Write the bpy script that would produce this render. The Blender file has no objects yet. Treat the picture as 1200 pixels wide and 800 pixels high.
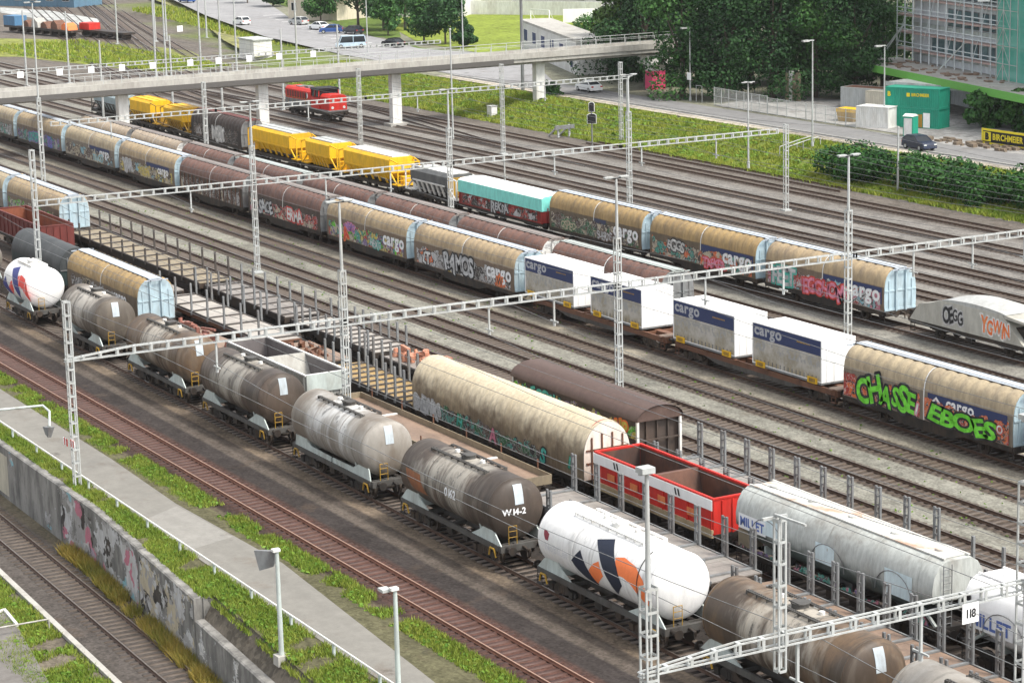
import bpy, math, random
import numpy as np
from mathutils import Vector, Matrix
random.seed(7); RS = np.random.RandomState(7)
R = math.radians
sc = bpy.context.scene
C = sc.collection
sin, cos, pi = math.sin, math.cos, math.pi

# ------------------------------------------------------------------ camera
CAM_F, CAM_PITCH, CAM_ROLL, CAM_YAW, CAM_H = 2799.987, 0.2088496, -0.0248705, -1.0666095, 34.6043
_cy, _sy = cos(CAM_YAW), sin(CAM_YAW)
FWD = Vector((_sy*cos(CAM_PITCH), _cy*cos(CAM_PITCH), -sin(CAM_PITCH)))
_r = Vector((_cy, -_sy, 0)); _u = _r.cross(FWD)
RGT = cos(CAM_ROLL)*_r + sin(CAM_ROLL)*_u
UPV = -sin(CAM_ROLL)*_r + cos(CAM_ROLL)*_u
cam = bpy.data.cameras.new('camera'); camo = bpy.data.objects.new('camera', cam); C.objects.link(camo)
camo.matrix_world = Matrix(((RGT.x, UPV.x, -FWD.x, 0), (RGT.y, UPV.y, -FWD.y, 0), (RGT.z, UPV.z, -FWD.z, CAM_H), (0, 0, 0, 1)))
cam.sensor_width = 36; cam.sensor_fit = 'HORIZONTAL'; cam.lens = CAM_F*36/1200
cam.clip_start = 1; cam.clip_end = 3000
sc.camera = camo

def at(px, py, z=0.0):
    """surveying helper: the point at height z that a sight line of the site plan reaches"""
    d = (px-600)*RGT - (py-400)*UPV + CAM_F*FWD
    t = (z-CAM_H)/d.z
    return Vector((d.x*t, d.y*t, z))
def pix(x, y, z):
    v = Vector((x, y, z-CAM_H)); w = v.dot(FWD)
    return 600+CAM_F*v.dot(RGT)/w, 400-CAM_F*v.dot(UPV)/w
def xat(px, y, z):
    lo, hi = -600.0, -20.0
    for _ in range(60):
        m = (lo+hi)/2
        if pix(m, y, z)[0] < px: lo = m
        else: hi = m
    return lo
def yat(px, x, z):
    lo, hi = 10.0, 400.0
    for _ in range(60):
        m = (lo+hi)/2
        if pix(x, m, z)[0] < px: lo = m
        else: hi = m
    return lo

# ------------------------------------------------------------------ objects
def tag(o, label=None, cat=None, group=None, kind=None):
    if label: o['label'] = label
    if cat: o['category'] = cat
    if group: o['group'] = group
    if kind: o['kind'] = kind
    return o
def thing(name, label, cat, loc=(0, 0, 0), rz=0, group=None):
    o = bpy.data.objects.new(name, None); C.objects.link(o)
    o.location = loc; o.rotation_euler = (0, 0, rz)
    o.empty_display_size = .5
    return tag(o, label, cat, group)
def copy_tree(o, parent=None):
    c = o.copy(); C.objects.link(c)
    if parent: c.parent = parent
    for ch in list(o.children): copy_tree(ch, c)
    return c
def dup(o, loc, rz=None, label=None, group=None):
    c = copy_tree(o); c.location = loc
    if rz is not None: c.rotation_euler = (0, 0, rz)
    if label: c['label'] = label
    if group: c['group'] = group
    return c
def share(me, name, parent, loc=(0, 0, 0), rz=0):
    o = bpy.data.objects.new(name, me); C.objects.link(o); o.parent = parent; o.location = loc; o.rotation_euler = (0, 0, rz)
    return o

class MB:
    def __init__(s): s.v = []; s.f = []; s.m = []; s.s = []
    def add(s, vs, fs, m=0, smooth=False):
        b = len(s.v); s.v += [tuple(q) for q in vs]
        for f in fs:
            s.f.append(tuple(i+b for i in f)); s.m.append(m); s.s.append(smooth)
        return s
    def box(s, x0, x1, y0, y1, z0, z1, m=0):
        if x0 > x1: x0, x1 = x1, x0
        if y0 > y1: y0, y1 = y1, y0
        if z0 > z1: z0, z1 = z1, z0
        v = [(x0,y0,z0),(x1,y0,z0),(x1,y1,z0),(x0,y1,z0),(x0,y0,z1),(x1,y0,z1),(x1,y1,z1),(x0,y1,z1)]
        return s.add(v, [(0,3,2,1),(4,5,6,7),(0,1,5,4),(1,2,6,5),(2,3,7,6),(3,0,4,7)], m)
    def bar(s, a, b, w, h=None, m=0):
        """square bar between two points"""
        h = h or w; a = Vector(a); b = Vector(b); d = (b-a).normalized()
        up = Vector((0,0,1)) if abs(d.z) < .95 else Vector((1,0,0))
        r = d.cross(up).normalized()*w/2; u = r.cross(d).normalized()*h/2
        v = [a-r-u, a+r-u, a+r+u, a-r+u, b-r-u, b+r-u, b+r+u, b-r+u]
        return s.add(v, [(0,1,2,3),(4,7,6,5),(0,4,5,1),(1,5,6,2),(2,6,7,3),(3,7,4,0)], m)
    def cyl(s, a, b, r0, r1=None, n=12, m=0, smooth=True, caps=True):
        r1 = r0 if r1 is None else r1; a = Vector(a); b = Vector(b); d = (b-a).normalized()
        up = Vector((0,0,1)) if abs(d.z) < .95 else Vector((1,0,0))
        p = d.cross(up).normalized(); q = p.cross(d).normalized()
        v = []
        for c, rr in ((a, r0), (b, r1)):
            for i in range(n):
                t = 2*pi*i/n; v.append(c+p*rr*cos(t)+q*rr*sin(t))
        s.add(v, [(i, i+n, (i+1) % n+n, (i+1) % n) for i in range(n)], m, smooth)
        if caps: s.add(v, [tuple(range(n)), tuple(reversed(range(n, 2*n)))], m)
        return s
    def tube(s, pts, r, n=6, m=0):
        for a, b in zip(pts[:-1], pts[1:]): s.cyl(a, b, r, n=n, m=m)
        return s
    def prism(s, prof, x0, x1, m=0, smooth=False, caps=True):
        """closed profile of (y,z), counter-clockwise seen from +x, extruded along x"""
        n = len(prof); v = [(x0, y, z) for y, z in prof]+[(x1, y, z) for y, z in prof]
        s.add(v, [(i, (i+1) % n, (i+1) % n+n, i+n) for i in range(n)][::1], m, smooth)
        if caps: s.add(v, [tuple(reversed(range(n))), tuple(range(n, 2*n))], m)
        return s
    def prism_y(s, prof, y0, y1, m=0):
        """closed profile of (x,z), counter-clockwise seen from -y"""
        n = len(prof); v = [(x, y0, z) for x, z in prof]+[(x, y1, z) for x, z in prof]
        s.add(v, [(i, i+n, (i+1) % n+n, (i+1) % n) for i in range(n)], m)
        s.add(v, [tuple(range(n)), tuple(reversed(range(n, 2*n)))], m)
        return s
    def loft(s, secs, m=0, smooth=True, closed=True, caps=False):
        n = len(secs[0]); v = [p for q in secs for p in q]; f = []
        for k in range(len(secs)-1):
            for i in range(n if closed else n-1):
                j = (i+1) % n; f.append((k*n+i, k*n+j, (k+1)*n+j, (k+1)*n+i))
        s.add(v, f, m, smooth)
        if caps: s.add(v, [tuple(reversed(range(n))), tuple(range((len(secs)-1)*n, len(secs)*n))], m)
        return s
    def lathe(s, prof, cy, cz, n=40, m=0):
        """profile of (x, r) revolved about the line y=cy z=cz"""
        secs = [[(x, cy+r*cos(2*pi*i/n), cz+r*sin(2*pi*i/n)) for i in range(n)] for x, r in prof]
        return s.loft(secs, m, True, True, True)
    def quad(s, a, b, c, d, m=0): return s.add([a, b, c, d], [(0,1,2,3)], m)
    def mesh(s, name, mats):
        me = bpy.data.meshes.new(name); me.from_pydata(s.v, [], s.f); me.update()
        for q in (mats if isinstance(mats, (list, tuple)) else [mats]): me.materials.append(q)
        me.polygons.foreach_set('material_index', s.m); me.polygons.foreach_set('use_smooth', s.s)
        return me
    def build(s, name, mats, parent=None):
        o = bpy.data.objects.new(name, s.mesh(name, mats)); C.objects.link(o)
        if parent: o.parent = parent
        return o

def np_mesh(name, verts, faces_n, nper, mats, smooth=False):
    """fast mesh: verts (N,3), faces_n (F,nper)"""
    me = bpy.data.meshes.new(name)
    F = len(faces_n)
    me.vertices.add(len(verts)); me.vertices.foreach_set('co', np.asarray(verts, dtype=np.float32).ravel())
    me.loops.add(F*nper); me.loops.foreach_set('vertex_index', np.asarray(faces_n, dtype=np.int32).ravel())
    me.polygons.add(F); me.polygons.foreach_set('loop_start', np.arange(0, F*nper, nper, dtype=np.int32))
    me.update(calc_edges=True)
    for q in (mats if isinstance(mats, (list, tuple)) else [mats]): me.materials.append(q)
    return me

# ------------------------------------------------------------------ materials
def new_mat(name):
    m = bpy.data.materials.new(name); m.use_nodes = True
    nt = m.node_tree; b = nt.nodes['Principled BSDF']
    return m, nt, b
def coords(nt, scale=(1, 1, 1), kind='Object', rnd=True):
    tc = nt.nodes.new('ShaderNodeTexCoord'); mp = nt.nodes.new('ShaderNodeMapping')
    nt.links.new(tc.outputs[kind], mp.inputs['Vector']); mp.inputs['Scale'].default_value = scale
    if rnd:
        oi = nt.nodes.new('ShaderNodeObjectInfo'); mu = nt.nodes.new('ShaderNodeMath'); mu.operation = 'MULTIPLY'; mu.inputs[1].default_value = 97
        nt.links.new(oi.outputs['Random'], mu.inputs[0]); cb = nt.nodes.new('ShaderNodeCombineXYZ')
        for k in range(3): nt.links.new(mu.outputs[0], cb.inputs[k])
        nt.links.new(cb.outputs[0], mp.inputs['Location'])
    return mp.outputs[0]
def noise(nt, vec, scale, detail=4, rough=.6, lo=.35, hi=.65):
    n = nt.nodes.new('ShaderNodeTexNoise'); n.inputs['Scale'].default_value = scale; n.inputs['Detail'].default_value = detail
    n.inputs['Roughness'].default_value = rough
    if vec is not None: nt.links.new(vec, n.inputs['Vector'])
    return maprange(nt, n.outputs['Fac'], lo, hi)
def maprange(nt, sock, lo, hi, a=0.0, b=1.0):
    r = nt.nodes.new('ShaderNodeMapRange'); r.inputs['From Min'].default_value = lo; r.inputs['From Max'].default_value = hi
    r.inputs['To Min'].default_value = a; r.inputs['To Max'].default_value = b; r.interpolation_type = 'SMOOTHSTEP'
    nt.links.new(sock, r.inputs['Value']); return r.outputs[0]
def math_(nt, op, a, b):
    m = nt.nodes.new('ShaderNodeMath'); m.operation = op; m.use_clamp = False
    for k, q in enumerate((a, b)):
        if isinstance(q, (int, float)): m.inputs[k].default_value = q
        else: nt.links.new(q, m.inputs[k])
    return m.outputs[0]
def mix(nt, fac, a, b, mode='MIX'):
    m = nt.nodes.new('ShaderNodeMix'); m.data_type = 'RGBA'; m.blend_type = mode
    for sk, q in ((m.inputs[0], fac), (m.inputs[6], a), (m.inputs[7], b)):
        if isinstance(q, (int, float)): sk.default_value = q
        elif isinstance(q, (tuple, list)): sk.default_value = (*q[:3], 1)
        else: nt.links.new(q, sk)
    return m.outputs[2]
def bump(nt, b, h, strength=.4, dist=.02):
    n = nt.nodes.new('ShaderNodeBump'); n.inputs['Strength'].default_value = strength; n.inputs['Distance'].default_value = dist
    nt.links.new(h, n.inputs['Height']); nt.links.new(n.outputs[0], b.inputs['Normal'])
def paint(name, col, dirt=(.06, .045, .035), amt=.5, scale=.9, streak=(1, 1, .35), rough=.55, metal=0.0, lo=.4, hi=.72, fine=.13):
    m, nt, b = new_mat(name)
    v = coords(nt, streak)
    f1 = noise(nt, v, scale, 6, .65, lo, hi)
    f = math_(nt, 'MULTIPLY', f1, amt)
    c = mix(nt, f, col, dirt)
    f2 = noise(nt, coords(nt, (1, 1, .3)), 3.0, 6, .7, .25, .75)
    g = maprange(nt, f2, 0, 1, 1-fine, 1+fine*.6)
    cc = nt.nodes.new('ShaderNodeCombineColor')
    for k in range(3): nt.links.new(g, cc.inputs[k])
    c = mix(nt, 1.0, c, cc.outputs[0], 'MULTIPLY')
    nt.links.new(c, b.inputs['Base Color']); b.inputs['Roughness'].default_value = rough; b.inputs['Metallic'].default_value = metal
    b.inputs['Specular IOR Level'].default_value = .3
    return m
def flat(name, col, rough=.6, metal=0.0):
    m, nt, b = new_mat(name); v = coords(nt)
    f = noise(nt, v, 3.0, 5, .7, .2, .8)
    c = mix(nt, f, tuple(q*.9 for q in col), tuple(min(1, q*1.05) for q in col))
    nt.links.new(c, b.inputs['Base Color']); b.inputs['Roughness'].default_value = rough; b.inputs['Metallic'].default_value = metal
    b.inputs['Specular IOR Level'].default_value = .3
    return m
def two_tone(name, low, high, zsplit, soft=.06, dirt=(.1, .08, .06), amt=.5, scale=.8, streak=(1, 1, .3), rough=.55):
    """lower part of another colour than the upper part, both weathered"""
    m, nt, b = new_mat(name); v = coords(nt, streak)
    tc = nt.nodes.new('ShaderNodeTexCoord'); sp = nt.nodes.new('ShaderNodeSeparateXYZ'); nt.links.new(tc.outputs['Object'], sp.inputs[0])
    wob = noise(nt, coords(nt), 1.3, 4, .6, 0, 1)
    zz = math_(nt, 'ADD', sp.outputs['Z'], math_(nt, 'MULTIPLY', math_(nt, 'SUBTRACT', wob, .5), soft*2))
    k = maprange(nt, zz, zsplit-soft, zsplit+soft)
    c = mix(nt, k, low, high)
    f = math_(nt, 'MULTIPLY', noise(nt, v, scale, 6, .65, .4, .72), amt)
    c = mix(nt, f, c, dirt)
    f2 = noise(nt, coords(nt, (1, 1, .2)), 5.0, 5, .7, .3, .7)
    g = maprange(nt, f2, 0, 1, .86, 1.1); cc = nt.nodes.new('ShaderNodeCombineColor')
    for q in range(3): nt.links.new(g, cc.inputs[q])
    c = mix(nt, 1.0, c, cc.outputs[0], 'MULTIPLY')
    nt.links.new(c, b.inputs['Base Color']); b.inputs['Roughness'].default_value = rough; b.inputs['Specular IOR Level'].default_value = .3
    return m
def tank_mat(name, col, spill, amt, col2=None, rough=.5):
    """weathered tank: pale spills run down from the filling hatches at mid length, blotches elsewhere"""
    m, nt, b = new_mat(name)
    tc = nt.nodes.new('ShaderNodeTexCoord'); sp = nt.nodes.new('ShaderNodeSeparateXYZ'); nt.links.new(tc.outputs['Object'], sp.inputs[0])
    ax = math_(nt, 'ABSOLUTE', sp.outputs['X'], 0)
    w1 = noise(nt, coords(nt, (1, .6, .35)), .75, 6, .62, .25, .75)
    mid = maprange(nt, math_(nt, 'ADD', ax, math_(nt, 'MULTIPLY', w1, -3.6)), -1.6, 1.0, 1, 0)
    up = maprange(nt, math_(nt, 'ADD', sp.outputs['Z'], math_(nt, 'MULTIPLY', w1, 2.4)), 3.0, 4.9, 0, 1)
    spl = math_(nt, 'MULTIPLY', math_(nt, 'MULTIPLY', mid, up), amt)
    blot = noise(nt, coords(nt, (.8, .8, .4)), .5, 5, .6, .40, .60)
    c = mix(nt, blot, col, col2 or tuple(q*1.7 for q in col))
    fine = noise(nt, coords(nt, (1, 1, .25)), 4.5, 6, .7, .3, .72)
    c = mix(nt, math_(nt, 'MULTIPLY', fine, .35), c, tuple(q*.6 for q in col))
    c = mix(nt, spl, c, spill)
    dk = noise(nt, coords(nt, (1, .6, .6)), 1.5, 6, .75, .54, .60)
    c = mix(nt, math_(nt, 'MULTIPLY', math_(nt, 'MULTIPLY', dk, spl), .8), c, (.05, .05, .05))
    drip = math_(nt, 'MULTIPLY', noise(nt, coords(nt, (3.2, .5, .1)), 1.0, 5, .6, .52, .6), maprange(nt, ax, .3, 3.2, .85, .12))
    c = mix(nt, math_(nt, 'MULTIPLY', drip, amt*.7), c, spill)
    d2 = noise(nt, coords(nt, (2.6, .5, .12)), 1.0, 5, .6, .56, .64); c = mix(nt, math_(nt, 'MULTIPLY', d2, .5), c, tuple(q*.45 for q in col))
    nt.links.new(c, b.inputs['Base Color']); b.inputs['Roughness'].default_value = rough; b.inputs['Specular IOR Level'].default_value = .35
    return m
def leaf_mat(name, a, bcol, rough=.6):
    m, nt, b = new_mat(name)
    g = nt.nodes.new('ShaderNodeNewGeometry'); k = g.outputs['Random Per Island']
    n = noise(nt, coords(nt), .35, 3, .5, .35, .65)
    f = math_(nt, 'ADD', math_(nt, 'MULTIPLY', k, .6), math_(nt, 'MULTIPLY', n, .4))
    c = mix(nt, f, a, bcol)
    nt.links.new(c, b.inputs['Base Color']); b.inputs['Roughness'].default_value = rough; b.inputs['Specular IOR Level'].default_value = .2
    return m
M = {}
M['under'] = paint('underframe_black', (.028, .025, .023), (.09, .06, .04), .6, 1.2)
M['under2'] = paint('underframe_grey', (.085, .083, .078), (.04, .03, .025), .7, 1.2)
M['wheel'] = paint('wheel_steel', (.07, .055, .045), (.03, .025, .02), .6, 2)
M['steel'] = paint('galvanised', (.44, .46, .455), (.31, .30, .27), .5, .8, rough=.5)
M['steel_dk'] = paint('grey_steel', (.2, .21, .215), (.09, .07, .06), .6, 1.2)
M['rust'] = paint('rusty_steel', (.16, .075, .045), (.05, .03, .025), .6, 1.5)
M['rail'] = paint('rail_rust', (.10, .06, .042), (.05, .035, .03), .5, .6, (1, 1, 1))
M['railtop'] = flat('rail_running_face', (.22, .19, .17), .35, .6)
M['railred'] = paint('rail_red_rust', (.22, .10, .065), (.12, .06, .045), .5, .6, (1, 1, 1))
M['railredtop'] = flat('rail_red_face', (.34, .22, .17), .5, .2)
M['sleeper'] = paint('old_sleeper', (.10, .078, .062), (.06, .045, .04), .6, 1.0, (1, 1, 1))
M['sleeper_red'] = paint('rust_sleeper', (.085, .045, .037), (.05, .03, .026), .6, 1.0, (1, 1, 1))
M['white'] = paint('white_paint', (.84, .84, .83), (.55, .52, .46), .22, .6, fine=.04)
M['cleanwhite'] = flat('clean_white', (.85, .86, .86), .5)
M['offwhite'] = paint('off_white', (.72, .72, .70), (.42, .38, .32), .4, .7)
M['palegreen'] = paint('pale_grey_green', (.48, .54, .52), (.2, .18, .15), .5, 1)
M['ltblue'] = paint('pale_blue_alu', (.40, .52, .58), (.24, .23, .21), .5, .6)
M['roofstrip'] = paint('roof_strip_alu', (.44, .49, .55), (.34, .35, .36), .5, .5, (.4, 1, 1))
M['roofgrey'] = paint('roof_strip_dull', (.22, .195, .18), (.15, .115, .10), .5, .5, (.4, 1, 1))
M['roofgreen'] = paint('roof_strip_pale_green', (.38, .43, .415), (.24, .23, .21), .5, .5, (.4, 1, 1))
M['navy'] = flat('navy_panel', (.035, .05, .13))
M['navydull'] = flat('navy_dull', (.05, .06, .11))
M['letter'] = flat('letter_white', (.78, .79, .8))
M['lettergrey'] = flat('letter_grey', (.42, .43, .46))
M['black'] = flat('black_paint', (.012, .012, .014))
M['yellow'] = paint('yellow_paint', (.80, .47, .015), (.35, .22, .05), .3, .9)
M['stake_dk'] = paint('dark_stake', (.075, .065, .06), (.04, .035, .03), .6, 1.5)
M['yellowdk'] = paint('dull_yellow', (.42, .25, .03), (.12, .08, .04), .6, .9)
M['red'] = paint('red_paint', (.58, .03, .022), (.28, .045, .035), .4, .9)
M['darkred'] = paint('oxide_red', (.15, .035, .03), (.07, .03, .025), .6, .9)
M['glass'] = flat('dark_glass', (.02, .025, .03), .08)
M['rubber'] = flat('tyre', (.02, .02, .02), .8)
M['orange'] = flat('orange_paint', (.78, .20, .06))
M['concrete'] = paint('concrete', (.40, .39, .36), (.2, .18, .16), .5, .5, (1, 1, .4), .8)
M['concrete_dk'] = paint('dark_concrete', (.17, .16, .15), (.09, .08, .07), .6, .5, (1, 1, .3), .85)
M['lampglass'] = flat('lamp_diffuser', (.7, .72, .7), .3)

# ------------------------------------------------------------------ lettering
def make_glyphs(chars, offs):
    obs = []
    for o_ in offs:
        for ch in chars:
            cu = bpy.data.curves.new('letter', 'FONT'); cu.body = ch; cu.offset = o_; cu.resolution_u = 3
            ob = bpy.data.objects.new('letter', cu); C.objects.link(ob); obs.append((ch, o_, ob, cu))
    dg = bpy.context.evaluated_depsgraph_get(); dg.update()
    out = {}
    for ch, o_, ob, cu in obs:
        ev = ob.evaluated_get(dg); me = ev.to_mesh()
        v = [(q.co.x, q.co.y) for q in me.vertices]; f = [tuple(p.vertices) for p in me.polygons]
        out[ch, o_] = (v, f); ev.to_mesh_clear()
    for ch, o_, ob, cu in obs:
        bpy.data.objects.remove(ob); bpy.data.curves.remove(cu)
    return out
CH = 'cargoSBMILETRCHAWUPNKOZDGFXY0123456789-e'
CH = ''.join(sorted(set(CH)))
G = make_glyphs(CH, (0.0, .035, .075))
def glyph_w(ch):
    v = G[ch, 0.0][0]
    return (max(q[0] for q in v) if v else .3)
def letters(mb, s, org, u, w, h, m=0, bold=0.0, jit=0.0, rnd=None, sx=1.0, lift=None):
    """draw s with cap height h from org along u, upwards along w"""
    org, u, w = Vector(org), Vector(u), Vector(w); x = 0.0; k = h/.70
    for ch in s:
        if ch == ' ': x += .3*k*sx; continue
        v, f = G[ch, bold]; gw = glyph_w(ch)
        a = (rnd.uniform(-1, 1)*jit*.38 if rnd else 0); ss = 1+(rnd.uniform(-1, 1)*jit*.25 if rnd else 0); dz = (rnd.uniform(-1, 1)*jit*.12*h if rnd else 0)
        vs = []
        for px_, py_ in v:
            qx, qy = (px_-gw/2)*ss, (py_-.35)*ss
            rx, ry = qx*cos(a)-qy*sin(a), qx*sin(a)+qy*cos(a)
            vs.append(org+u*((rx+gw/2)*k*sx+x)+w*((ry+.35)*k+dz))
        mb.add(vs, f, m); x += (gw+.07-jit*.13)*k*sx
    return x
def word_len(s, h, sx=1.0, jit=0.0):
    return sum((.3 if c == ' ' else glyph_w(c)+.07-jit*.13) for c in s)*h/.70*sx
GCOLS = dict(green=(.13, .55, .03), dkgreen=(.03, .14, .06), teal=(.05, .32, .26), orange=(.75, .16, .04), red=(.45, .04, .03), pink=(.55, .18, .26),
     purple=(.20, .13, .33), blue=(.05, .12, .42), grey=(.36, .36, .36), silver=(.55, .56, .57), white=(.72, .72, .70), black=(.02, .02, .022), yellow=(.62, .50, .10), cream=(.52, .46, .34), sky=(.25, .50, .58), brown=(.10, .065, .05))
GP = {n: paint('spray_'+n, c, tuple(min(.8, q*1.5+.03) if sum(c) < 1.2 else q*.6 for q in c), .8, 1.6, (1, 1, 1.4), lo=.44, hi=.56) for n, c in GCOLS.items()}
def blob(mb, cx, cz, rx, rz, y, m, rnd, n=14, zmin=None, zmax=None):
    ph = [rnd.uniform(.65, 1.2) for _ in range(n)]
    vs = []
    for i in range(n):
        t = 2*pi*i/n; z = cz+rz*ph[i]*sin(t)
        if zmin is not None: z = max(zmin, z)
        if zmax is not None: z = min(zmax, z)
        vs.append((cx+rx*ph[i]*cos(t), y, z))
    mb.add(vs, [tuple(range(n))], m)
GCOL = GCOLS
def graf_mat(pal, seed, cover, z0, z1, scale=1.0, edge=True):
    """layered spray paint: warped patches of the palette with dark and pale outlines, worn away in places"""
    m, nt, b = new_mat('spray_paint'); tc = nt.nodes.new('ShaderNodeTexCoord'); mp = nt.nodes.new('ShaderNodeMapping'); nt.links.new(tc.outputs['Object'], mp.inputs['Vector'])
    mp.inputs['Location'].default_value = (seed*7.31, 0, seed*3.17); mp.inputs['Scale'].default_value = (scale, 0, scale*1.15); v = mp.outputs[0]
    nz = nt.nodes.new('ShaderNodeTexNoise'); nz.inputs['Scale'].default_value = 1.3; nz.inputs['Detail'].default_value = 3; nt.links.new(v, nz.inputs['Vector'])
    sc_ = nt.nodes.new('ShaderNodeVectorMath'); sc_.operation = 'SCALE'; sc_.inputs['Scale'].default_value = 1.5; nt.links.new(nz.outputs['Color'], sc_.inputs[0])
    ad = nt.nodes.new('ShaderNodeVectorMath'); nt.links.new(v, ad.inputs[0]); nt.links.new(sc_.outputs[0], ad.inputs[1])
    def layer(sc2, shift):
        vo = nt.nodes.new('ShaderNodeTexVoronoi'); vo.inputs['Scale'].default_value = sc2; ve = nt.nodes.new('ShaderNodeTexVoronoi'); ve.feature = 'DISTANCE_TO_EDGE'; ve.inputs['Scale'].default_value = sc2
        for q in (vo, ve): nt.links.new(ad.outputs[0], q.inputs['Vector'])
        sp = nt.nodes.new('ShaderNodeSeparateColor'); nt.links.new(vo.outputs['Color'], sp.inputs[0])
        cr = nt.nodes.new('ShaderNodeValToRGB'); cr.color_ramp.interpolation = 'CONSTANT'; L = pal[shift:]+pal[:shift]; L = L[:14]
        while len(cr.color_ramp.elements) < len(L): cr.color_ramp.elements.new(.5)
        for k, e in enumerate(cr.color_ramp.elements): e.position = k/len(L); e.color = (*GCOL[L[k]], 1)
        nt.links.new(sp.outputs[shift % 3], cr.inputs[0]); return cr.outputs[0], ve.outputs['Distance'], sp.outputs[1]
    c1, d1, r1 = layer(1.15, 0); c2, d2, r2 = layer(2.6, len(pal)//2)
    c = mix(nt, maprange(nt, r2, .55, .6), c1, c2)
    if edge:
        c = mix(nt, maprange(nt, d1, .03, .055, 1, 0), c, (.03, .03, .035)); c = mix(nt, math_(nt, 'MULTIPLY', maprange(nt, d2, .02, .04, 1, 0), .7), c, (.6, .6, .58))
    fade = noise(nt, coords(nt, (1, 1, .5)), 2.2, 6, .7, .3, .7); c = mix(nt, math_(nt, 'MULTIPLY', fade, .45), c, (.16, .13, .11))
    nt.links.new(c, b.inputs['Base Color']); b.inputs['Roughness'].default_value = .6; b.inputs['Specular IOR Level'].default_value = .25
    n2 = nt.nodes.new('ShaderNodeTexNoise'); n2.inputs['Scale'].default_value = .55; n2.inputs['Detail'].default_value = 7; n2.inputs['Roughness'].default_value = .65; nt.links.new(v, n2.inputs['Vector'])
    th = .66-.36*cover; a = maprange(nt, n2.outputs['Fac'], th, th+.02)
    sz = nt.nodes.new('ShaderNodeSeparateXYZ'); nt.links.new(tc.outputs['Object'], sz.inputs[0])
    wz = math_(nt, 'ADD', sz.outputs['Z'], math_(nt, 'MULTIPLY', math_(nt, 'SUBTRACT', nz.outputs['Fac'], .5), 1.6))
    a = math_(nt, 'MULTIPLY', a, maprange(nt, wz, z1-.22, z1-.12, 1, 0)); a = math_(nt, 'MULTIPLY', a, .93)
    tr = nt.nodes.new('ShaderNodeBsdfTransparent'); ms = nt.nodes.new('ShaderNodeMixShader'); nt.links.new(a, ms.inputs[0]); nt.links.new(tr.outputs[0], ms.inputs[1]); nt.links.new(b.outputs[0], ms.inputs[2])
    nt.links.new(ms.outputs[0], nt.nodes['Material Output'].inputs[0]); return m
def mi2(L, n):
    if n not in L: L.append(n)
    return L.index(n)
def graffiti(parent, y, x0, x1, z0, z1, words, patches=(), seed=1, jit=.9, cover=0):
    """words: (text, x, z, height, fill, outline[, sx]); patches: (colour, count)"""
    rnd = random.Random(seed); yy = y
    if patches:
        pal = [c for c, k in patches for _ in range(k)]; rnd.shuffle(pal)
        mb = MB(); mb.quad((x0, y, z0), (x1, y, z0), (x1, y, z1), (x0, y, z1))
        mb.build('graffiti', graf_mat(pal, seed, cover or min(.95, len(pal)/13), z0, z1), parent)
    rnd = random.Random(seed)
    for wd in words:
        mb = MB(); names = []
        s, wx, wz, h, fill, outl = wd[:6]; sx = wd[6] if len(wd) > 6 else 1.0
        st = rnd.getstate()
        for k in range(6):
            rnd.setstate(st); yy -= .0006; q = .075*h
            letters(mb, s, (wx+q*cos(k*pi/3), yy, wz+q*sin(k*pi/3)), (1, 0, 0), (0, 0, 1), h, mi2(names, outl), .075, jit, rnd, sx)
        rnd.setstate(st); yy -= .004
        letters(mb, s, (wx, yy, wz), (1, 0, 0), (0, 0, 1), h, mi2(names, fill), .06 if ('G', .06) in G else .035, jit, rnd, sx)
        yy -= .002
        mb.build('graffiti', [GP[n] for n in names], parent)
# ------------------------------------------------------------------ wagon running gear (rail top at z = 0)
_mesh = {}
M['plate'] = paint('dull_blue_plate', (.46, .52, .56), (.28, .27, .25), .5, 2)
def wheelset_mesh():
    if 'ws' not in _mesh:
        mb = MB()
        for s in (-1, 1):
            mb.cyl((0, s*.69, .46), (0, s*.82, .46), .46, n=18); mb.cyl((0, s*.66, .46), (0, s*.69, .46), .50, n=18)
            mb.cyl((0, s*.82, .46), (0, s*.84, .46), .28, n=12)
        mb.cyl((0, -.7, .46), (0, .7, .46), .08, n=8)
        _mesh['ws'] = mb.mesh('wheel_set', M['wheel'])
    return _mesh['ws']
def bogie_mesh():
    if 'bg' not in _mesh:
        mb = MB()
        for s in (-1, 1):
            mb.prism_y([(-1.25,.42),(-1.0,.34),(-.5,.34),(-.3,.30),(.3,.30),(.5,.34),(1.0,.34),(1.25,.42),(1.25,.6),(.6,.62),(.4,.78),(-.4,.78),(-.6,.62),(-1.25,.6)], s*1.0-.06, s*1.0+.06)
            for q in (-.9, .9): mb.box(q-.16, q+.16, s*1.0-.13, s*1.0+.13, .3, .62)
            for q in (-.2, 0, .2): mb.cyl((q, s*1.0, .34), (q, s*1.0, .62), .09, n=8)
        mb.box(-.25, .25, -1.0, 1.0, .55, .8)
        _mesh['bg'] = mb.mesh('bogie', M['under'])
    return _mesh['bg']
def add_bogie(w, x):
    b = share(bogie_mesh(), 'bogie', w, (x, 0, 0))
    for q in (-.9, .9): share(wheelset_mesh(), 'wheel_set', b, (q, 0, 0))
def buffer_mesh():
    if 'bf' not in _mesh:
        mb = MB(); mb.cyl((-.02, 0, 0), (.32, 0, 0), .11, n=10); mb.cyl((.3, 0, 0), (.52, 0, 0), .075, n=10); mb.cyl((.52, 0, 0), (.56, 0, 0), .22, n=16)
        _mesh['bf'] = mb.mesh('buffer', M['under'])
    return _mesh['bf']
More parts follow.
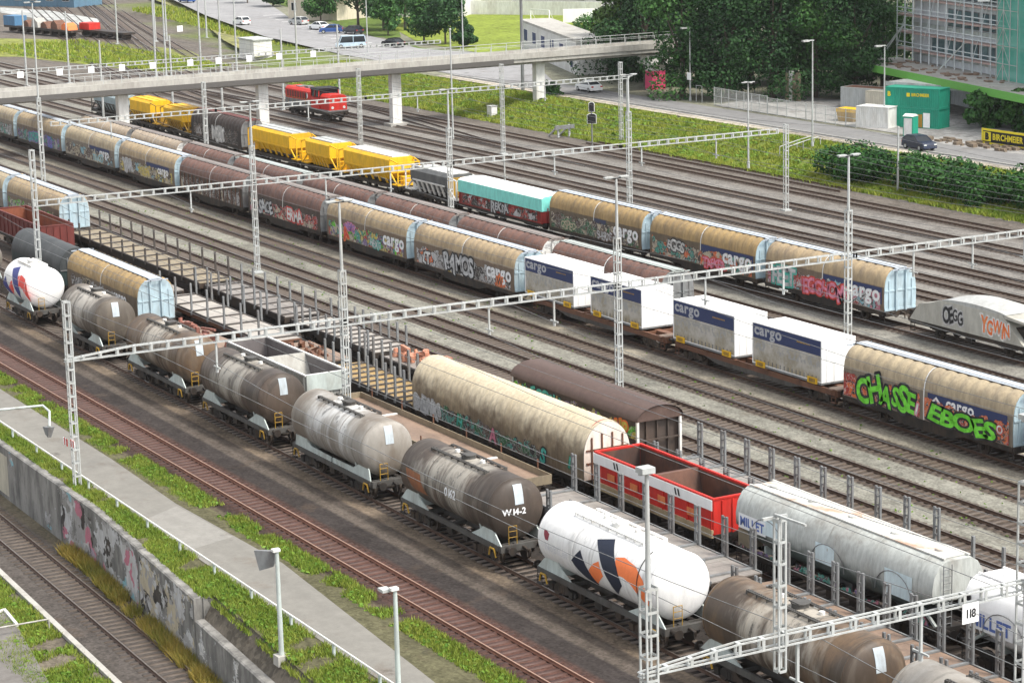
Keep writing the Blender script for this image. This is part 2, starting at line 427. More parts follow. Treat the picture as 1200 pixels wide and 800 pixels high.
def add_ends(w, L):
    for s in (-1, 1):
        for y in (-.875, .875):
            share(buffer_mesh(), 'buffer', w, (s*(L/2-.56), y, 1.02), 0 if s > 0 else pi)
        mb = MB(); mb.bar((s*(L/2-.56), 0, 1.0), (s*(L/2-.12), 0, .93), .12); mb.bar((s*(L/2-.2), .0, .98), (s*(L/2-.16), 0, .6), .06)
        mb.build('coupling', M['under'], w)
def gear(w, L, kind, col='under', hw=1.3, ztop=1.15, zb=.86, truss=False):
    """underframe, wheels, buffers. L is the length over the buffers"""
    e = L/2-.58; m = M[col]; mb = MB()
    for s in (-1, 1):
        mb.box(-e+.2, e-.2, s*hw-.06, s*hw+.06, zb, ztop)
        if truss:
            mb.prism_y([(-e*.45, zb), (-e*.3, zb-.32), (e*.3, zb-.32), (e*.45, zb)], s*hw-.04, s*hw+.04)
    for s in (-1, 1): mb.box(s*e, s*(e-.2), -hw-.02, hw+.02, zb-.04, ztop+.01)
    mb.box(-e+.2, e-.2, -.25, .25, zb-.05, ztop-.03)
    n = max(3, int(e)); 
    for k in range(n):
        x = -e+.6+(2*e-1.2)*k/(n-1); mb.box(x-.05, x+.05, -hw+.06, hw-.06, zb+.06, ztop-.05)
    mb.build('underframe', m, w)
    if kind == 'bogie':
        for s in (-1, 1): add_bogie(w, s*(e-2.0))
        mb = MB(); mb.cyl((-1.2, .5, .6), (.3, .5, .6), .2, n=10); mb.box(.8, 1.5, -.4, .3, .5, .85); mb.bar((-e+2, .2, .6), (e-2, .2, .6), .06); mb.bar((-e+2, -.3, .55), (e-2, -.3, .55), .05)
        mb.box(-.5, .1, -hw+.1, -hw+.35, .45, .82); mb.box(1.2, 1.7, -hw+.1, -hw+.3, .5, .82)
        mb.build('brake_gear', M['under'], w)
    else:
        for s in (-1, 1):
            x = s*(e*.58); share(wheelset_mesh(), 'wheel_set', w, (x, 0, 0))
            mb = MB()
            for q in (-1, 1):
                mb.box(x-.16, x+.16, q*1.0-.12, q*1.0+.12, .3, .62); mb.bar((x-.7, q*1.0, .74), (x+.7, q*1.0, .74), .1, .09); mb.bar((x-.55, q*1.0, .67), (x+.55, q*1.0, .67), .09, .07)
                for z in (-.72, .72): mb.box(x+z-.05, x+z+.05, q*1.0-.06, q*1.0+.06, .68, zb+.02)
            mb.build('spring_hanger', M['under'], w)
        mb = MB(); mb.cyl((-.9, .4, .62), (.3, .4, .62), .18, n=10); mb.bar((-e*.5, .2, .5), (e*.5, .2, .5), .05); mb.box(-.4, .3, -hw+.1, -hw+.4, .4, .8); mb.bar((-e*.5, -hw+.05, .55), (e*.5, -hw+.05, .55), .05)
        mb.build('brake_gear', M['under'], w)
    add_ends(w, L)
def steps(w, L, hw, col='under'):
    mb = MB()
    for s in (-1, 1):
        for y in (-1, 1):
            x = s*(L/2-.9)
            for q in (-.2, .2): mb.bar((x+q, y*(hw+.02), 1.0), (x+q, y*(hw+.02), .35), .03)
            mb.box(x-.22, x+.22, y*hw-.08, y*hw+.1, .36, .4); mb.box(x-.22, x+.22, y*hw-.06, y*hw+.08, .66, .69)
    mb.build('footstep', M[col], w)

# ------------------------------------------------------------------ covered wagon with sliding walls
WALLPROF = [(1.42,1.12),(1.44,1.7),(1.44,2.3),(1.42,2.85),(1.36,3.25),(1.24,3.58),(1.05,3.84),(.80,4.03),(.46,4.14)]
def slide_mesh(xa, xb, side, mat_):
    """one sliding wall leaf: ribbed shell that curves over into the roof"""
    secs = []; n = max(1, int(round((xb-xa)/.95))); per = 5
    for k in range(n*per+1):
        t = k/per; x = xa+(xb-xa)*k/(n*per); b = .085*abs(sin(pi*t))**.6
        sec = []
        for i, (y, z) in enumerate(WALLPROF):
            up = min(1, max(0, (z-2.7)/.5)); g = b*up; yy = y+g*(.9 if z < 3.9 else .3); zz = z+g*(0 if z < 3.3 else .7)
            sec.append((x, side*yy, zz))
        secs.append(sec if side > 0 else list(reversed(sec)))
    mb = MB(); mb.loft(secs, 0, True, False)
    # returns at both ends
    for q, sec in ((0, secs[0]), (1, secs[-1])):
        back = [(x, y*.96, z-.05) for x, y, z in sec]
        f = [(i, i+1, i+1+len(sec), i+len(sec)) if q else (i+1, i, i+len(sec), i+1+len(sec)) for i in range(len(sec)-1)]
        mb.add(sec+back, f, 0)
    return mb.mesh('sliding_wall', mat_)
def end_wall_mesh(s, xo, mats):
    prof = [(-1.36,1.12),(1.36,1.12)]+[(y*.97, z-.03) for y, z in WALLPROF[1:]]+[(-y*.97, z-.03) for y, z in reversed(WALLPROF[1:])]
    mb = MB(); x0, x1 = (xo-.05, xo) if s > 0 else (-xo, -xo+.05)
    mb.prism(prof, x0, x1, 0)
    xs = xo if s > 0 else -xo
    for y in (-.42, .42): mb.box(xs, xs+s*.16, y-.06, y+.06, 1.12, 4.05, 1)
    mb.box(xs, xs+s*.05, -1.36, 1.36, 2.52, 2.62, 1); mb.box(xs, xs+s*.05, -1.36, 1.36, 1.15, 1.3, 1)
    for y in (-1.0, 1.0): mb.box(xs, xs+s*.06, y-.04, y+.04, 1.15, 3.3, 1)
    return mb.mesh('end_wall', mats)
WALL = {
 'tan': two_tone('wall_tan_over_brown', (.17, .125, .09), (.40, .305, .185), 2.86, .05, (.17, .13, .1), .55),
 'tan2': two_tone('wall_straw_over_grime', (.13, .10, .07), (.36, .25, .115), 2.86, .05, (.15, .11, .07), .55),
 'tan3': two_tone('wall_cream_over_grey', (.20, .17, .135), (.42, .345, .23), 2.86, .05, (.2, .16, .12), .5),
 'brown': two_tone('wall_all_brown', (.17, .125, .095), (.20, .135, .10), 2.86, .05, (.08, .055, .045), .6),
 'black': two_tone('wall_near_black', (.030, .026, .025), (.055, .042, .038), 2.86, .05, (.07, .055, .05), .5),
 'oldbrown': two_tone('wall_old_brown', (.07, .055, .045), (.17, .095, .075), 2.86, .05, (.07, .045, .04), .55),
 'paleroof': two_tone('wall_faded_fawn', (.15, .12, .1), (.40, .33, .25), 2.6, .05, (.22, .16, .12), .5),
}
def covered_wagon(name, label, loc, L, wall='tan', strip='roofstrip', endc='ltblue', group=None):
    w = thing(name, label, 'freight wagon', loc, 0, group)
    gear(w, L, '2axle', 'under', 1.34, 1.12, .82, True); steps(w, L, 1.36)
    xe = L/2-.72
    for side in (-1, 1):
        for xa, xb in ((-xe+.06, -.04), (.04, xe-.06)):
            key = ('sl', side, round(xa, 2), round(xb, 2), wall)
            if key not in _mesh: _mesh[key] = slide_mesh(xa, xb, side, WALL[wall])
            share(_mesh[key], 'sliding_wall', w)
    for s in (-1, 1):
        key = ('ew', s, round(L, 2), endc)
        if key not in _mesh: _mesh[key] = end_wall_mesh(s, xe, [M[endc], M[endc]])
        share(_mesh[key], 'end_wall', w)
    key = ('rs', round(L, 2), strip)
    if key not in _mesh:
        mb = MB(); mb.prism([(-.49, 4.11), (.49, 4.11), (.47, 4.18), (0, 4.22), (-.47, 4.18)], -xe-.1, xe+.1)
        for s in (-1, 1):
            for y in (-.42, .42): mb.box(s*(xe+.1), s*(xe+.3), y-.05, y+.05, 4.02, 4.14)
            mb.box(s*(xe+.22), s*(xe+.3), -.9, .9, 4.03, 4.1)
        _mesh[key] = mb.mesh('roof_strip', M[strip])
    share(_mesh[key], 'roof_strip', w)
    key = ('rg', round(L, 2))
    if key not in _mesh: _mesh[key] = [MB().box(-xe, xe, s*.491, s*.56, 4.13, 4.205).mesh('roof_gap_line', M['under']) for s in (-1, 1)]  # added dark strips: the dark of the roof edge gap, put in as colour
    for q in _mesh[key]: share(q, 'roof_gap_line', w)
    mb = MB()
    for side in (-1, 1):      # bright hoop between the two leaves
        secs = []
        for x in (-.05, .05): secs.append([(x, side*(y+.02), z+.02) for y, z in WALLPROF])
        mb.loft(secs if side > 0 else secs[::-1], 0, False, False)
    mb.build('centre_hoop', M['offwhite'], w)
    return w
def cargo_sign(w, L, x0=None, h=.62, z=2.16, panel=True, pcol='navy', lcol='letter', x1=None, text='cargo', tx=None):
    x0 = L*.05 if x0 is None else x0; x1 = L*.40 if x1 is None else x1
    if panel:
        mb = MB(); mb.add([(x0, -1.451, z-.22), (x1, -1.451, z-.22), (x1, -1.451, 2.82), (x0, -1.451, 2.82)], [(0,1,2,3)]); mb.build('sign_panel', M[pcol], w)
    sx = 1.05; wl = word_len(text, h, sx)
    tx = (x1-wl-.15) if tx is None else tx
    mb = MB(); letters(mb, text, (tx, -1.478, z-.02), (1, 0, 0), (0, 0, 1), h, 0, .035, 0, None, sx); mb.build('lettering', M[lcol], w)

# ------------------------------------------------------------------ tank wagon
def tank_profile(L, r, dome=.42):
    e = L/2; p = []
    for k in range(7):
        t = pi/2*k/6; p.append((-e+dome*(1-sin(t)) if False else -e+dome*(1-cos(pi/2-t)) if False else -e+dome*(1-sin(t)), r*(1-(1-sin(t))**2)**.5 if False else max(.02, r*sin(pi/2*k/6)**.75)))
    p = [(-e+dome*(1-sin(pi/2*k/7)), max(.02, r*(1-cos(pi/2*k/7))**.5)) for k in range(8)]
    q = [(-x, rr) for x, rr in reversed(p)]
    mid = [(x, r) for x in np.linspace(-e+dome*.0+.02+dome*0, e-.02, 3)[1:-1]]
    return p, q
def tank_wagon(name, label, loc, Lt, mat_, r=1.5, zc=2.72, skirt='palegreen', group=None, walkway='under2', placard=True, long_sill=False, handles='yellowdk'):
    """Lt: length of the tank body"""
    w = thing(name, label, 'tank wagon', loc, 0, group)
    L = Lt+1.5
    e = Lt/2; d = .55
    prof = []
    for k in range(9):
        t = pi/2*k/8; prof.append((-e+d*(1-sin(t)), max(.03, r*(1-(1-sin(t))**2)**.5)))
    prof = [(-e+d*(1-cos(pi/2*k/8)), max(.03, r*sin(pi/2*k/8))) for k in range(9)]
    body = prof+[(-e+d+.35, r+.004), (-.2, r+.004), (.2, r+.004), (e-d-.35, r+.004)]+[(-x, q) for x, q in reversed(prof)]
    mb = MB(); mb.lathe(body, 0, zc, 44)
    tk = mb.build('tank', mat_, w)
    mb = MB()
    for x in (-e+d+.02, e-d-.02, -e*.33, e*.33): mb.lathe([(x-.03, r+.0), (x-.03, r+.014), (x+.03, r+.014), (x+.03, r+.0)], 0, zc, 44)
    mb.build('weld_band', mat_, tk)
    # hatches and walkway
    mb = MB(); mb.cyl((0, 0, zc+r-.05), (0, 0, zc+r+.16), .36, n=20); mb.cyl((0, 0, zc+r+.16), (0, 0, zc+r+.2), .40, n=20)
    mb.bar((-.35, -.3, zc+r+.22), (.35, -.3, zc+r+.22), .05); mb.build('hatch', M[walkway], tk)
    mb = MB()
    for x in (-1.35, 1.3): mb.cyl((x, .1, zc+r-.06), (x, .1, zc+r+.14), .13, n=12); 
    mb.build('valve', M['offwhite'], tk)
    mb = MB(); wl = Lt*.27
    for y in (-.62, -.5, .5, .62): mb.bar((-wl, y, zc+r+.02), (wl, y, zc+r+.02), .06, .04)
    for k in range(9):
        x = -wl+2*wl*k/8
        for s in (-1, 1): mb.box(x-.03, x+.03, s*.5-.14, s*.5+.14, zc+r-.2, zc+r+.0)
    for k in range(40):
        x = -wl+2*wl*k/39
        for s in (-1, 1): mb.box(x-.015, x+.015, s*.56-.07, s*.56+.07, zc+r+.02, zc+r+.045)
    mb.build('walkway', M[walkway], w)
    # frame
    gear(w, L, 'bogie', 'under2' if skirt != 'under' else 'under', 1.2, 1.15, .88)
    for s in (-1, 1):
        for y in (-1.16, 1.16):
            mb = MB()
            if long_sill: pts = [(s*(e-.2), 1.14), (s*.1, 1.14), (s*.1, 1.42), (s*(e-2.3), 1.46), (s*(e-.9), 2.1), (s*(e-.35), 1.75)]
            else: pts = [(s*(e+.15), 1.14), (s*(e-2.9), 1.14), (s*(e-2.1), 1.5), (s*(e-1.2), 2.05), (s*(e-.5), 1.7)]
            if s > 0: pts = pts[::-1] if not long_sill else pts[::-1]
            mb.prism_y(pts, y-.03, y+.03); mb.build('saddle', M[skirt], w)
    for s in (-1, 1):
        mb = MB(); mb.prism([(-1.1, 1.14), (1.1, 1.14), (1.28, 2.0), (.9, 1.7), (.5, 1.48), (0, 1.38), (-.5, 1.48), (-.9, 1.7), (-1.28, 2.0)], s*(e-1.9)-.05, s*(e-1.9)+.05); mb.build('saddle', M[skirt], w)
    # end platform: ladder, railing, brake wheel in yellow
    for s in (-1, 1):
        mb = MB(); x = s*(L/2-.72)
        for y in (-.25, -.7): mb.tube([(x, y, 1.1), (x, y, 2.05)], .022)
        mb.tube([(x, -.7, 2.05), (x, -.25, 2.05)], .022)
        for z in (1.5, 1.8): mb.tube([(x, -.7, z), (x, -.25, z)], .018)
        mb.build('handrail', M[handles], w)
        mb = MB(); x = s*(L/2-1.3)
        mb.tube([(x-.35, -1.3, .55), (x-.2, -1.32, .95), (x+.2, -1.32, .95), (x+.35, -1.3, .55)], .05); mb.build('brake_handle', M[handles], w)
    steps(w, L, 1.25)
    if placard:
        mb = MB(); x = e-d*.18
        a = R(58)
        ang = [R(50), R(66)]
        pts = []
        ex = lambda q: e-d+d*cos(math.asin(min(1, q/r)))
        rows_ = [(ex(math.hypot(.2, z))+.02, z) for z in (.35, .6, .85, 1.05, 1.2, 1.3)]
        for (xa_, za_), (xb_, zb_) in zip(rows_[:-1], rows_[1:]): mb.quad((xa_, -.28, zc+za_), (xa_, .2, zc+za_), (xb_, .2, zc+zb_), (xb_, -.28, zc+zb_))
        mb.build('placard', M['plate'], w)
    return w
def cyl_patch(mb, pairs, r, zc, m=0, sub=5, cy=0.0):
    """pairs of ((x,deg),(x,deg)): a band on the near side of a cylinder between two edge lines; 0 deg faces -y"""
    grid = []
    for k in range(len(pairs)-1):
        (a0, b0), (a1, b1) = pairs[k], pairs[k+1]
        for j in range(sub + (1 if k == len(pairs)-2 else 0)):
            t = j/sub; l = [a0[i]+(a1[i]-a0[i])*t for i in (0, 1)]; rr = [b0[i]+(b1[i]-b0[i])*t for i in (0, 1)]
            grid.append([(l[0]+(rr[0]-l[0])*u/4, l[1]+(rr[1]-l[1])*u/4) for u in range(5)])
    vs = [(x, cy-r*cos(R(g)), zc+r*sin(R(g))) for row in grid for x, g in row]; n = 5
    fs = []
    for i in range(len(grid)-1):
        for u in range(4): fs.append((i*n+u, i*n+u+1, (i+1)*n+u+1, (i+1)*n+u))
    # make every face look outward
    out = []
    for f in fs:
        a, b, c = (Vector(vs[q]) for q in f[:3]); nn = (b-a).cross(c-a); o = Vector((0, a.y-cy, a.z-zc))
        out.append(f if nn.dot(o) >= 0 else tuple(reversed(f)))
    mb.add(vs, out, m, True)
def cyl_letters(mb, s, x0, deg, h, r, zc, m=0, bold=.035, sx=1.0):
    t = MB(); letters(t, s, (x0, 0, 0), (1, 0, 0), (0, 0, 1), h, 0, bold, 0, None, sx)
    vs = [(x, -r*cos(R(deg)+z/r), zc+r*sin(R(deg)+z/r)) for x, y, z in t.v]
    mb.add(vs, t.f, m)

# ------------------------------------------------------------------ flat wagon with stakes
def stake_mesh(h, kind, mat_):
    key = ('st', h, kind, mat_.name)
    if key not in _mesh:
        mb = MB()
        if kind == 'double':
            for q in (-.16, .16):
                mb.box(q-.065, q+.065, -.05, .05, -.25, h); mb.box(q-.03, q+.03, -.075, -.05, -.25, h-.02)
            for z in np.arange(.15, h-.1, .42): mb.box(-.12, .12, -.03, .03, z, z+.07)
            mb.box(-.32, .32, -.09, .06, -.3, -.05)
        else:
            mb.box(-.08, .08, -.06, .06, -.25, h); mb.box(-.12, .12, -.09, .07, -.25, -.02)
        _mesh[key] = mb.mesh('stake', mat_)
    return _mesh[key]
DECK = {
 'grey': paint('deck_grey_planks', (.27, .25, .23), (.13, .11, .10), .6, .8, (.3, 1, 1)),
 'brown': paint('deck_brown_planks', (.27, .19, .14), (.12, .09, .075), .65, .7, (.4, 1, 1)),
 'white': paint('deck_pale_planks', (.40, .375, .34), (.25, .22, .2), .6, .7, (1, .4, 1)),
 'ochre': paint('deck_ochre_planks', (.38, .26, .11), (.22, .17, .11), .5, .6, (.3, 1, 1)),
 'sand': paint('deck_sand', (.27, .225, .155), (.15, .125, .095), .65, .6, (.3, 1, 1)),
}
def stake_wagon(name, label, loc, L, deck='grey', stakes=10, h=1.9, kind='double', smat='steel_dk', near=True, far=True, endboard=None, zt=1.25, col='under', group=None, bog=True, bars=True, cross=True, hn=None):
    w = thing(name, label, 'flat wagon', loc, 0, group)
    gear(w, L, 'bogie' if bog else '2axle', col, 1.38, zt-.06, .84 if zt > 1.1 else .7, bog)
    e = L/2-.62
    mb = MB(); n = int(e*2/.62)
    for k in range(n):
        x0 = -e+2*e*k/n; mb.box(x0+.01, x0+2*e/n-.01, -1.34, 1.34, zt-.06, zt+RS.uniform(-.006, .006))
    mb.build('deck', DECK[deck], w)
    if bars:
        mb = MB()
        for k in range(stakes):
            x = -e+.7+(2*e-1.4)*k/(stakes-1); mb.box(x-.09, x+.09, -1.36, 1.36, zt+.01, zt+.09)
        for s in (-1, 1): mb.box(-e, e, s*1.385-.045, s*1.385+.045, zt-.16, zt+.05)
        mb.build('cross_bearer', M['steel_dk'] if kind == 'double' else M['stake_dk'], w)
    for k in range(stakes):
        x = -e+.7+(2*e-1.4)*k/(stakes-1)
        if near: share(stake_mesh(hn or h, kind, M[smat]), 'stake', w, (x, -1.42, zt))
        if far: share(stake_mesh(h, kind, M[smat]), 'stake', w, (x, 1.42, zt), pi)
    if endboard:
        for s in (-1, 1):
            mb = MB(); mb.box(s*(e-.02), s*(e+.06), -1.36, 1.36, zt-.02, zt+.62)
            for y in (-1.2, -.4, .4, 1.2): mb.box(s*(e+.06), s*(e+.11), y-.05, y+.05, zt-.1, zt+.62)
            mb.build('end_board', M[endboard], w)
    steps(w, L, 1.36)
    return w

# ------------------------------------------------------------------ open wagons
def gondola(name, label, loc, L, mats, ztop=3.0, ribs=11, bays=1, band=None, kind='2axle', hw=1.42, zbot=1.2, group=None, floor=None, rim=None, ucol='under', ribm=None):
    w = thing(name, label, 'open wagon', loc, 0, group)
    gear(w, L, kind, ucol, 1.3, zbot, .86); steps(w, L, 1.36)
    e = L/2-.62; out, inn = mats; t = .07
    for s in (-1, 1):
        mb = MB(); mb.box(-e, e, s*hw, s*(hw-t), zbot, ztop-.001); mb.build('side_wall', [M[out]], w)
        mb = MB(); mb.box(-e+t+.002, e-t-.002, s*(hw-t-.002), s*(hw-t-.012), zbot+.06, ztop-.05); mb.build('lining', [M[inn]], w)
        mb = MB()
        for k in range(ribs):
            x = -e+.12+(2*e-.24)*k/(ribs-1); mb.box(x-.05, x+.05, s*(hw+.001), s*(hw+.08), zbot-.02, ztop-.08)
        mb.box(-e, e, s*(hw+.001), s*(hw+.05), zbot-.04, zbot+.08)
        if ribs: mb.build('side_rib', M[ribm or out], w)
    for s in (-1, 1):
        mb = MB(); mb.box(s*e, s*(e-t), -hw+t+.001, hw-t-.001, zbot, ztop-.001)
        for y in (-.9, -.3, .3, .9): mb.box(s*(e+.001), s*(e+.07), y-.05, y+.05, zbot, ztop-.08)
        mb.build('end_wall', M[out], w)
        mb = MB(); mb.box(s*(e-t-.002), s*(e-t-.012), -hw+.1, hw-.1, zbot+.06, ztop-.05); mb.build('lining', M[inn], w)
    mb = MB(); mb.box(-e+t+.01, e-t-.01, -hw+t+.01, hw-t-.01, zbot+.02, zbot+.1); mb.build('floor', M[floor or inn], w)
    mb = MB()
    for s in (-1, 1): mb.box(-e-.03, e+.03, s*(hw+.04), s*(hw-t-.03), ztop, ztop+.09)
    for s in (-1, 1): mb.box(s*(e+.04), s*(e-t-.03), -hw+t+.03, hw-t-.03, ztop+.003, ztop+.092)
    mb.build('top_rail', M[rim or out], w)
    return w, e
def shell(w, L, prof, name, mat_, ribs=0, rib_h=.03, endinset=.6, per=4):
    """arched hood drawn along x: prof is an open (y,z) line from the -y foot over the top to the +y foot"""
    e = L/2-endinset; secs = []; n = max(1, ribs*per) if ribs else 1
    m = len(prof)
    for k in range(n+1):
        x = -e+2*e*k/n; b = rib_h*abs(sin(pi*k/per))**.7 if ribs else 0
        sec = []
        for i, (y, z) in enumerate(prof):
            a = prof[max(0, i-1)]; c = prof[min(m-1, i+1)]; ny, nz = (c[1]-a[1]), -(c[0]-a[0]); ll = math.hypot(ny, nz) or 1
            sec.append((x, y-ny/ll*b, z-nz/ll*b))
        secs.append(sec)
    mb = MB(); mb.loft([s[::-1] for s in secs], 0, True, False)
    return mb.build(name, mat_, w), e
def arch(hw, z0, zs, zt, n=14, p=1.0):
    """foot at z0, straight to the shoulder zs, elliptic top at zt"""
    pts = [(-hw, z0), (-hw, (z0+zs)/2), (-hw, zs)]
    for k in range(1, n): t = pi-pi*k/n; pts.append((hw*cos(t), zs+(zt-zs)*max(0, sin(t))**p))
    return pts+[(hw, zs), (hw, (z0+zs)/2), (hw, z0)]
def hood_end(w, prof, e, mat_, barmat, bars=(-.7, 0, .7), zb=1.1, hoops=(2.3,)):
    for s in (-1, 1):
        pr = [(y*.985, z-.02) for y, z in prof]; pr = pr[::-1]      # ccw from +x
        mb = MB(); mb.prism(pr, s*e-.03, s*e+.03); mb.build('end_wall', mat_, w)
        mb = MB(); zt = max(z for y, z in prof)
        for y in bars: mb.box(s*(e+.031), s*(e+.10), y-.04, y+.04, zb, zt-.55-abs(y)*.25)
        for z in hoops: mb.box(s*(e+.031), s*(e+.085), -1.3, 1.3, z-.04, z+.04)
        mb.build('end_bar', barmat, w)

def hopper_wagon(name, label, loc, L, mats, group=None, tall=1.0):
    """ballast hopper: a bin with a flat cover, raked ends on open platforms, chutes below"""
    cm, dm, tm = mats
    w = thing(name, label, 'hopper wagon', loc, 0, group)
    gear(w, L, '2axle' if L < 11 else 'bogie', 'under', 1.25, 1.15, .86); steps(w, L, 1.3)
    e = L/2-.62; b = e-1.5; zt = 1.2+2.15*tall
    prof = [(-1.0, 1.55), (1.0, 1.55), (1.38, 2.3), (1.40, zt-.25), (1.15, zt), (-1.15, zt), (-1.40, zt-.25), (-1.38, 2.3)]
    sec = lambda x, f, drop=0: [(x, y*f, z) for y, z in prof]
    lowz = 1.55
    secs = []
    for x, k in ((-b, 1), (-b+1.1, 0), (b-1.1, 0), (b, 1)):
        q = []
        for y, z in prof: q.append((x, y, z if (z > 2.29 or not k) else 2.28+ (z-1.55)*.01))
        secs.append(q)
    mb = MB(); mb.loft(secs, 0, False, True, True); mb.build('bin', cm, w)
    mb = MB(); mb.box(-b+.2, b-.2, -.95, .95, zt+.002, zt+.07)
    for y in (-.95, 0, .95): mb.box(-b+.1, b-.1, y-.04, y+.04, zt+.071, zt+.12)
    mb.build('cover', tm, w)
    mb = MB(); n = 6
    for s in (-1, 1):
        for k in range(n):
            x = -b+1.3+(2*b-2.6)*k/(n-1); mb.prism([(s*1.0-.05, 1.2), (s*1.0+.05, 1.2), (s*1.37+.05, 2.26), (s*1.37-.05, 2.26)], x-.16, x+.16)
        mb.box(-b+.5, b-.5, s*1.40, s*1.46, 2.28, 2.42)
    mb.build('chute', dm, w)
    for s in (-1, 1):
        mb = MB(); mb.box(s*(b+.05), s*e, -1.25, 1.25, 1.16, 1.24)
        for y in (-1.2, 1.2):
            mb.box(s*(e-.12), s*e, y-.06, y+.06, 1.24, zt-.35); mb.bar((s*(e-.06), y, zt-.4), (s*b, y*1.1, zt-.15), .1)
            mb.bar((s*(e-.3), y, 1.24), (s*(b-.1), y, 2.25), .12)
        mb.box(s*(e-.1), s*e, -1.2, 1.2, zt-.45, zt-.35)
        for z in (1.7, 2.15): mb.bar((s*(e-.05), -1.2, z), (s*(e-.05), 1.2, z), .05)
        mb.box(s*(e-.9), s*(e-.2), -.5, .5, 1.25, 2.0)
        mb.build('end_platform', dm, w)
    return w

def grain_wagon(name, label, loc, L, mat_, roofm, group=None):
    """round-bellied bulk hopper with saddle panels, roof walkway and inward raked ends"""
    w = thing(name, label, 'hopper wagon', loc, 0, group)
    gear(w, L, 'bogie', 'under', 1.25, 1.15, .86); steps(w, L, 1.3)
    e = L/2-.8
    prof = [(-.75, 1.35), (.75, 1.35), (1.25, 1.75), (1.43, 2.25), (1.45, 2.85), (1.34, 3.4), (1.08, 3.82), (.72, 4.04), (-.72, 4.04), (-1.08, 3.82), (-1.34, 3.4), (-1.45, 2.85), (-1.43, 2.25), (-1.25, 1.75)]
    secs = []
    for x, k in ((-e, 2), (-e+.5, 1.6), (-e+2.0, 0), (-e+2.05, 0), (e-2.05, 0), (e-2.0, 0), (e-.5, 1.6), (e, 2)):
        zmin = 1.35+k*.45
        q = [(x, y*(.97 if k == 2 else 1), max(z, zmin) if z < 2.5 else z-(.03 if k == 2 else 0)) for y, z in prof]
        secs.append(q)
    mb = MB(); mb.loft(secs, 0, True, True, True); ho = mb.build('hopper_body', mat_, w)
    mb = MB()
    for k in range(5):
        x = -e+1.0+(2*e-2.0)*k/4
        ring = []
        for x2 in (x-.04, x+.04): ring.append([(x2, y*1.012, 2.6+(z-2.6)*1.012) for y, z in prof[2:]])
        mb.loft(ring, 0, True, False)
    mb.build('body_hoop', mat_, ho)
    mb = MB()
    for k in range(3):     # bulging saddle seams
        cx = -e+2.6+(2*e-5.2)*k/2
        for s in (-1, 1):
            pts = []
            for j in range(13):
                t = pi*j/12; pts.append((cx+1.25*cos(t), s*1.475, 2.0+1.05*sin(t)))
            mb.tube(pts, .022)
    mb.build('seam', M['steel_dk'], ho)
    mb = MB(); mb.box(-e+.3, e-.3, -.62, .62, 4.05, 4.10); 
    for k in range(5):
        x = -e+1.2+(2*e-2.4)*k/4; mb.cyl((x, .1, 4.1), (x, .1, 4.19), .3, n=14)
    for y in (-.66, .66): mb.box(-e+.1, e-.1, y-.05, y+.05, 4.07, 4.13)
    mb.build('roof_walkway', roofm, w)
    mb = MB()
    for s in (-1, 1):
        mb = MB(); mb.prism([(-1.2, 1.16), (1.2, 1.16), (1.2, 1.6), (-1.2, 1.6)], s*(e-2.1)-.05, s*(e-2.1)+.05)
        for y in (-1.1, 1.1): mb.bar((s*(e-.1), y, 1.15), (s*(e-1.4), y, 2.05), .12)
        mb.build('saddle', M['palegreen'], w)
    mb = MB()
    for k in range(3):
        cx = -e+2.6+(2*e-5.2)*k/2; mb.add([(cx-.9, -.7, 1.36), (cx+.9, -.7, 1.36), (cx+.9, .7, 1.36), (cx-.9, .7, 1.36), (cx-.35, -.3, .7), (cx+.35, -.3, .7), (cx+.35, .3, .7), (cx-.35, .3, .7)], [(0,3,2,1)[::-1], (4,5,6,7)[::-1], (0,1,5,4)[::-1], (1,2,6,5)[::-1], (2,3,7,6)[::-1], (3,0,4,7)[::-1]])
    mb.build('outlet', M['steel_dk'], w)
    for s in (-1, 1):
        mb = MB(); x = s*(e+.12)
        for y in (-.9, -.45): mb.tube([(x, y, 1.1), (x, y, 3.9)], .025)
        for z in np.arange(1.3, 3.9, .3): mb.tube([(x, -.9, z), (x, -.45, z)], .018)
        mb.tube([(x, .9, 1.1), (x, .9, 2.2), (x, .2, 2.2), (x, .2, 1.1)], .025)
        mb.build('ladder', M['steel_dk'], w)
    return w

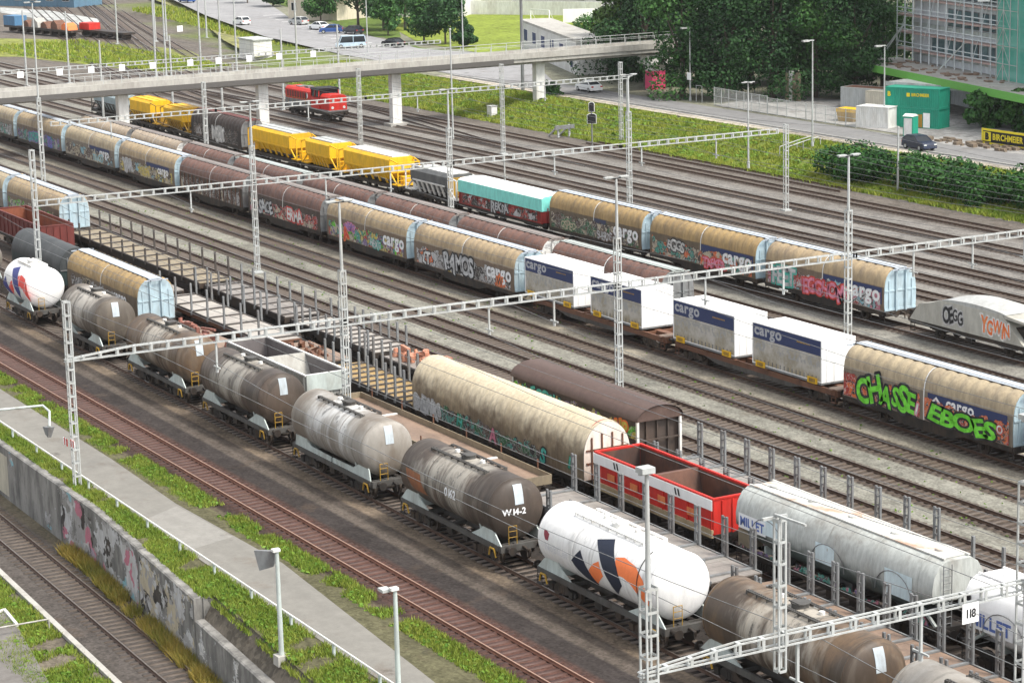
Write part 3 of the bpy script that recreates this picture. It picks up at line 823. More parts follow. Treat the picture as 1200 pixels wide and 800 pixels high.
def container_wagon(name, label, loc, L, group=None):
    w = thing(name, label, 'container wagon', loc, 0, group)
    gear(w, L, 'bogie', 'rust', 1.2, 1.15, .8)
    e = L/2-.62
    mb = MB()
    for s in (-1, 1): mb.prism_y([(-e*.62, .8), (-e*.45, .5), (e*.45, .5), (e*.62, .8)], s*1.2-.05, s*1.2+.05)
    mb.build('fish_belly_beam', M['under2'], w)
    mb = MB()
    for x in np.linspace(-e+.4, e-.4, 6):
        for s in (-1, 1): mb.box(x-.16, x+.16, s*1.28-.16, s*1.28+.1, 1.151, 1.2)
    mb.build('container_lock', M['rust'], w)
    mb = MB()
    for s in (-1, 1): mb.box(s*(e-.9), s*(e-.1), -1.2, 1.2, 1.16, 1.2)
    mb.build('end_platform', DECK['brown'], w)
    steps(w, L, 1.25, 'rust')
    return w
BOXSIDE = None
def swap_body(label, loc, L=7.8, dark=False, group=None):
    w = thing('swap_body', label, 'swap body', loc, 0, group)
    hx = L/2; z0, z1, hw = 1.23, 4.0, 1.26
    mb = MB(); mb.box(-hx, hx, -hw, hw, z0+.12, z1); mb.build('box', M['white'], w)
    mb = MB(); mb.quad((-hx+.03, -hw-.006, z0+.2), (hx-.03, -hw-.006, z0+.2), (hx-.03, -hw-.006, z1-.06), (-hx+.03, -hw-.006, z1-.06)); mb.build('curtain', BOXSIDE, w)
    mb = MB(); mb.quad((-hx+.05, -hw-.012, z1-.98), (hx-.05, -hw-.012, z1-.98), (hx-.05, -hw-.012, z1-.06), (-hx+.05, -hw-.012, z1-.06)); mb.build('sign_panel', M['navy'], w)
    mb = MB(); letters(mb, 'cargo', (-hx+.2, -hw-.018, z1-.72), (1, 0, 0), (0, 0, 1), .70, 0, .035, 0, None, 1.2); mb.build('lettering', M['lettergrey'], w)
    mb = MB(); k = hx*.30
    for i in range(9): mb.box(k+i*.16, k+.11+i*.16, -hw-.018, -hw-.012, z1-.5, z1-.42)
    mb.build('small_print', M['yellowdk'], w)
    mb = MB()
    for x in np.arange(-hx+.5, hx-.3, .42): mb.box(x-.03, x+.03, -hw-.03, -hw-.007, z0+.2, z0+.48)
    mb.build('curtain_strap', M['steel_dk'], w)
    mb = MB(); mb.box(-hx+.01, hx-.01, -hw-.02, hw+.02, z0, z0+.118)
    mb.build('floor_frame', M['steel_dk'], w)
    for s in (-1, 1):
        for y in (-1, 1):
            mb = MB(); x = s*(hx-.9); mb.box(x-.5, x+.5, y*(hw+.021), y*(hw+.07), z0-.02, z0+.36); mb.box(x-.3, x+.3, y*(hw+.071), y*(hw+.09), z0+.05, z0+.28, 1)
            mb.build('corner_pocket', [M['yellow'], M['yellowdk']], w)
    mb = MB()
    for s in (-1, 1):
        for y in (-hw, hw): mb.box(s*(hx-.07), s*(hx+.02), y-.02 if y < 0 else y-.05, y+.05 if y < 0 else y+.02, z0+.12, z1+.01)
    for y in (-.9, -.3, .3, .9): mb.box(hx+.001, hx+.03, y-.02, y+.02, z0+.2, z1-.1)
    mb.box(hx+.001, hx+.012, -hw+.05, hw-.05, z0+1.3, z0+1.34)
    mb.build('door_frame', M['cleanwhite'], w)
    return w

def locomotive(label, loc):
    w = thing('locomotive', label, 'locomotive', loc); L = 15.0
    gear(w, L, 'bogie', 'under', 1.3, 1.25, .85)
    e = L/2-.6
    mb = MB(); mb.box(-e, e, -1.45, 1.45, 1.26, 1.42); mb.build('running_board', M['steel_dk'], w)
    def hood(x0, x1, hw, zt): return [(x0, x1, hw, zt)]
    mb = MB()
    pr = lambda hw, z0, zt: [(-hw, z0), (hw, z0), (hw, zt-.3), (hw-.3, zt), (-hw+.3, zt), (-hw, zt-.3)]
    mb.prism(pr(1.22, 2.1, 3.55), -e+.3, 1.7); mb.build('long_hood', M['red'], w)
    mb = MB(); mb.prism([(-1.25, 1.42), (1.25, 1.42), (1.25, 2.098), (-1.25, 2.098)], -e+.28, 1.7); mb.build('hood_skirt', M['steel_dk'], w)
    mb = MB(); mb.prism(pr(1.22, 1.42, 3.3), 4.1, e-.2); mb.build('short_hood', M['red'], w)
    mb = MB(); mb.prism(pr(1.42, 1.42, 2.9), 1.72, 4.08); mb.build('cab', M['red'], w)
    mb = MB(); mb.prism([(-1.36, 2.902), (1.36, 2.902), (1.30, 3.75), (-1.30, 3.75)], 1.76, 4.04); mb.build('cab_window', M['glass'], w)
    mb = MB(); mb.prism([(-1.5, 3.752), (1.5, 3.752), (1.35, 3.98), (-1.35, 3.98)], 1.6, 4.2); mb.build('cab_roof', M['black'], w)
    mb = MB()
    for x in (1.74, 2.9, 4.06):
        for y in (-1.33, 1.33): mb.bar((x, y*1.04, 2.9), (x, y, 3.75), .1)
    mb.build('window_post', M['red'], w)
    mb = MB(); mb.box(e-.199, e-.1, -1.2, 1.2, 1.42, 2.3); mb.build('nose_panel', M['red'], w)
    mb = MB()
    for y in (-.8, .8): mb.cyl((e-.1, y, 2.0), (e-.05, y, 2.0), .16, n=14)
    for y in (-.8, .8):
        o = MB().cyl((e-.1, y, 1.75), (e-.04, y, 1.75), .17, n=14).build('headlight', M['lampglass'], w)
    mb = MB(); mb.cyl((.0, -1.225, 2.75), (.0, -1.235, 2.75), .38, n=24); mb.build('emblem', M['cleanwhite'], w)
    mb = MB(); mb.box(-2.4, -1.2, -.4, .4, 3.56, 3.8); mb.box(-4.6, -3.4, -.6, .6, 3.56, 3.66); mb.build('exhaust', M['steel_dk'], w)
    mb = MB()
    for s in (-1, 1):
        for x in np.linspace(-e+.2, 1.4, 7): mb.tube([(x, s*1.42, 1.42), (x, s*1.42, 2.35)], .02)
        mb.tube([(-e+.2, s*1.42, 2.35), (1.4, s*1.42, 2.35)], .02)
    mb.build('handrail', M['yellowdk'], w)
    mb = MB()
    for k in range(8):
        for s in (-1, 1): mb.box(-e+.8+k*.8, -e+1.35+k*.8, s*1.221, s*1.235, 2.25, 3.1)
    mb.build('louvre', M['darkred'], w)
    return w

# ------------------------------------------------------------------ cars, people
def car(label, loc, rz, col, kind='hatch', group=None):
    w = thing('parked_car' if 'parked' in label else 'car', label, 'car', loc, rz, group)
    L = {'hatch': 4.1, 'sedan': 4.6, 'van': 4.9}[kind]; h = {'hatch': 1.47, 'sedan': 1.43, 'van': 1.95}[kind]; hw = .87
    e = L/2
    low = [(-e, .35, .80), (-e+.05, .62, .86), (-e+.25, .86, hw), (-e+1.15, .96, hw), (e-.5, .98, hw), (e-.08, .9, hw*.97), (e, .5, .82)]
    secs = []
    for x, z, y in low:
        secs.append([(x, -y, .28), (x, y, .28), (x, y*1.0, z*.75), (x, y*.96, z), (x, -y*.96, z), (x, -y*1.0, z*.75)])
    mb = MB(); mb.loft(secs, 0, False, True, True); mb.build('body', col, w)
    if kind == 'van': g = [(-e+.55, .9, .9), (-e+1.0, h-.05, .80), (e-.25, h-.06, .80), (e-.06, .95, .86)]
    elif kind == 'sedan': g = [(-e+1.15, .95, .84), (-e+1.95, h-.04, .66), (e-1.35, h-.05, .66), (e-.6, .97, .82)]
    else: g = [(-e+1.0, .95, .84), (-e+1.75, h-.04, .68), (e-.75, h-.06, .68), (e-.12, .97, .82)]
    (xa, za, ya), (xb, zb, yb), (xc, zc_, yc), (xd, zd, yd) = g
    mb = MB(); v = [(xa, -ya, za), (xa, ya, za), (xb, yb, zb), (xb, -yb, zb), (xc, -yc, zc_), (xc, yc, zc_), (xd, yd, zd), (xd, -yd, zd)]
    mb.add(v, [(0, 3, 2, 1), (4, 7, 6, 5), (0, 7, 4, 3), (1, 2, 5, 6)]); mb.build('window', M['glass'], w)
    mb = MB(); mb.box(xb-.02, xc+.02, -yb-.01, yb+.01, min(zb, zc_)-.02, max(zb, zc_)+.05)
    for s in (-1, 1):
        mb.bar((xa, s*ya, za), (xb, s*yb, zb), .07); mb.bar((xd, s*yd, zd), (xc, s*yc, zc_), .09); mb.bar(((xb+xc)/2, s*(yb+.09), za), ((xb+xc)/2, s*yb, zb), .08)
    mb.build('roof', col, w)
    for x in (-e+.8, e-.8):
        for s in (-1, 1):
            mb = MB(); mb.cyl((x, s*(hw-.2), .31), (x, s*(hw+.02), .31), .31, n=16); wh = mb.build('wheel', M['rubber'], w)
            mb = MB(); mb.cyl((x, s*(hw+.02), .31), (x, s*(hw+.03), .31), .18, n=12); mb.build('rim', M['steel'], wh)
    for s in (-1, 1):
        MB().box(-e-.012, -e+.05, s*.62-.16, s*.62+.16, .6, .72).build('headlight', M['lampglass'], w)
        MB().box(e-.06, e+.012, s*.66-.14, s*.66+.14, .66, .84).build('tail_light', M['red'], w)
    return w
def person(label, loc, rz, shirt, trousers, group=None):
    """one continuous skinned figure, standing with slightly bent arms; hair is its child"""
    J = {'pel': (0,0,.95,.13,.11), 'bel': (0,0,1.1,.135,.10), 'che': (0,0,1.32,.165,.11), 'nek': (0,0,1.5,.06,.06), 'hd0': (0,-.01,1.6,.085,.095), 'hd1': (0,-.01,1.72,.08,.095),
      'shl': (-.19,0,1.42,.065,.065), 'ell': (-.25,.03,1.14,.045,.045), 'wrl': (-.24,-.1,.92,.032,.03), 'hnl': (-.23,-.15,.84,.035,.025),
      'shr': (.19,0,1.42,.065,.065), 'elr': (.25,.03,1.14,.045,.045), 'wrr': (.24,-.08,.91,.032,.03), 'hnr': (.23,-.12,.82,.035,.025),
      'hil': (-.1,0,.88,.095,.095), 'knl': (-.11,-.02,.48,.065,.065), 'anl': (-.12,.02,.09,.045,.05), 'fol': (-.13,-.14,.05,.045,.035),
      'hir': (.1,0,.88,.095,.095), 'knr': (.12,-.03,.48,.065,.065), 'anr': (.13,.03,.09,.045,.05), 'for': (.14,-.13,.05,.045,.035)}
    Ed = ['pel-bel','bel-che','che-nek','nek-hd0','hd0-hd1','che-shl','shl-ell','ell-wrl','wrl-hnl','che-shr','shr-elr','elr-wrr','wrr-hnr','pel-hil','hil-knl','knl-anl','anl-fol','pel-hir','hir-knr','knr-anr','anr-for']
    ks = list(J); me = bpy.data.meshes.new('person')
    me.from_pydata([J[k][:3] for k in ks], [tuple(ks.index(q) for q in ed.split('-')) for ed in Ed], [])
    o = bpy.data.objects.new('person', me); C.objects.link(o); o.location = loc; o.rotation_euler = (0, 0, rz)
    o.modifiers.new('skin', 'SKIN'); sb = o.modifiers.new('sub', 'SUBSURF'); sb.levels = 1; sb.render_levels = 1
    if not me.skin_vertices: 
        bpy.context.view_layer.objects.active = o; bpy.ops.mesh.customdata_skin_add()
    for k, q in zip(ks, me.skin_vertices[0].data): q.radius = J[k][3:5]; q.use_root = (k == 'pel')
    m, nt, b = new_mat('clothes_and_skin'); tc = nt.nodes.new('ShaderNodeTexCoord'); sp = nt.nodes.new('ShaderNodeSeparateXYZ'); nt.links.new(tc.outputs['Object'], sp.inputs[0])
    k1 = maprange(nt, sp.outputs['Z'], .93, .95); k2 = maprange(nt, sp.outputs['Z'], 1.5, 1.52)
    c = mix(nt, k1, trousers, shirt); c = mix(nt, k2, c, (.5, .3, .22)); nt.links.new(c, b.inputs['Base Color']); b.inputs['Roughness'].default_value = .8
    me.materials.append(m)
    mb = MB(); mb.lathe([(-.09, .02), (-.06, .075), (0, .105), (.05, .1), (.09, .06), (.1, .01)], 0, 0, 14)
    h = MB(); h.add([(y, -.0+z*.0+(x*.9), 1.735+z*.75) for x, y, z in mb.v], mb.f, 0, True); h.build('hair', flat('hair_brown', (.05, .03, .02)), o)
    return tag(o, label, 'person', group)
# ------------------------------------------------------------------ the setting
def struct(o, label=None): o['kind'] = 'structure'; return o
TY = dict(T1=47.5, R1=53.8, R2=59.1, R3=63.5, R4=68.2, R5=73.5, TB=77.9, TA=82.3, C=86.5, C2=90.9, C4=99.1, D=104.0, E1=108.4, E2=112.9, E3=117.2, F4=121.5, F3=125.9, F2=130.6, F1=136.4)
def lerp3(a, b, t): return tuple(a[i]+(b[i]-a[i])*t for i in range(3))
GRAVEL, BED, BEDD = (.215, .21, .18), (.085, .066, .053), (.085, .068, .056)
def yard_col(y):
    if y < 45.6: return (.10, .085, .06)
    if y < 49.1: return lerp3((.095, .05, .04), (.05, .036, .032), min(1, abs(y-47.5)/1.7)**2)
    if y < 50.3: return (.043, .037, .035)
    if y < 51.1: return (.095, .08, .068)
    if y < 51.7: return (.06, .05, .043)
    if y < 52.5: return (.15, .118, .088)
    if y < 57.0: return (.035, .03, .027)
    if y < 71.0: return (.07, .058, .05)
    d = min(abs(y-v) for v in TY.values())
    far = min(1, max(0, (y-92)/25))
    g = lerp3(GRAVEL, (.18, .17, .157), far); b = lerp3(BED, (.083, .071, .063), far)
    if y > 133.6: g = lerp3(g, (.13, .115, .1), min(1, (y-133.6)/2))
    t = min(1, max(0, (d-1.12)/.38)); t = t*t*(3-2*t)
    if 82.3 < y < 92: g = lerp3(g, (.25, .225, .18), min(1, (y-82.3)/2))
    return lerp3(b, g, t)
def boff(x): return max(0.0, (-322-x)*.262)
def bank_z(y, x=0.0):
    t = min(1, max(0, (y-boff(x)-141.2)/(152.4-141.2))); t = t*t*(3-2*t)
    return -.2+1.68*t
def ground_mat(name, gscale=8.0, contrast=.42, bumpy=.5, attr=True, col=None, amp=.5):
    m, nt, b = new_mat(name)
    tc = nt.nodes.new('ShaderNodeTexCoord'); o = tc.outputs['Object']
    if attr:
        a = nt.nodes.new('ShaderNodeAttribute'); a.attribute_name = 'Col'; base = a.outputs['Color']
    else: base = col
    vo = nt.nodes.new('ShaderNodeTexVoronoi'); vo.inputs['Scale'].default_value = gscale; nt.links.new(o, vo.inputs['Vector'])
    sp = nt.nodes.new('ShaderNodeSeparateColor'); nt.links.new(vo.outputs['Color'], sp.inputs[0])
    n1 = noise(nt, o, .12, 5, .6, .3, .7); n2 = noise(nt, o, 1.1, 6, .7, .3, .7)
    st = nt.nodes.new('ShaderNodeMapping'); nt.links.new(o, st.inputs['Vector']); st.inputs['Scale'].default_value = (.05, .9, 1)
    n3 = noise(nt, st.outputs[0], 1.0, 4, .6, .3, .7)
    v = math_(nt, 'ADD', math_(nt, 'MULTIPLY', sp.outputs[0], contrast), math_(nt, 'MULTIPLY', n2, .35))
    v = math_(nt, 'ADD', v, math_(nt, 'MULTIPLY', n1, .25)); v = math_(nt, 'ADD', v, math_(nt, 'MULTIPLY', n3, .14))
    g = maprange(nt, v, .0, contrast+.85, 1-amp, 1+amp)
    cc = nt.nodes.new('ShaderNodeCombineColor')
    for k in range(3): nt.links.new(g, cc.inputs[k])
    c = mix(nt, 1.0, base, cc.outputs[0], 'MULTIPLY')
    st2 = noise(nt, o, .28, 6, .75, .60, .68); c = mix(nt, math_(nt, 'MULTIPLY', st2, .5), c, (.045, .04, .036))      # oil and soot
    # scattered rust and fine soil
    ru = noise(nt, o, .45, 6, .7, .55, .7); c = mix(nt, math_(nt, 'MULTIPLY', ru, .3), c, (.12, .085, .06))
    nt.links.new(c, b.inputs['Base Color']); b.inputs['Roughness'].default_value = .95; b.inputs['Specular IOR Level'].default_value = .1
    bump(nt, b, v, bumpy, .06)
    return m
def grid_sheet(name, xs, ys, zf, cf, mat_, kind='structure'):
    xs, ys = list(xs), list(ys); nx, ny = len(xs), len(ys)
    vs = [(x, y, zf(x, y)) for x in xs for y in ys]
    fs = [(i*ny+j, (i+1)*ny+j, (i+1)*ny+j+1, i*ny+j+1) for i in range(nx-1) for j in range(ny-1)]
    me = np_mesh(name, vs, fs, 4, mat_)
    if cf:
        ca = me.color_attributes.new('Col', 'FLOAT_COLOR', 'POINT')
        cols = np.array([(*cf(x, y), 1) for x in xs for y in ys], dtype=np.float32); ca.data.foreach_set('color', cols.ravel())
    o = bpy.data.objects.new(name, me); C.objects.link(o); o['kind'] = kind
    return o
MG = ground_mat('yard_gravel')
wall_y = lambda x: 39.55 - (.07 if x > -118 else .01)*max(-100, min(40, x+118))
ys = list(np.arange(45.2, 146, .22)) + list(np.arange(146, 156.1, 1.0))
ys += [158, 165, 175, 190, 210, 240, 280, 340, 450, 700, 1200]
def zf(x, y): return bank_z(y, x) if y > 141 else -.2
def cf(x, y):
    if y > 141.2+boff(x): return (.13, .17, .035) if y < 154+boff(x) else (.2, .2, .15)
    if x < -322 and y > 119: return (.135, .12, .105)
    return yard_col(y)
grid_sheet('ground', list(range(-1200, -620, 60))+list(range(-620, 90, 15)), ys, zf, cf, MG)
grid_sheet('ground', [-1200, -600, -400, -250, -170]+list(range(-160, -104, 4))+[-102, -100.95, -100.85]+list(range(-100, -60, 4))+[-40, 0, 80], [0, .1, .3, .5, .7, .8, .9, 1.0], lambda x, y: 0, lambda x, y: (.10, .095, .055), MG)
up = C.objects[-1] if False else bpy.data.objects['ground.001']
for v in up.data.vertices:
    y0 = wall_y(v.co.x)+(.42 if v.co.x < -100.92 else 1.05); v.co.y = y0+(45.2-y0)*v.co.y
    v.co.z = -.03 if v.co.y < 44.5 else (-.08 if v.co.y < 45 else -.2)
grid_sheet('lower_ground', [-1200, -400, -200]+list(range(-180, -40, 3))+[0, 80], list(np.arange(-60, 30, 10))+list(np.arange(30, 41.2, .35)), lambda x, y: -3.2, lambda x, y: ((.085, .075, .068) if y > 34.7-.03*(x+120)-.3 and y < 39 else ((.14, .12, .085) if y >= 39 else (.15, .13, .10))), MG)

# ---- tracks
def track(y0, xa, xb, pts=None, red=False, z=0.0, sleepers=True, slope=0.0):
    """a straight track from xa to xb at y0, or along pts"""
    t = bpy.data.objects.new('railway_track', None); C.objects.link(t); t['kind'] = 'structure'
    pts = pts or [(xa, y0), (xb, y0+slope*(xb-xa))]
    P = [Vector((x, y, 0)) for x, y in pts]; nrm = []
    for i in range(len(P)):
        d = (P[min(i+1, len(P)-1)]-P[max(i-1, 0)]).normalized(); nrm.append(Vector((-d.y, d.x, 0)))
    for s in (-1, 1):
        mb = MB()
        prof = [(-.075, -.155), (.075, -.155), (.075, -.13), (.02, -.11), (.02, -.045), (.036, -.03), (.036, 0), (-.036, 0), (-.036, -.03), (-.02, -.045), (-.02, -.11), (-.075, -.13)]
        secs = []
        for p, n in zip(P, nrm):
            c = p+n*s*.753; secs.append([(c.x+n.x*q, c.y+n.y*q, z+h) for q, h in prof])
        n_ = len(prof)
        for k in range(len(secs)-1):
            for i in range(n_):
                j = (i+1) % n_; mb.add([secs[k][i], secs[k][j], secs[k+1][j], secs[k+1][i]], [(0, 1, 2, 3)], 1 if i == 6 else 0)
        mb.build('rail', [M['railred'], M['railredtop']] if red else [M['rail'], M['railtop']], t)
    if sleepers:
        V = []; F = []
        for (a, b) in zip(P[:-1], P[1:]):
            L = (b-a).length; d = (b-a).normalized(); n = Vector((-d.y, d.x, 0)); k = 0.0
            while k < L:
                c = a+d*(k+RS.uniform(-.02, .02)); zt = z-.155+RS.uniform(-.012, .004); base = len(V)
                hl = 1.28+RS.uniform(-.03, .03)
                for h in (z-.26, zt):
                    for qx, qy in ((-.125, -hl), (.125, -hl), (.125, hl), (-.125, hl)):
                        V.append((c.x+d.x*qx+n.x*qy, c.y+d.y*qx+n.y*qy, h))
                F += [tuple(base+i for i in f) for f in ((4,5,6,7),(0,1,5,4),(1,2,6,5),(2,3,7,6),(3,0,4,7))]
                k += .62
        me = np_mesh('sleepers', V, F, 4, M['sleeper_red'] if red else M['sleeper'])
        o = bpy.data.objects.new('sleepers', me); C.objects.link(o); o.parent = t
    return t
for k in ('T1',): track(TY[k], -330, -40, red=True)
for k in ('R1', 'R2', 'R3', 'R4', 'R5', 'TB', 'TA', 'C', 'C2', 'C4', 'D', 'E1', 'E2', 'E3'): track(TY[k], -470, -40)
for k, dy in (('F4', 0), ('F3', 1.0), ('F2', 1.8), ('F1', 1.5)):
    y = TY[k]; track(y, 0, 0, [(-40, y), (-300, y), (-330, y+1.2), (-362, y+6+dy), (-400, y+15.5+dy), (-450, y+28+dy), (-560, y+57+dy), (-700, y+94+dy)][::-1])
for q in (4.5, 9.0, 13.5): track(0, 0, 0, [(-700, 231-q*.2-0), (-560, 194+q*.0-.0-q*.35), (-450, 165-q*.5), (-400, 152-q*.62), (-365, 141.8-q*.7), (-335, 133.5-q*.75)])
track(0, 0, 0, [(-560, 181), (-450, 153), (-390, 138.5), (-350, 129), (-300, 121.6)])
track(0, 0, 0, [(-560, 176.5), (-450, 148.5), (-400, 137), (-360, 126.5), (-310, 117.3)])
track(38.72, -200, -50, z=-3.0, slope=-.0185)
# crossovers between the far tracks
track(0, 0, 0, [(-300, 136.4), (-280, 135.6), (-262, 133.4), (-245, 131.2), (-232, 130.6)], sleepers=False)
track(0, 0, 0, [(-330, 126.3), (-305, 127.2), (-285, 129.6), (-268, 130.6)], sleepers=False)
# siding that ends at the buffer stop
track(140.2, -234, -186, sleepers=True)

# ---- path with its edge, guard rail, wall
MP = ground_mat('path_asphalt', 9, .10, .15, False, (.205, .198, .18), .16)
def ribbon(name, pts_l, pts_r, z, mat_, kind='structure', th=.0):
    vs = []; fs = []
    for (a, b) in zip(pts_l, pts_r): vs += [(a[0], a[1], z), (b[0], b[1], z)]
    for i in range(len(pts_l)-1): fs.append((2*i, 2*i+2, 2*i+3, 2*i+1))
    mb = MB(); mb.add(vs, fs); 
    if mb.v:
        a, b, c = (Vector(mb.v[q]) for q in mb.f[0][:3])
        if (b-a).cross(c-a).z < 0: mb.f = [tuple(reversed(f)) for f in mb.f]
    o = mb.build(name, mat_); o['kind'] = kind; return o
ribbon('path', [(-300, 41.6), (-150, 41.45), (-128, 41.2), (-106, 40.98), (-60, 40.8)], [(-300, 44.3), (-150, 44.25), (-128, 44.1), (-117, 43.75), (-104, 44.2), (-94, 44.7), (-60, 44.75)], .0, MP)
MR = ground_mat('road_asphalt', 6, .12, .15, False, (.20, .20, .20), .2)
MPATCH = ground_mat('path_repair', 9, .2, .2, False, (.245, .238, .22), .16)
ribbon('path', [(-115, 41.15), (-108.5, 41.06)], [(-116.5, 43.6), (-109.5, 43.9)], .004, MPATCH)
mw, nt, b_ = new_mat('painted_wall_concrete')
tc = nt.nodes.new('ShaderNodeTexCoord'); o_ = tc.outputs['Object']; sp = nt.nodes.new('ShaderNodeSeparateXYZ'); nt.links.new(o_, sp.inputs[0])
mp = nt.nodes.new('ShaderNodeMapping'); nt.links.new(o_, mp.inputs['Vector']); mp.inputs['Scale'].default_value = (1, 1, .3)
cw = mix(nt, noise(nt, mp.outputs[0], .9, 7, .7, .35, .65), (.115, .112, .105), (.27, .262, .245)); cw = mix(nt, math_(nt, 'MULTIPLY', noise(nt, mp.outputs[0], 2.2, 6, .7, .5, .7), .6), cw, (.06, .06, .055))
nt.links.new(cw, b_.inputs['Base Color']); b_.inputs['Roughness'].default_value = .9
wl = thing('retaining_wall', 'grey concrete retaining wall covered in faded graffiti above the lower track', 'wall')
def wallseg(xa, xb, zt, n=10, th=.45, back=0.0):
    mb = MB(); secs = []
    for k in range(n+1):
        x = xa+(xb-xa)*k/n; y = wall_y(x)+back; secs.append([(x, y, -3.35), (x, y+th, -3.35), (x, y+th, zt), (x, y+.08, zt), (x, y, zt-.06)])
    mb.loft(secs, 0, False, True, True); return mb.build('wall_panel', mw, wl)
wallseg(-230, -124.1, .02); wallseg(-124.0, -110.2, .03); wallseg(-110.1, -101.0, .0); wallseg(-100.9, -60, -1.0)
mb = MB(); secs = []
for k in range(21):
    x = -100.9+(40.9)*k/20; y = wall_y(x); secs.append([(x, y+.40, -1.08), (x, y+1.1, -.04)])
mb.loft([s for s in secs], 0, True, False); mb.f = [tuple(reversed(f)) for f in mb.f]; sl = mb.build('soil_slope', ground_mat('dark_soil', 5, .5, .5, False, (.12, .105, .085))); sl['kind'] = 'structure'
# paint on the wall: pale rectangle, weathered spray paint
def wall_film(xa, xb, za, zb, mat_, off, n=12):
    mb = MB(); secs = []
    for k in range(n+1):
        x = xa+(xb-xa)*k/n; y = wall_y(x)-off; secs.append([(x, y, za), (x, y, zb)])
    mb.loft(secs, 0, False, False)
    mb.build('graffiti', mat_, wl)
wall_film(-150, -133.9, -2.95, -.5, paint('pale_wall_paint', (.50, .47, .38), (.28, .26, .22), .6, .8), .008)
wall_film(-133.5, -124.2, -3, 0, graf_mat(['sky', 'grey', 'silver', 'grey', 'grey'], 201, .22, -3, .1, .8, False), .010)
wall_film(-124.0, -110.3, -3, 0, graf_mat(['black', 'silver', 'grey', 'grey', 'silver', 'sky', 'silver', 'grey', 'pink', 'grey', 'silver'], 207, .55, -3, .1, .55, False), .010)
wall_film(-110.1, -101.2, -3, 0, graf_mat(['cream', 'silver', 'grey', 'silver', 'cream', 'black', 'silver', 'grey', 'cream'], 209, .6, -3, .1, .8, False), .010)
wall_film(-100.8, -86, -3, -1.0, graf_mat(['white', 'silver', 'grey', 'white'], 213, .25, -3, -.9, 1.2, False), .010)
MB().box(-101.2, -100.92, wall_y(-101)+.452, wall_y(-101)+1.5, -3.3, -.02).build('wall_panel', mw, wl)
gr = thing('guard_rail', 'long low white metal guard rail along the grey footpath', 'railing')
mb = MB(); gy = lambda x: 40.75-.012*(x+120)*.5
mb.tube([(x, gy(x), .55) for x in (-200, -150, -120, -100, -80, -62)], .045, 8); mb.build('rail', M['offwhite'], gr)
for x in np.arange(-150, -62, 4.6): MB().box(x-.07, x+.07, gy(x)-.05, gy(x)+.05, -.1, .52).build('post', M['palegreen'], gr)
kb = thing('kerb', 'narrow pale concrete kerb beside the lower track', 'kerb')
mb = MB(); secs = []
for x in (-200, -140, -110, -60): y = 34.75-.032*(x+118); secs.append([(x, y-.15, -3.3), (x, y+.15, -3.3), (x, y+.15, -3.02), (x, y-.15, -3.02)])
mb.loft(secs, 0, False, True, True); mb.build('kerb_stone', M['concrete'], kb)
a = at(0, 745, -3.1); b = at(12, 718, -3.1); c = at(22, 735, -3.1); d = at(52, 790, -3.1)
sl = MB().add([at(-30, 730, -3.05), at(-30, 830, -3.05), at(58, 800, -3.05), at(10, 715, -3.05)], [(0, 1, 2, 3)]); 
so = sl.build('concrete_slab', M['concrete_dk']); so['kind'] = 'structure'
sf = thing('slab_frame', 'white angled metal edge frame on the dark concrete slab by the kerb', 'frame')
MB().bar(at(-30, 728, -3.0), at(5, 714, -3.0), .12).bar(at(5, 714, -3.0), at(20, 732, -3.0), .14).build('edge_bar', M['offwhite'], sf)
pp = thing('handrail', 'thin grey pipe handrail reaching from the kerb over the slab', 'railing')
p0, p1 = at(-40, 742, -2.6), at(57, 725, -2.6)
MB().tube([p0, p1], .045, 8).build('rail', M['concrete'], pp); MB().tube([p1, (p1.x, p1.y, -3.2)], .045, 8).build('post', M['concrete'], pp)

# ---- road, footways, field (z = 1.5)
ZR = 1.5
def poly(name, pts, z, mat_, kind='structure'):
    mb = MB(); v = [(p[0], p[1], z) for p in pts]
    ar = sum(v[i][0]*v[(i+1) % len(v)][1]-v[(i+1) % len(v)][0]*v[i][1] for i in range(len(v)))
    if ar < 0: v = v[::-1]
    mb.add(v, [tuple(range(len(v)))]); o = mb.build(name, mat_); o['kind'] = kind; return o
pp_ = lambda L, z=ZR: [tuple(at(x, y, z)[:2]) for x, y in L]
poly('road', [(-300, 156.2), (20, 154.4), (20, 162.6), (-300, 162.6)], ZR+.02, MR)
poly('pavement', [(-300, 154.3), (20, 152.6), (20, 154.25), (-300, 156.05)], ZR+.12, ground_mat('sandy_verge', 5, .2, .2, False, (.40, .36, .30)))
mb = MB(); mb.prism([(0, 1.4), (.16, 1.4), (.16, 1.64), (0, 1.64)], -300, 20); k_ = thing('kerb', 'long white kerb between the upper road and the sandy verge', 'kerb'); k_.location = (0, 155.3, 0); k_.rotation_euler = (0, 0, -.0056); ko = mb.build('kerb_stone', M['concrete'], k_)
poly('parking_lot', pp_([(650, 97), (560, 93), (480, 78), (400, 64), (310, 43), (240, 18), (190, -6), (300, -6), (345, 25), (440, 44), (490, 57), (560, 62), (612, 62)]), ZR+.035, ground_mat('lot_asphalt', 6, .12, .15, False, (.27, .27, .275), .2))
poly('yard_pavement', pp_([(837, 124), (1060, 158), (1110, 170), (1300, 195), (1300, 130), (1000, 118), (900, 112)]), ZR+.03, ground_mat('light_concrete_yard', 6, .12, .15, False, (.30, .295, .285)))
MF = ground_mat('meadow', 3, .3, .4, False, (.19, .24, .04))
MGR = ground_mat('lawn', 3, .35, .5, False, (.10, .15, .035))
poly('playing_field', pp_([(560, 62), (612, 61), (720, 46), (740, 16), (470, 18), (455, 30), (490, 50)]), ZR+.03, MF)
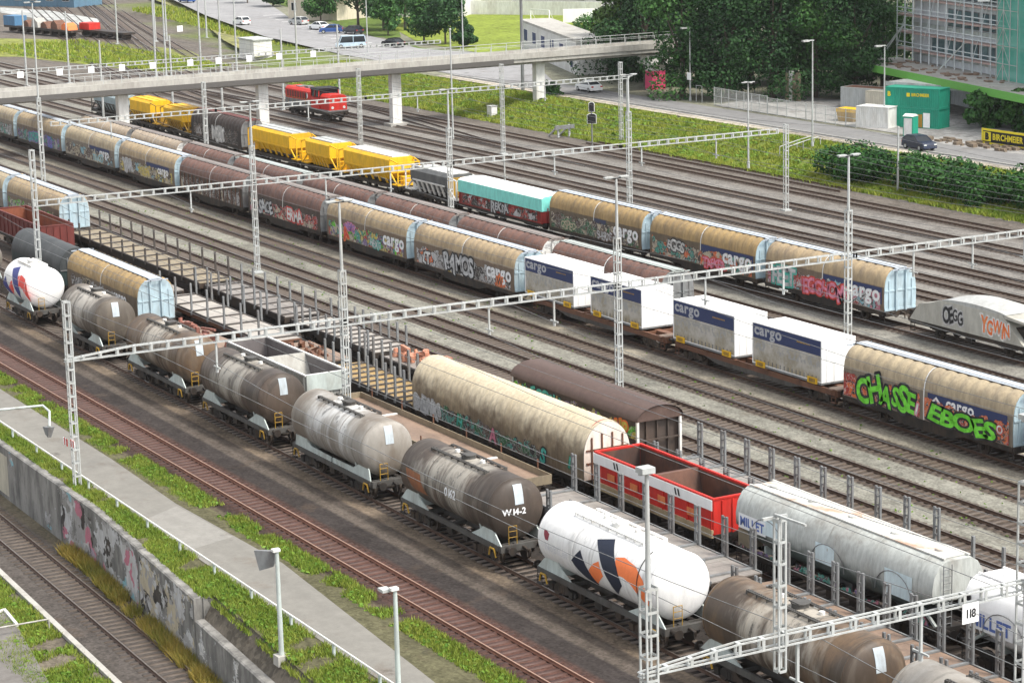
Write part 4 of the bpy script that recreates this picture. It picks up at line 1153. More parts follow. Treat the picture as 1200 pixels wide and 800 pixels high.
poly('lawn', pp_([(455, 42), (492, 56), (560, 62), (560, 70), (470, 74), (560, 92), (480, 74), (490, 57), (430, 38), (420, 28), (470, 30)]), ZR+.025, MGR)
poly('lawn', pp_([(300, -4), (440, 44), (470, 44), (460, 10), (420, -8)]), ZR+.015, MGR)
poly('grass_wedge', [(-440, 131.5), (-399, 120.5), (-396, 124), (-352, 132), (-350, 143), (-385, 151), (-420, 146)], -.17, ground_mat('wedge_grass', 2, .4, .5, False, (.20, .22, .06)))
poly('grass_wedge', pp_([(160, -8), (230, 20), (262, 48), (300, 68), (345, 62), (330, 54), (300, 44), (240, 20), (195, -8)], 0.5), .6, ground_mat('lot_bank_grass', 2, .4, .5, False, (.22, .22, .09)))
poly('grey_yard', pp_([(0, 8), (60, 12), (118, 22), (110, 32), (60, 24), (0, 14)], 0), -.15, ground_mat('pale_yard', 3, .2, .3, False, (.36, .37, .36)))
# parking bay lines
mb = MB()
for k in range(14):
    x = -352-6.0*k; y = 166.5+k*1.35; mb.box(x, x+.25, y, y+4.6, ZR+.037, ZR+.041)
pl = mb.build('parking_lines', M['cleanwhite']); pl['kind'] = 'structure'

# ---- vegetation: blades, leaves
MGRASS = leaf_mat('grass_blades', (.09, .17, .015), (.24, .27, .045))
MGRASSB = leaf_mat('grass_bank', (.12, .22, .018), (.32, .33, .055))
MWEED = leaf_mat('yellow_weeds', (.36, .25, .06), (.13, .17, .03))
def blades(name, pts, h, w, mat_, lean=.35, per=3):
    pts = np.asarray(pts, dtype=np.float32); n = len(pts)*per; p = np.repeat(pts, per, 0)
    p[:, 0] += RS.uniform(-.12, .12, n); p[:, 1] += RS.uniform(-.12, .12, n)
    a = RS.uniform(0, 2*pi, n); hh = h*RS.uniform(.45, 1.2, n); ww = w*RS.uniform(.6, 1.3, n); l = RS.uniform(-lean, lean, (n, 2))*hh[:, None]
    V = np.zeros((n, 3, 3), dtype=np.float32)
    dx, dy = np.cos(a)*ww/2, np.sin(a)*ww/2
    V[:, 0] = p; V[:, 0, 0] -= dx; V[:, 0, 1] -= dy; V[:, 1] = p; V[:, 1, 0] += dx; V[:, 1, 1] += dy
    V[:, 2] = p; V[:, 2, 0] += l[:, 0]; V[:, 2, 1] += l[:, 1]; V[:, 2, 2] += hh
    me = np_mesh(name, V.reshape(-1, 3), np.arange(n*3).reshape(-1, 3), 3, mat_)
    o = bpy.data.objects.new(name, me); C.objects.link(o); o['kind'] = 'stuff'; return o
def scatter(n, x0, x1, yf, zf_, clump=0.0):
    x = RS.uniform(x0, x1, n); t = RS.uniform(0, 1, n); y = np.array([yf(a)[0]+(yf(a)[1]-yf(a)[0])*q for a, q in zip(x, t)])
    if clump > 0:
        d = np.sin(x*.9+y*1.7)+np.sin(x*.37-y*.8+1.3)+np.sin(x*2.3+y*.4); k = d > clump-1.5+RS.uniform(-.6, .6, n); x, y = x[k], y[k]
    z = np.array([zf_(a, b) for a, b in zip(x, y)]); return np.stack([x, y, z], 1)
blades('grass', scatter(40000, -165, -58, lambda x: (wall_y(x)+(.8 if x > -100.9 else .45), 41.1-.006*(x+120)), lambda x, y: -.05 if not (x > -100.9 and y < wall_y(x)+1.1) else -.3, .2), .25, .06, MGRASS, .6)
g2 = scatter(26000, -170, -58, lambda x: (44.25 if x < -116 else 44.6, 45.95), lambda x, y: -.16, .55); g2 = g2[(g2[:, 0] < -115.5) | (g2[:, 0] > -113.2)]
blades('grass', g2, .24, .06, MGRASS, .6)
blades('weeds', scatter(7000, -122, -84, lambda x: (wall_y(x)-.85, wall_y(x)-.08), lambda x, y: -3.2, .6), .6, .05, MWEED, .7)
blades('grass', scatter(11000, -128, -96, lambda x: (30.6, 34.5-.032*(x+118)), lambda x, y: -3.2, .5), .28, .06, MGRASS, .6)
blades('grass', scatter(85000, -330, -140, lambda x: (140.9+boff(x), 153.2+boff(x)), lambda x, y: bank_z(y, x), .1), .42, .13, MGRASSB, .6)
blades('grass', scatter(5000, -420, -352, lambda x: (124.5+(x+400)*.17, 144+(x+400)*.02), lambda x, y: -.17, .4), .6, .3, MGRASSB)
blades('grass', scatter(4000, -480, -325, lambda x: (157-(x+330)*.12, 161-(x+330)*.16), lambda x, y: .6, .4), .7, .35, MGRASSB)

def herbs(name, pts, r, mat_, n=9, size=.09):
    """low leafy weeds: small domes of leaves"""
    V = []; k = 0
    P = np.asarray(pts); N = len(P)*n; c = np.repeat(P, n, 0).astype(float); u = RS.normal(size=(N, 3)); u /= np.linalg.norm(u, axis=1)[:, None]; u[:, 2] = np.abs(u[:, 2]); rr = np.repeat(RS.uniform(.4, 1.3, len(P))*r, n)[:, None]
    c += u*rr*RS.uniform(.5, 1, N)[:, None]; t = np.cross(u, RS.normal(size=(N, 3))); t /= np.linalg.norm(t, axis=1)[:, None]; b_ = np.cross(u, t); s_ = size*RS.uniform(.6, 1.6, N)[:, None]
    V = np.stack([c-t*s_, c+b_*s_*.6, c+t*s_, c-b_*s_*.6], 1).reshape(-1, 3)
    o = bpy.data.objects.new(name, np_mesh(name, V, np.arange(N*4).reshape(-1, 4), 4, mat_)); C.objects.link(o); o['kind'] = 'stuff'; return o
def leaves_np(blobs, n, size, rs):
    """n leaf quads spread over the shells and insides of ellipsoids (cx,cy,cz,rx,ry,rz)"""
    w = np.array([b[3]*b[4]*b[5] for b in blobs])**.66; w = w/w.sum(); idx = rs.choice(len(blobs), n, p=w); B = np.array(blobs)[idx]
    u = rs.normal(size=(n, 3)); u /= np.linalg.norm(u, axis=1)[:, None]; rr = rs.uniform(.45, 1.06, n)**.5
    c = B[:, :3]+u*B[:, 3:]*rr[:, None]
    nn = u+rs.normal(size=(n, 3))*.7; nn[:, 2] += .5; nn /= np.linalg.norm(nn, axis=1)[:, None]
    t = np.cross(nn, rs.normal(size=(n, 3))); t /= np.linalg.norm(t, axis=1)[:, None]; bt = np.cross(nn, t)
    s = size*rs.uniform(.6, 1.4, n)[:, None]
    V = np.stack([c-t*s*.5, c+bt*s*.32, c+t*s*.55, c-bt*s*.32], 1)
    return V.reshape(-1, 3), np.arange(n*4).reshape(-1, 4)
MHERB = leaf_mat('weed_leaf', (.05, .13, .012), (.16, .26, .03))
herbs('weeds', scatter(2600, -165, -76, lambda x: (wall_y(x)+(1.0 if x > -100.9 else .5), 40.9-.006*(x+120)), lambda x, y: -.03, .9), .16, MHERB)
herbs('weeds', scatter(900, -230, -70, lambda x: (70.5, 87.5), lambda x, y: -.2, .3), .09, MHERB, 6, .06)
herbs('weeds', scatter(900, -170, -76, lambda x: (44.5, 45.8), lambda x, y: -.1, .9), .14, MHERB)
herbs('weeds', scatter(1100, -126, -96, lambda x: (31, 34.3-.032*(x+118)), lambda x, y: -3.2, .9), .2, MHERB)
herbs('weeds', scatter(3500, -330, -140, lambda x: (142+boff(x), 153+boff(x)), lambda x, y: bank_z(y, x), 1.1), .4, MHERB, 9, .22)
MBARK = paint('bark', (.09, .07, .055), (.04, .03, .025), .6, 1.5)
LEAF = dict(dark=leaf_mat('leaf_dark', (.007, .030, .012), (.034, .095, .024)), mid=leaf_mat('leaf_mid', (.012, .055, .015), (.06, .15, .03)), light=leaf_mat('leaf_light', (.05, .11, .025), (.13, .21, .05)), hedge=leaf_mat('leaf_hedge', (.007, .040, .009), (.036, .115, .016)), conifer=leaf_mat('leaf_conifer', (.01, .03, .02), (.03, .07, .04)))
def tree_meshes(seed, H, W, n, size, trunk=.22, base=.2):
    rs = np.random.RandomState(seed); blobs = []
    nb = 16
    for k in range(nb):
        t = rs.uniform(0, 1); z = H*(base+(1-base)*.93*t); rad = W*.5*(1-abs(t-.42)*1.05)*rs.uniform(.35, .85); a = rs.uniform(0, 2*pi)
        q = W*rs.uniform(.13, .24); blobs.append((rad*cos(a), rad*sin(a), z, q, q, q*rs.uniform(.6, .9)))
    blobs.append((0, 0, H*(base+(1-base)*.5), W*.3, W*.3, H*(1-base)*.4))
    V, F = leaves_np(blobs, n, size, rs)
    mb = MB(); mb.cyl((0, 0, -.3), (0, 0, H*.45), H*.022, H*.012, n=9); 
    for b in blobs[:7]: mb.cyl((0, 0, H*rs.uniform(.2, .42)), (b[0]*.85, b[1]*.85, b[2]), H*.009, H*.003, n=6)
    return V, F, mb
_tree = {}
def tree(kind, leaf, loc, H, W, label, group, seed=0, n=2600, size=.5, name='broadleaf_tree', base=.2, cat='tree'):
    key = (kind, leaf, seed)
    if key not in _tree:
        V, F, mb = tree_meshes(seed*13+len(kind), 1.0*10, 10*W/H, n, size*10/H, base=base)
        _tree[key] = (np_mesh('crown', V, F, 4, LEAF[leaf]), mb.mesh('trunk', MBARK))
    t = thing(name, label, cat, loc, RS.uniform(0, 6.28), group); t.scale = (H/10,)*3
    share(_tree[key][1], 'trunk', t); share(_tree[key][0], 'crown', t)
    return t
# ------------------------------------------------------------------ bridge
br = thing('footbridge', 'long pale concrete bridge on slim piers crossing above all the tracks', 'bridge')
BX = -263.6
mb = MB(); mb.box(BX-2.7, BX+1.1, 20, 178, 6.55, 7.0); mb.prism([(20, 6.2), (178, 6.2), (178, 6.54), (20, 6.54)], BX-1.9, BX+.3); mb.build('deck', M['concrete'], br)
for x0, x1, nm in ((BX+.95, BX+1.25, 'parapet'), (BX-2.85, BX-2.55, 'parapet')):
    MB().box(x0, x1, 20, 178, 7.003, 7.75).build(nm, M['concrete'], br)
MB().box(BX+1.251, BX+1.30, 20, 146, 6.45, 7.05).build('soffit_shade_strip', flat('bridge_soffit_shade', (.10, .095, .09)), br)  # thin dark sheet: shade of the soffit edge put in as colour
for x in (BX+1.1, BX-2.7):
    mb = MB()
    for y in np.arange(90, 178, 2.2): mb.bar((x, y, 7.75), (x, y, 8.75), .06)
    mb.bar((x, 88, 8.75), (x, 178, 8.75), .06); mb.bar((x, 88, 8.2), (x, 178, 8.2), .03); mb.build('railing', M['steel'], br)
for y, zb in ((yat(146, BX, 5), -.3), (yat(310, BX, 5), -.3), (130.3, -.3), (150.7, .7)):
    mb = MB(); mb.box(BX-1.3, BX-.3, y-.62, y+.62, zb, 6.2); mb.build('pier', M['offwhite'], br)
mb = MB(); y = 168.3; mb.prism_y([(BX-1.6, 1.4), (BX-.2, 1.4), (BX+.1, 6.2), (BX-1.9, 6.2)], y-1.0, y+1.0); mb.box(BX-2.4, BX+.6, y-1.8, y+1.8, 4.9, 6.19); mb.build('pier', M['offwhite'], br)
mb = MB(); mb.box(BX-1.75, BX-.02, y-1.02, y+1.02, 1.6, 4.0); mb.build('pink_paint', flat('pink_paint', (.62, .06, .16)), br)
for yy, zz in ((130.3, .0),):
    MB().box(BX-1.8, BX+.2, yy-1.2, yy+1.2, -.25, .15).build('footing', M['concrete'], br)

# ------------------------------------------------------------------ catenary portals
def lattice(mb, x, y, z0, z1, w=.34, step=.75):
    for q in (-1, 1):
        for r_ in (-1, 1): mb.box(x+q*w/2-.03, x+q*w/2+.03, y+r_*w/2-.035, y+r_*w/2+.035, z0, z1)
    n = int((z1-z0)/step)
    for k in range(n+1):
        z = z0+(z1-z0)*k/max(1, n)
        for q in (-1, 1):
            mb.box(x+q*(w/2+.032), x+q*(w/2+.042), y-w/2, y+w/2, z-.05, z+.05); mb.box(x-w/2, x+w/2, y+q*(w/2+.037), y+q*(w/2+.047), z-.05, z+.05)
def beam_mesh(y0, y1, z, h=.31, w=.28, taper0=True, taper1=False, step=.95):
    mb = MB(); n = max(3, int((y1-y0)/step))
    zt = lambda t: z+h*(min(1, t/.22) if taper0 else 1)*(min(1, (1-t)/.22) if taper1 else 1)+.10
    for q in (-1, 1):
        mb.bar((q*w/2, y0, z), (q*w/2, y1, z), .05, .06)
        prev = None
        for k in range(n+1):
            t = k/n; y = y0+(y1-y0)*t; p = (q*w/2, y, zt(t))
            if prev: mb.bar(prev, p, .05, .06)
            prev = p
            if zt(t)-z > .16: mb.box(q*w/2-.015, q*w/2+.015, y-.06, y+.06, z+.03, zt(t)-.03)
    for k in range(0, n+1):
        y = y0+(y1-y0)*k/n; mb.box(-w/2+.03, w/2-.03, y-.07, y+.07, z-.035, z-.005)
        t = k/n; mb.box(-w/2+.03, w/2-.03, y-.07, y+.07, zt(t)+.005, zt(t)+.03)
    return mb
def portal(X, masts, beams, label, drops=(), signs=(), zb=7.1, tubular=False):
    """masts: (y, lattice top, lamp pole top or 0, foot z)"""
    p = thing('catenary_portal', label, 'overhead line portal', (X, 0, 0), 0, 'overhead line portals across the tracks')
    for m in masts:
        y, zl, zt, zf_ = m
        mb = MB(); mb.cyl((0, y, zf_), (0, y, zl), .17, .11, n=10) if tubular else lattice(mb, 0, y, zf_, zl, .42 if X > -70 else .32); mb.box(-.4, .4, y-.4, y+.4, zf_-.3, zf_+.12); mo = mb.build('mast', M['steel'], p)
        if zt:
            mb = MB(); mb.cyl((0, y, zl-.4), (0, y, zt-.1), .10, .07, n=10); mb.build('lamp_pole', M['steel'], mo)
            mb = MB(); mb.box(-.06, .06, y-.3, y+.3, zt-.1, zt-.03)
            if X > -70: mb.box(-.22, .22, y-.3, y+.2, zt-.03, zt+.16); mb.build('lamp_head', M['steel'], mo); continue
            mb.box(-.06, .06, y-.8, y+.8, zt-.1, zt-.031); mb.box(-.15, .15, y-.85, y-.25, zt-.03, zt+.05); mb.box(-.15, .15, y+.25, y+.85, zt-.03, zt+.05); mb.build('lamp_head', M['steel'], mo)
    for y0, y1, t0, t1 in beams: beam_mesh(y0, y1, zb, taper0=t0, taper1=t1).build('beam', M['steel'], p)
    for y in drops:
        mb = MB(); mb.bar((0, y, zb-.05), (0, y, zb-1.5), .1); mb.bar((-.45, y, zb-1.45), (.45, y, zb-1.45), .07); mb.cyl((0, y, zb-1.75), (0, y, zb-1.5), .09, n=8); mb.build('dropper', M['steel'], p)
    for y, z, s, txt in signs:
        q = MB().box(.28, .31, y-s/2, y+s/2, z-s/2, z+s/2).build('number_plate', M['cleanwhite'], p)
        if txt:
            mb = MB(); h = s*.42; wl_ = word_len(txt, h, .9); letters(mb, txt, (.315, y-wl_/2, z-h/2), (0, 1, 0), (0, 0, 1), h, 0, .035, 0, None, .9); mb.build('numerals', M['black'], q)
    return p
P1 = portal(-64.2, [(yat(761, -64.2, 7), 10.1, 14.1, -.2), (56.6, 11.2, 13.6, -.2)], [(40.0, 56.6, True, False)], 'nearest overhead line portal with a white number plate hanging from its beam', [46.4, 51.8], [(yat(1131, -64.2, 6.9), 6.85, .74, '118')])
mb = MB(); yy = yat(914, -64.2, 8); lattice(mb, 0, yy, 6.2, 11.6, .28, .7); mb.bar((-.3, yy, 11.7), (1.9, yy-.3, 11.9), .08); mb.bar((-.3, yy-.5, 11.6), (-.3, yy+.5, 11.6), .1); mb.build('feeder_upright', M['steel'], P1)
portal(-123.3, [(yat(81.7, -123.3, 7), 10.4, 0, -.1), (yat(403, -123.3, 7.2), 10.3, 14.35, -.2), (yat(724, -123.3, 7.2), 10.3, 14.05, -.2), (yat(994, -123.3, 7.2), 10.3, 13.9, -.2), (111.5, 10.3, 13.9, -.2)],
       [(40.2, 57, True, False), (57, 75.5, False, False), (75.5, 93.7, False, False), (93.7, 111.5, False, False)], 'second overhead line portal from the front with its left mast by the footpath', [49, 66.5, 71, 82, 88, 98.5, 103.5, 108])
portal(-180, [(yat(41, -180, 7.2), 11.5, 0, -.2), (yat(297, -180, 7.2), 10.3, 13.9, -.2), (yat(527, -180, 7.2), 10.3, 13.6, -.2), (yat(737, -180, 7.2), 10.3, 13.6, -.2), (yat(921, -180, 7.2), 7.8, 0, -.2)],
       [(57, 75.7, False, False), (75.7, 94, False, False), (94, 110.8, False, False), (110.8, 127.8, False, False)], 'third overhead line portal from the front spanning between the graffiti covered freight rows', [70, 82, 88, 99, 104, 113, 121])
portal(-232, [(yat(47, -232, 7.2), 10, 19.5, -.2), (yat(240, -232, 7.2), 10.3, 0, -.2), (yat(421, -232, 7.2), 10.5, 0, -.2), (yat(588, -232, 7.2), 9.8, 0, -.2), (yat(727, -232, 7.2), 9.0, 0, -.2)],
       [(75.7, 93.5, False, False), (93.5, 110.8, False, False), (110.8, 127.8, False, False), (127.8, 144, False, False)], 'fourth overhead line portal from the front just before the concrete bridge', [82, 104, 117, 133])
sg = [(yat(q, -290, 6.9), 6.9, .8, '') for q in (23, 69, 106, 142, 178, 222, 255, 291, 326, 366)]
portal(-290, [(yat(q, -290, 7), 10.5, 0, -.2) for q in (-60, 118, 200, 258, 330, 396)], [(70, 150, False, False)], 'overhead line portal behind the bridge with a row of white plates under its beam', [], sg, tubular=True)
portal(-345, [(yat(q, -345, 7), h, 0, -.2) for q, h in ((28, 11), (78, 10.5), (180, 15), (192, 15), (233, 14), (257, 11), (275, 11), (346, 15))], [], 'far overhead line portal beyond the plate row behind the bridge', [], [(yat(210, -345, 6.9), 6.9, .9, '')], tubular=True)
portal(-408, [(yat(q, -408, 7), 10.5, 0, -.2) for q in (135, 180, 193, 240)], [], 'furthest overhead line portal over the curving tracks at upper left', tubular=True)

# ------------------------------------------------------------------ lamps, poles, signals
def lamp(label, loc, H, arm='double', group='street lamps', name='street_lamp'):
    l = thing(name, label, 'street lamp', loc, 0, group)
    mb = MB(); mb.cyl((0, 0, -.2), (0, 0, H), .11, .06, n=10); mb.cyl((0, 0, -.2), (0, 0, .5), .16, .15, n=10); mb.build('pole', M['steel'], l)
    hd = MB()
    if arm == 'double':
        hd.box(-.08, .08, -.8, .8, H, H+.08); hd.box(-.6, .6, -.14, .14, H-.02, H+.08)
    elif arm == 'single': hd.box(-.14, .14, -1.3, .1, H, H+.1); hd.box(-.2, .2, -1.3, -.5, H-.06, H+.12)
    else: hd.box(-.8, .8, -.55, .55, H, H+.14); hd.cyl((0, 0, H-.3), (0, 0, H), .1, .3, n=10)
    hd.build('lamp_head', M['steel'], l)
    return l
def topz(x, y, py):
    lo, hi = 0.0, 60.0
    for _ in range(50):
        m = (lo+hi)/2
        if pix(x, y, m)[1] > py: lo = m
        else: hi = m
    return lo
for px, pb, pt, zg, arm, lab in ((809, 118, 33, 1.5, 'single', 'tall street lamp before the dark trees with a white box on its pole'), (952, 172, 48, 1.5, 'single', 'tall grey street lamp at the near road edge by the open gate'), (877, 195, 97, .3, 'double', 'short double lamp in the grass below the grey mesh fence'),
      (735, 135, 90, 1.4, 'double', 'slim lamp with flat double head by the road near the white car'), (922, 116, 77, 1.5, 'double', 'lamp with a flat head behind the wooden pallets'), (1052, 225, 150, .0, 'none', 'plain pole standing in front of the green hedge'), (1036, 150, 54, 1.5, 'single', 'thin lamp at the left edge of the green containers'),
      (531, 160, 35, .5, 'none', 'thin pale pole before the bridge above the far tracks'), (785, 90, 38, 1.5, 'none', 'thin pole above the bridge near the hedge'), (431, 62, 0, 1.5, 'none', 'pole at the lawn edge behind the bridge'), (543, 68, 0, 1.5, 'none', 'pole beside the round bush on the lawn')):
    g = at(px, pb, zg); H = max(3, topz(g.x, g.y, pt)-zg)
    l = lamp(lab, g, H, arm) if arm != 'none' else None
    if arm == 'none':
        l = thing('pole', lab, 'pole', g); MB().cyl((0, 0, -.3), (0, 0, H), .11, .08, n=10).build('shaft', M['steel'], l); MB().cyl((0, 0, H), (0, 0, H+.15), .14, .1, n=10).build('cap', M['steel'], l)
    if px == 809: MB().box(-.35, .35, -.25, -.1, 2.6, 3.5).build('box', M['cleanwhite'], l)
g = at(613, 113, 1.0); l = thing('pole', 'thick dark grey pole rising past the bridge beside the road', 'pole', g); MB().cyl((0, 0, -.5), (0, 0, 16), .24, .17, n=12).build('shaft', M['steel_dk'], l); MB().box(-.4, .4, -.4, .4, -.6, .2).build('footing', M['concrete'], l)
# foreground lamps along the footpath
def path_lamp(label, loc, H, dark):
    l = thing('path_lamp', label, 'street lamp', loc, 0, 'lamps along the footpath')
    mb = MB(); mb.cyl((0, 0, -.1), (0, 0, H), .12, .085, n=12); mb.build('pole', M['palegreen'], l)
    MB().box(-.28, .28, -.28, .28, -.4, .06).build('footing', M['concrete'], l)
    mb = MB(); mb.box(-.12, .14, -.22, .12, H-.02, H+.1); mb.build('bracket', M['offwhite'], l)
    mb = MB()
    if dark: mb.add([(-.14, -.1, H-.05), (-.75, -.75, H-.05), (-.95, -.55, H-.1), (-.3, .1, H-.05), (-.2, -.1, H-.75), (-.6, -.6, H-.95), (-.85, -.45, H-.75), (-.3, .05, H-.6)], [(0, 1, 2, 3), (4, 7, 6, 5), (0, 4, 5, 1), (1, 5, 6, 2), (2, 6, 7, 3), (3, 7, 4, 0)])
    else: mb.box(-.62, -.12, -.5, -.1, H-.12, H+.0)
    mb.build('lamp_head', M['steel_dk'] if dark else M['steel'], l)
    return l
path_lamp('pale green lamp post with a dark box head on the grassy wall top', at(330, 768, 0), 4.75, True)
path_lamp('slim white lamp post with a small flat head beside the footpath', at(467, 806, 0), 4.3, False)
l = thing('path_lamp', 'bent pipe lamp with hanging dark box head at the left frame edge', 'street lamp', (0, 0, 0), 0, 'lamps along the footpath')
a = at(-60, 486, 3.0); b = at(50, 475, 3.0); c = at(58, 482, 2.85); d = at(58, 500, 2.3); x_ = (a.x, a.y, -.1)
MB().tube([x_, a, b, c, d], .07, 10).build('pole', M['palegreen'], l)
mb = MB(); mb.add([d+Vector(q) for q in ((.15, -.1, 0), (.15, .25, 0), (-.5, .2, -.05), (-.5, -.25, -.05), (.05, -.15, -.6), (.05, .05, -.62), (-.4, .1, -.5), (-.4, -.15, -.5))], [(0, 1, 2, 3), (4, 7, 6, 5), (0, 4, 5, 1), (1, 5, 6, 2), (2, 6, 7, 3), (3, 7, 4, 0)]); mb.build('lamp_head', M['steel_dk'], l)
# red and white marker boards on the portal mast by the path
ym = yat(81.7, -123.3, 7)
wb = thing('warning_board', 'red and white striped warning board on the lattice mast by the footpath', 'sign', (-123.3, ym, 2.55))
for s in (-1, 1):
    mb = MB(); x0 = s*.30
    for k in range(4): mb.box(x0+s*k*.17, x0+s*(k+1)*.17, -.34, -.31, -.2+.06*s, .2+.06*s, k % 2)
    mb.build('striped_plate', [M['red'], M['cleanwhite']], wb)
MB().bar((-1.0, -.29, 0.0), (1.0, -.29, 0.02), .03).build('mounting_bar', M['steel'], wb)
# signal, buffer stop
g = at(694, 172, 0); s_ = thing('railway_signal', 'black railway signal with a white edged backboard before the grass bank', 'signal', g, R(57))
MB().cyl((0, 0, -.2), (0, 0, 4.6), .09, n=10).build('post', M['steel_dk'], s_)
for z0, z1, w_ in ((3.9, 5.0, .28), (2.6, 3.7, .48)):
    h = MB().prism_y([(-w_-.06, z0), (w_+.06, z0), (w_+.06, z1-.1), (w_*.5, z1+.06), (-w_*.5, z1+.06), (-w_-.06, z1-.1)], -.05, .0).build('backboard', M['cleanwhite'], s_)
    MB().prism_y([(-w_, z0+.06), (w_, z0+.06), (w_, z1-.12), (w_*.45, z1), (-w_*.45, z1), (-w_, z1-.12)], -.10, -.052).build('signal_face', M['black'], h)
g = at(678, 160, -.2); b_ = thing('buffer_stop', 'grey steel buffer stop with two raking struts at the siding end', 'buffer stop', (g.x, 140.2, 0))
for s in (-1, 1): MB().bar((-2.2, s*.75, -.1), (0, s*.75, 1.25), .2).bar((0, s*.75, -.1), (0, s*.75, 1.3), .2).build('strut', M['steel'], b_)
MB().box(.1, .3, -1.3, 1.3, .85, 1.3).build('buffer_beam', M['steel_dk'], b_)
for x, y, lab in ((at(570, 137, 0).x, 143.4, 'small pale grey equipment cabinet on the grass bank'),):
    c_ = thing('equipment_cabinet', lab, 'cabinet', (x, y, bank_z(y))); MB().box(-.6, .6, -.4, .4, -.1, 1.3).build('case', M['offwhite'], c_); MB().box(-.66, .66, -.46, .46, 1.302, 1.38).build('lid', M['steel'], c_)
g = at(300, 67, .2); c_ = thing('equipment_hut', 'small pale grey relay hut beside the fanning tracks', 'hut', g); MB().box(-3, 3, -1.6, 1.6, -.3, 2.9).build('wall', M['offwhite'], c_); MB().box(-3.2, 3.2, -1.8, 1.8, 2.902, 3.1).build('roof', M['steel'], c_)
g = at(905, 178, .8); st_ = thing('stairs', 'short grey steel stairs with railings on the bank by the mast', 'stairs', (at(935, 178, 1.0).x, 146.6, 0), 0)
mb = MB()
for k in range(6): mb.box(-.5, .5, k*.75, k*.75+.5, bank_z(146.6+k*.75)+.06, bank_z(146.6+k*.75)+.12)
mb.build('step', M['steel_dk'], st_)
for s in (-1, 1):
    pts = [(s*.55, k*.75, bank_z(146.6+k*.75)+1.05) for k in range(7)]; mb = MB(); mb.tube(pts, .05)
    for k in (0, 3, 6): mb.tube([pts[k], (pts[k][0], pts[k][1], pts[k][2]-1.1)], .04)
    mb.build('railing', M['steel'], st_)

# overhead wires
for k, lab in (('T1', 'thin overhead wire above the rusty front track'), ('R1', 'thin overhead wire above the tank wagons'), ('R3', 'thin overhead wire above the red open wagon'), ('TB', 'thin overhead wire above the nearer empty middle track'), ('TA', 'thin overhead wire above the farther empty middle track'), ('C', 'thin overhead wire above the white swap bodies'), ('C4', 'thin overhead wire above the empty track behind the swap bodies'), ('E1', 'thin overhead wire above the empty track behind the turquoise tarpaulin'), ('F4', 'thin overhead wire above the empty track before the red locomotive'), ('F2', 'thin overhead wire above the track beyond the red locomotive'), ('R2', 'thin overhead wire above the twin bin hopper wagon'), ('R4', 'thin overhead wire above the brown covered wagon'), ('D', 'thin overhead wire above the yellow hopper wagons'), ('F3', 'thin overhead wire above the red locomotive itself'), ('F1', 'thin overhead wire above the track nearest the grass bank'), ('E3', 'thin overhead wire above the second empty track before the red locomotive')):
    t = thing('overhead_wire', lab, 'wire', (0, TY[k], 0), 0, 'overhead wires along the tracks')
    PX = [-345, -290, -232, -180, -123.3, -64.2, -10]
    MB().tube([(x, 0, 5.6) for x in PX], .016, 5).build('contact_wire', M['steel_dk'], t)
    pts = []
    for a, b in zip(PX[:-1], PX[1:]):
        for q in range(6): u = q/6; pts.append((a+(b-a)*u, 0, 6.95-1.0*4*u*(1-u)*.9))
    pts.append((PX[-1], 0, 6.95)); MB().tube(pts, .016, 5).build('carrier_wire', M['steel_dk'], t)
# ------------------------------------------------------------------ buildings
def house(label, name, cat, base, rz, w, d, h, wallm, floors=1, cols=4, roofm=None, pitched=False, win=(1.6, 1.5), sill0=1.0, winm='glass'):
    """front face along local x from 0 to w, facing -y; depth d"""
    b = thing(name, label, cat, base, rz)
    MB().box(0, w, 0, d, -1, h).build('wall', wallm, b)
    if pitched: MB().prism([(-.6, h), (d+.6, h), (d/2, h+d*.32)], -.6, w+.6).build('roof', roofm, b)
    else: MB().box(-.2, w+.2, -.2, d+.2, h+.003, h+.35).build('roof', roofm or M['concrete'], b)
    fh = h/floors
    for f in range(floors):
        for k in range(cols):
            x = w*(k+.5)/cols; z = f*fh+sill0
            fr = MB().box(x-win[0]/2-.08, x+win[0]/2+.08, -.05, .02, z-.08, z+win[1]+.08).build('window', M['offwhite'], b)
            MB().box(x-win[0]/2, x-.04, -.07, -.051, z, z+win[1]).box(x+.04, x+win[0]/2, -.07, -.051, z, z+win[1]).build('pane', M[winm], fr)
    return b
PALEW = paint('pale_render', (.62, .62, .60), (.4, .39, .36), .35, .4)
g = at(612, 60, 1.5); g2 = at(676, 88, 1.5); rz = math.atan2(g2.y-g.y, g2.x-g.x); w_ = (g2-g).length
hb = house('white flat roofed building with blue windows behind the bridge', 'depot_building', 'building', g, rz, w_, 4.5, 4.6, PALEW, 1, 6, M['concrete'], win=(2.6, 1.7), sill0=1.9, winm='navy')
MB().box(w_*.62, w_*.62+3, -.06, -.01, .1, 2.6).build('door', M['offwhite'], hb); MB().box(w_*.9, w_*.9+1.4, -.06, -.01, .8, 2.4).build('poster', M['navy'], hb)
g = at(400, 21, 1.5); g2 = at(543, 20, 1.5); rz = math.atan2(g2.y-g.y, g2.x-g.x); w_ = (g2-g).length
hb = house('pale building with dark window band behind the street trees', 'school_building', 'building', g, rz, w_, 14, 8, PALEW, 2, 9, M['concrete'], win=(3.0, 1.8))
g = at(545, 17, 1.5); g2 = at(705, 19, 1.5); w_ = (g2-g).length
wl = thing('boundary_wall', 'long white wall behind the playing field', 'wall', g, math.atan2(g2.y-g.y, g2.x-g.x)); MB().box(0, w_, 0, .3, -1, 2.6).build('wall_panel', M['offwhite'], wl)
g = at(600, 6, 1.5); hb = house('low white building with dark gateway at the top frame edge', 'hall_building', 'building', g, R(12), 40, 15, 4.5, PALEW, 1, 7, M['concrete'], win=(2.4, 1.4), sill0=1.6)
